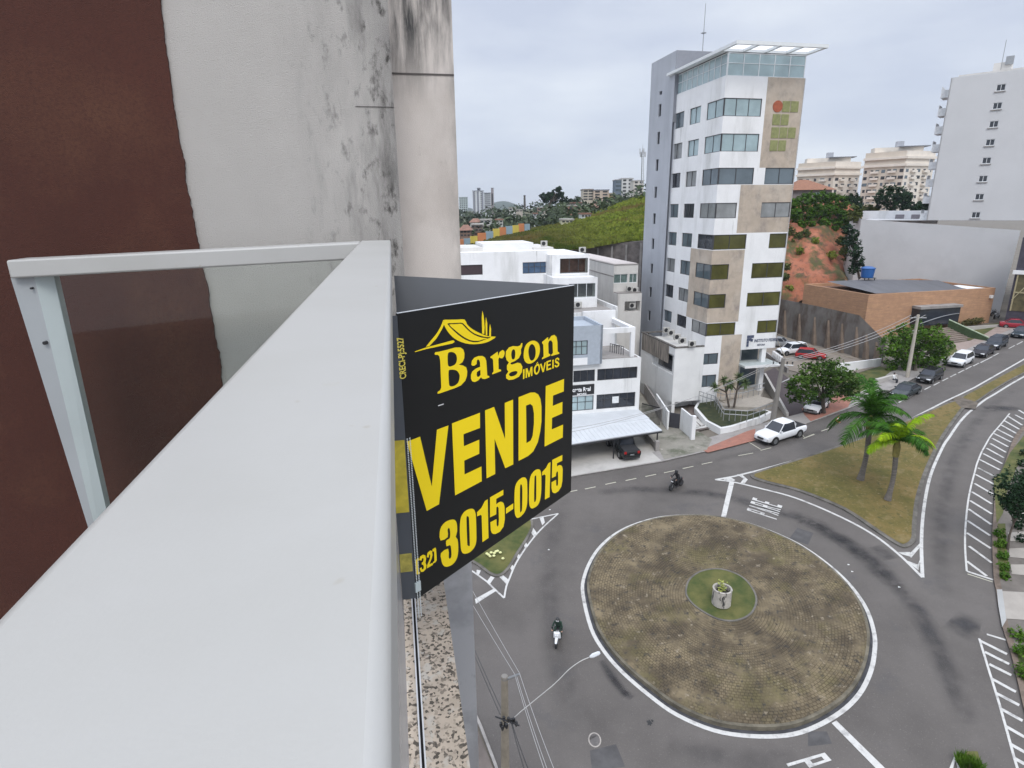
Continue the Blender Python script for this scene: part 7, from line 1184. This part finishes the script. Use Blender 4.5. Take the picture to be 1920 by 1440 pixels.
# ================================================================== FAR TOWN
def house(label, x0, x1, yt, yb, Y, wc, rc=None, rows=2, cols=3, name='far_house', cat='house', hip=False, stripes=None, deep=8, wcol=None, band=None):
    a_, b_ = P(x0, yb, Y), P(x1, yb, Y); zt = P((x0 + x1) / 2, yt, Y).z; zb = min(a_.z, b_.z); t = thing(name, label, cat, ((a_.x + b_.x) / 2, Y + deep / 2, zb)); f = Frame(a_, b_); wm_ = mat('wall_%.3f_%.3f_%.3f' % wc, wc, .9, .06, .3); MB().box((0, 0, zb - 6), (f.L, deep, zt), f).build('wall', wm_, t)
    if hip: m = MB(); hh_ = (zt - zb) * .35 + .8; m.add([f.w(-.5, -.5, zt), f.w(f.L + .5, -.5, zt), f.w(f.L + .5, deep + .5, zt), f.w(-.5, deep + .5, zt), f.w(f.L * .25, deep / 2, zt + hh_), f.w(f.L * .75, deep / 2, zt + hh_)], [(0, 1, 5, 4), (1, 2, 5), (2, 3, 4, 5), (3, 0, 4), (0, 3, 2, 1)]); m.build('roof', mat('roof_%.3f' % sum(rc), rc, .9, .2, 1), t)
    else: MB().box((-.2, -.2, zt), (f.L + .2, deep + .2, zt + .35), f).build('roof', mat('roof_%.3f' % sum(rc or (.3, .3, .3)), rc or (.3, .3, .3), .9, .2, 1), t)
    for r in range(rows):
        for c in range(cols):
            zc_ = zb + (zt - zb) * (r + .55) / rows; hh_ = (zt - zb) / rows * .24; x = f.L * (c + .5) / cols; ww_ = f.L / cols * (.28 if band is None else band); MB().box((x - ww_, -.12, zc_ - hh_), (x + ww_, .02, zc_ + hh_), f).build('window', wcol or DARK, t)
    for (s0_, s1_, cc) in (stripes or []): MB().box((f.L * s0_, -.35, zb), (f.L * s1_, -.13, zt - .3), f).build('facade_stripe', mat('stripe_%.2f' % sum(cc), cc), t)
    return t
WC_ = (.62, .64, .67); GC = (.24, .25, .29)
house('far white and grey striped tower block, left of the pair', 887, 907, 358, 403, 480, WC_, GC, 12, 3, 'far_tower', 'tower block', stripes=[(.05, .18, GC), (.42, .56, GC), (.86, .98, GC)]); house('far white tower block with dark stacked balconies, right of the pair', 908, 921, 362, 399, 500, WC_, GC, 10, 1, 'far_tower', 'tower block', band=.42); house('slim dark lift shaft tower beside the far white balcony block', 921.5, 926, 353, 399, 500, (.30, .27, .28), GC, 1, 1, 'far_tower', 'tower block'); house('grey top storey box on the far striped tower', 894.5, 900, 353, 358, 481, GC, GC, 1, 1, 'roof_box', 'roof box')
house('hazy pale green-grey tower block next to the near wall', 862, 877, 370, 405, 620, (.42, .48, .48), (.4, .44, .45), 10, 4, 'far_tower', 'tower block')
house('cream apartment house with dark balconies and cluttered roof on the skyline', 1093, 1112, 356, 376, 250, (.55, .50, .42), (.25, .22, .2), 4, 2, 'far_building', 'building', band=.40); house('pinkish-beige side block of the skyline apartment house', 1112.5, 1141, 357, 384, 248, (.52, .42, .34), (.3, .26, .22), 5, 2, 'far_building', 'building', band=.3); house('tall pale building with few square windows left of the mast', 1165, 1186, 335, 368, 300, (.58, .58, .57), (.5, .5, .5), 5, 2, 'far_building', 'building'); house('narrow blue-grey glass building beside the tall pale one', 1153.5, 1164.5, 338, 360, 301, (.16, .20, .25), (.3, .3, .3), 3, 1, 'far_building', 'building', wcol=GLASS, band=.45); house('pale balcony building just left of the mast', 1187, 1206, 339, 370, 280, (.58, .55, .5), (.5, .5, .5), 5, 2, 'far_building', 'building')
FH = [(882, 900, 417, 423, 190, (.6, .6, .56), 'low white house with long balcony left of the coloured panels'), (901, 921, 413, 424, 188, (.6, .6, .57), 'white two-storey house with dark openings above the coloured panels'), (905, 925, 424, 431, 178, (.62, .58, .52), 'lower cream house just above the yellow panel'), (929, 943, 413, 423, 195, (.58, .58, .54), 'white house right of the two-storey one above the panels'), (884, 904, 422, 434, 176, (.20, .15, .13), 'dark brown house above the left panels'), (863, 882, 432, 444, 165, (.24, .16, .12), 'brown house at the foot of the near wall edge'), (1000, 1012, 401, 405, 230, (.62, .64, .66), 'small white house below the chimney'), (1014, 1036, 397, 402, 232, (.58, .54, .46), 'long low white building below the dark skyline tree'), (1066, 1090, 386, 402, 205, (.34, .19, .14), 'red brick house on the hillside'), (1072, 1092, 381, 385, 225, (.25, .24, .22), 'grey-roofed house behind the red brick one'), (1111, 1128, 389, 396, 200, (.35, .24, .18), 'brown house with a long verandah below the skyline apartments'), (1053, 1075, 413, 418, 150, (.60, .58, .40), 'pale yellow hut at the edge of the bright grass'), (1090, 1108, 402, 408, 155, (.60, .62, .62), 'small white flat-roofed house at the top of the bright grass'), (1142, 1152, 363, 376, 262, (.50, .36, .2), 'small ochre house right of the skyline apartments'), (1155, 1170, 380, 390, 215, (.28, .24, .22), 'grey house partly hidden at the grass crest'), (1163, 1170, 386, 393, 208, (.6, .6, .56), 'tiny white house at the grass crest'), (954, 968, 390, 395, 330, (.60, .60, .58), 'tiny white house on the far ridge left of the chimney'), (968, 980, 394, 397, 300, (.5, .45, .4), 'tiny tan house right of the ridge house'), (1128, 1142, 392, 398, 205, (.5, .46, .40), 'pale shed beside the brown verandah house'), (1008, 1026, 390, 395, 290, (.30, .20, .16), 'brown-roofed house under the dark skyline tree')]
for i, (a_, b_, yt, yb, Y_, cc, lb) in enumerate(FH): house(lb, a_, b_, yt, yb, Y_, cc, (.24, .13, .095) if i % 3 == 0 or i % 5 == 0 else (.40, .38, .35), 2 if (yb - yt) > 8 else 1, 3 if b_ - a_ > 14 else 2, group if False else 'far_house', 'house', hip=(i % 5 == 0), deep=6, band=.34)
# staggered coloured panel fence on the hill
pf = [(863, 870, 449, 461, 'o'), (870.5, 882, 447.5, 459, 'b'), (883, 895.5, 443, 452.5, 'y'), (897, 911.5, 437, 449, 'o'), (912, 925, 434, 446, 'b'), (925.5, 937, 429, 443, 'y'), (937.5, 949, 426.5, 440.5, 'o'), (949.5, 961, 424, 438.5, 'b'), (962, 973, 422.5, 435, 'y'), (973.5, 983, 419.5, 434.5, 'o'), (985, 993.5, 420, 433, 'b')]
pc_ = {'o': mat('panel_orange', (.62, .24, .10), .8, .08, .3), 'b': mat('panel_blue_grey', (.30, .40, .46), .8, .08, .3), 'y': mat('panel_yellow', (.66, .52, .10), .8, .08, .3)}
pt_ = thing('panel_fence', 'stepped fence of orange, blue-grey and yellow panels on the hillside', 'fence', P(930, 446, 140))
for i, (a_, b_, yt, yb, k) in enumerate(pf):
    Y_ = 128 + i * 2.0; p, q = P(a_, yb, Y_), P(b_, yb, Y_ + 1.6); f = Frame(p, q); zt = P(a_, yt, Y_).z; MB().box((0, 0, p.z - .8), (f.L, .25, zt), f).build('panel', pc_[k], pt_)
# ================================================================== SMALL THINGS
lt = [(1045, 967), (1028, 975)]
for i, (x, y) in enumerate(((1598, 1072), (1591, 1059), (1686, 1101), (1029, 1031), (1031, 956))):
    c = G(x, y, .03); b = MB(); b.add([c + Vector(v) for v in ((-.08, -.03, 0), (.07, -.05, .02), (.08, .05, 0), (-.04, .07, .03), (0, 0, .05))], [(0, 1, 4), (1, 2, 4), (2, 3, 4), (3, 0, 4), (0, 3, 2, 1)]); tag(b.build('litter', mat('litter_white', (.7, .7, .68)), None), ['scrap of white litter on the road right of the roundabout', 'tiny scrap of litter beside the larger one right of the roundabout', 'white scrap of litter in the lane towards the island tip', 'pale scrap of litter on the road near the left island', 'white scrap on the road just below the sign corner'][i], 'litter')
# thin air that fades the far town
hm = bpy.data.materials.new('haze_air'); hm.use_nodes = True; q_ = hm.node_tree; q_.nodes.clear(); q1 = N(q_, 'ShaderNodeOutputMaterial'); q2 = N(q_, 'ShaderNodeVolumePrincipled'); q2.inputs['Color'].default_value = (.80, .86, .93, 1); q2.inputs['Density'].default_value = .00016; q2.inputs['Anisotropy'].default_value = .2; q_.links.new(q2.outputs[0], q1.inputs['Volume'])
hb_ = MB().box((-3600, -400, -14), (3600, 6300, 190)).build('haze', hm, None); struct(hb_, 'stuff')
bpy.context.view_layer.update()
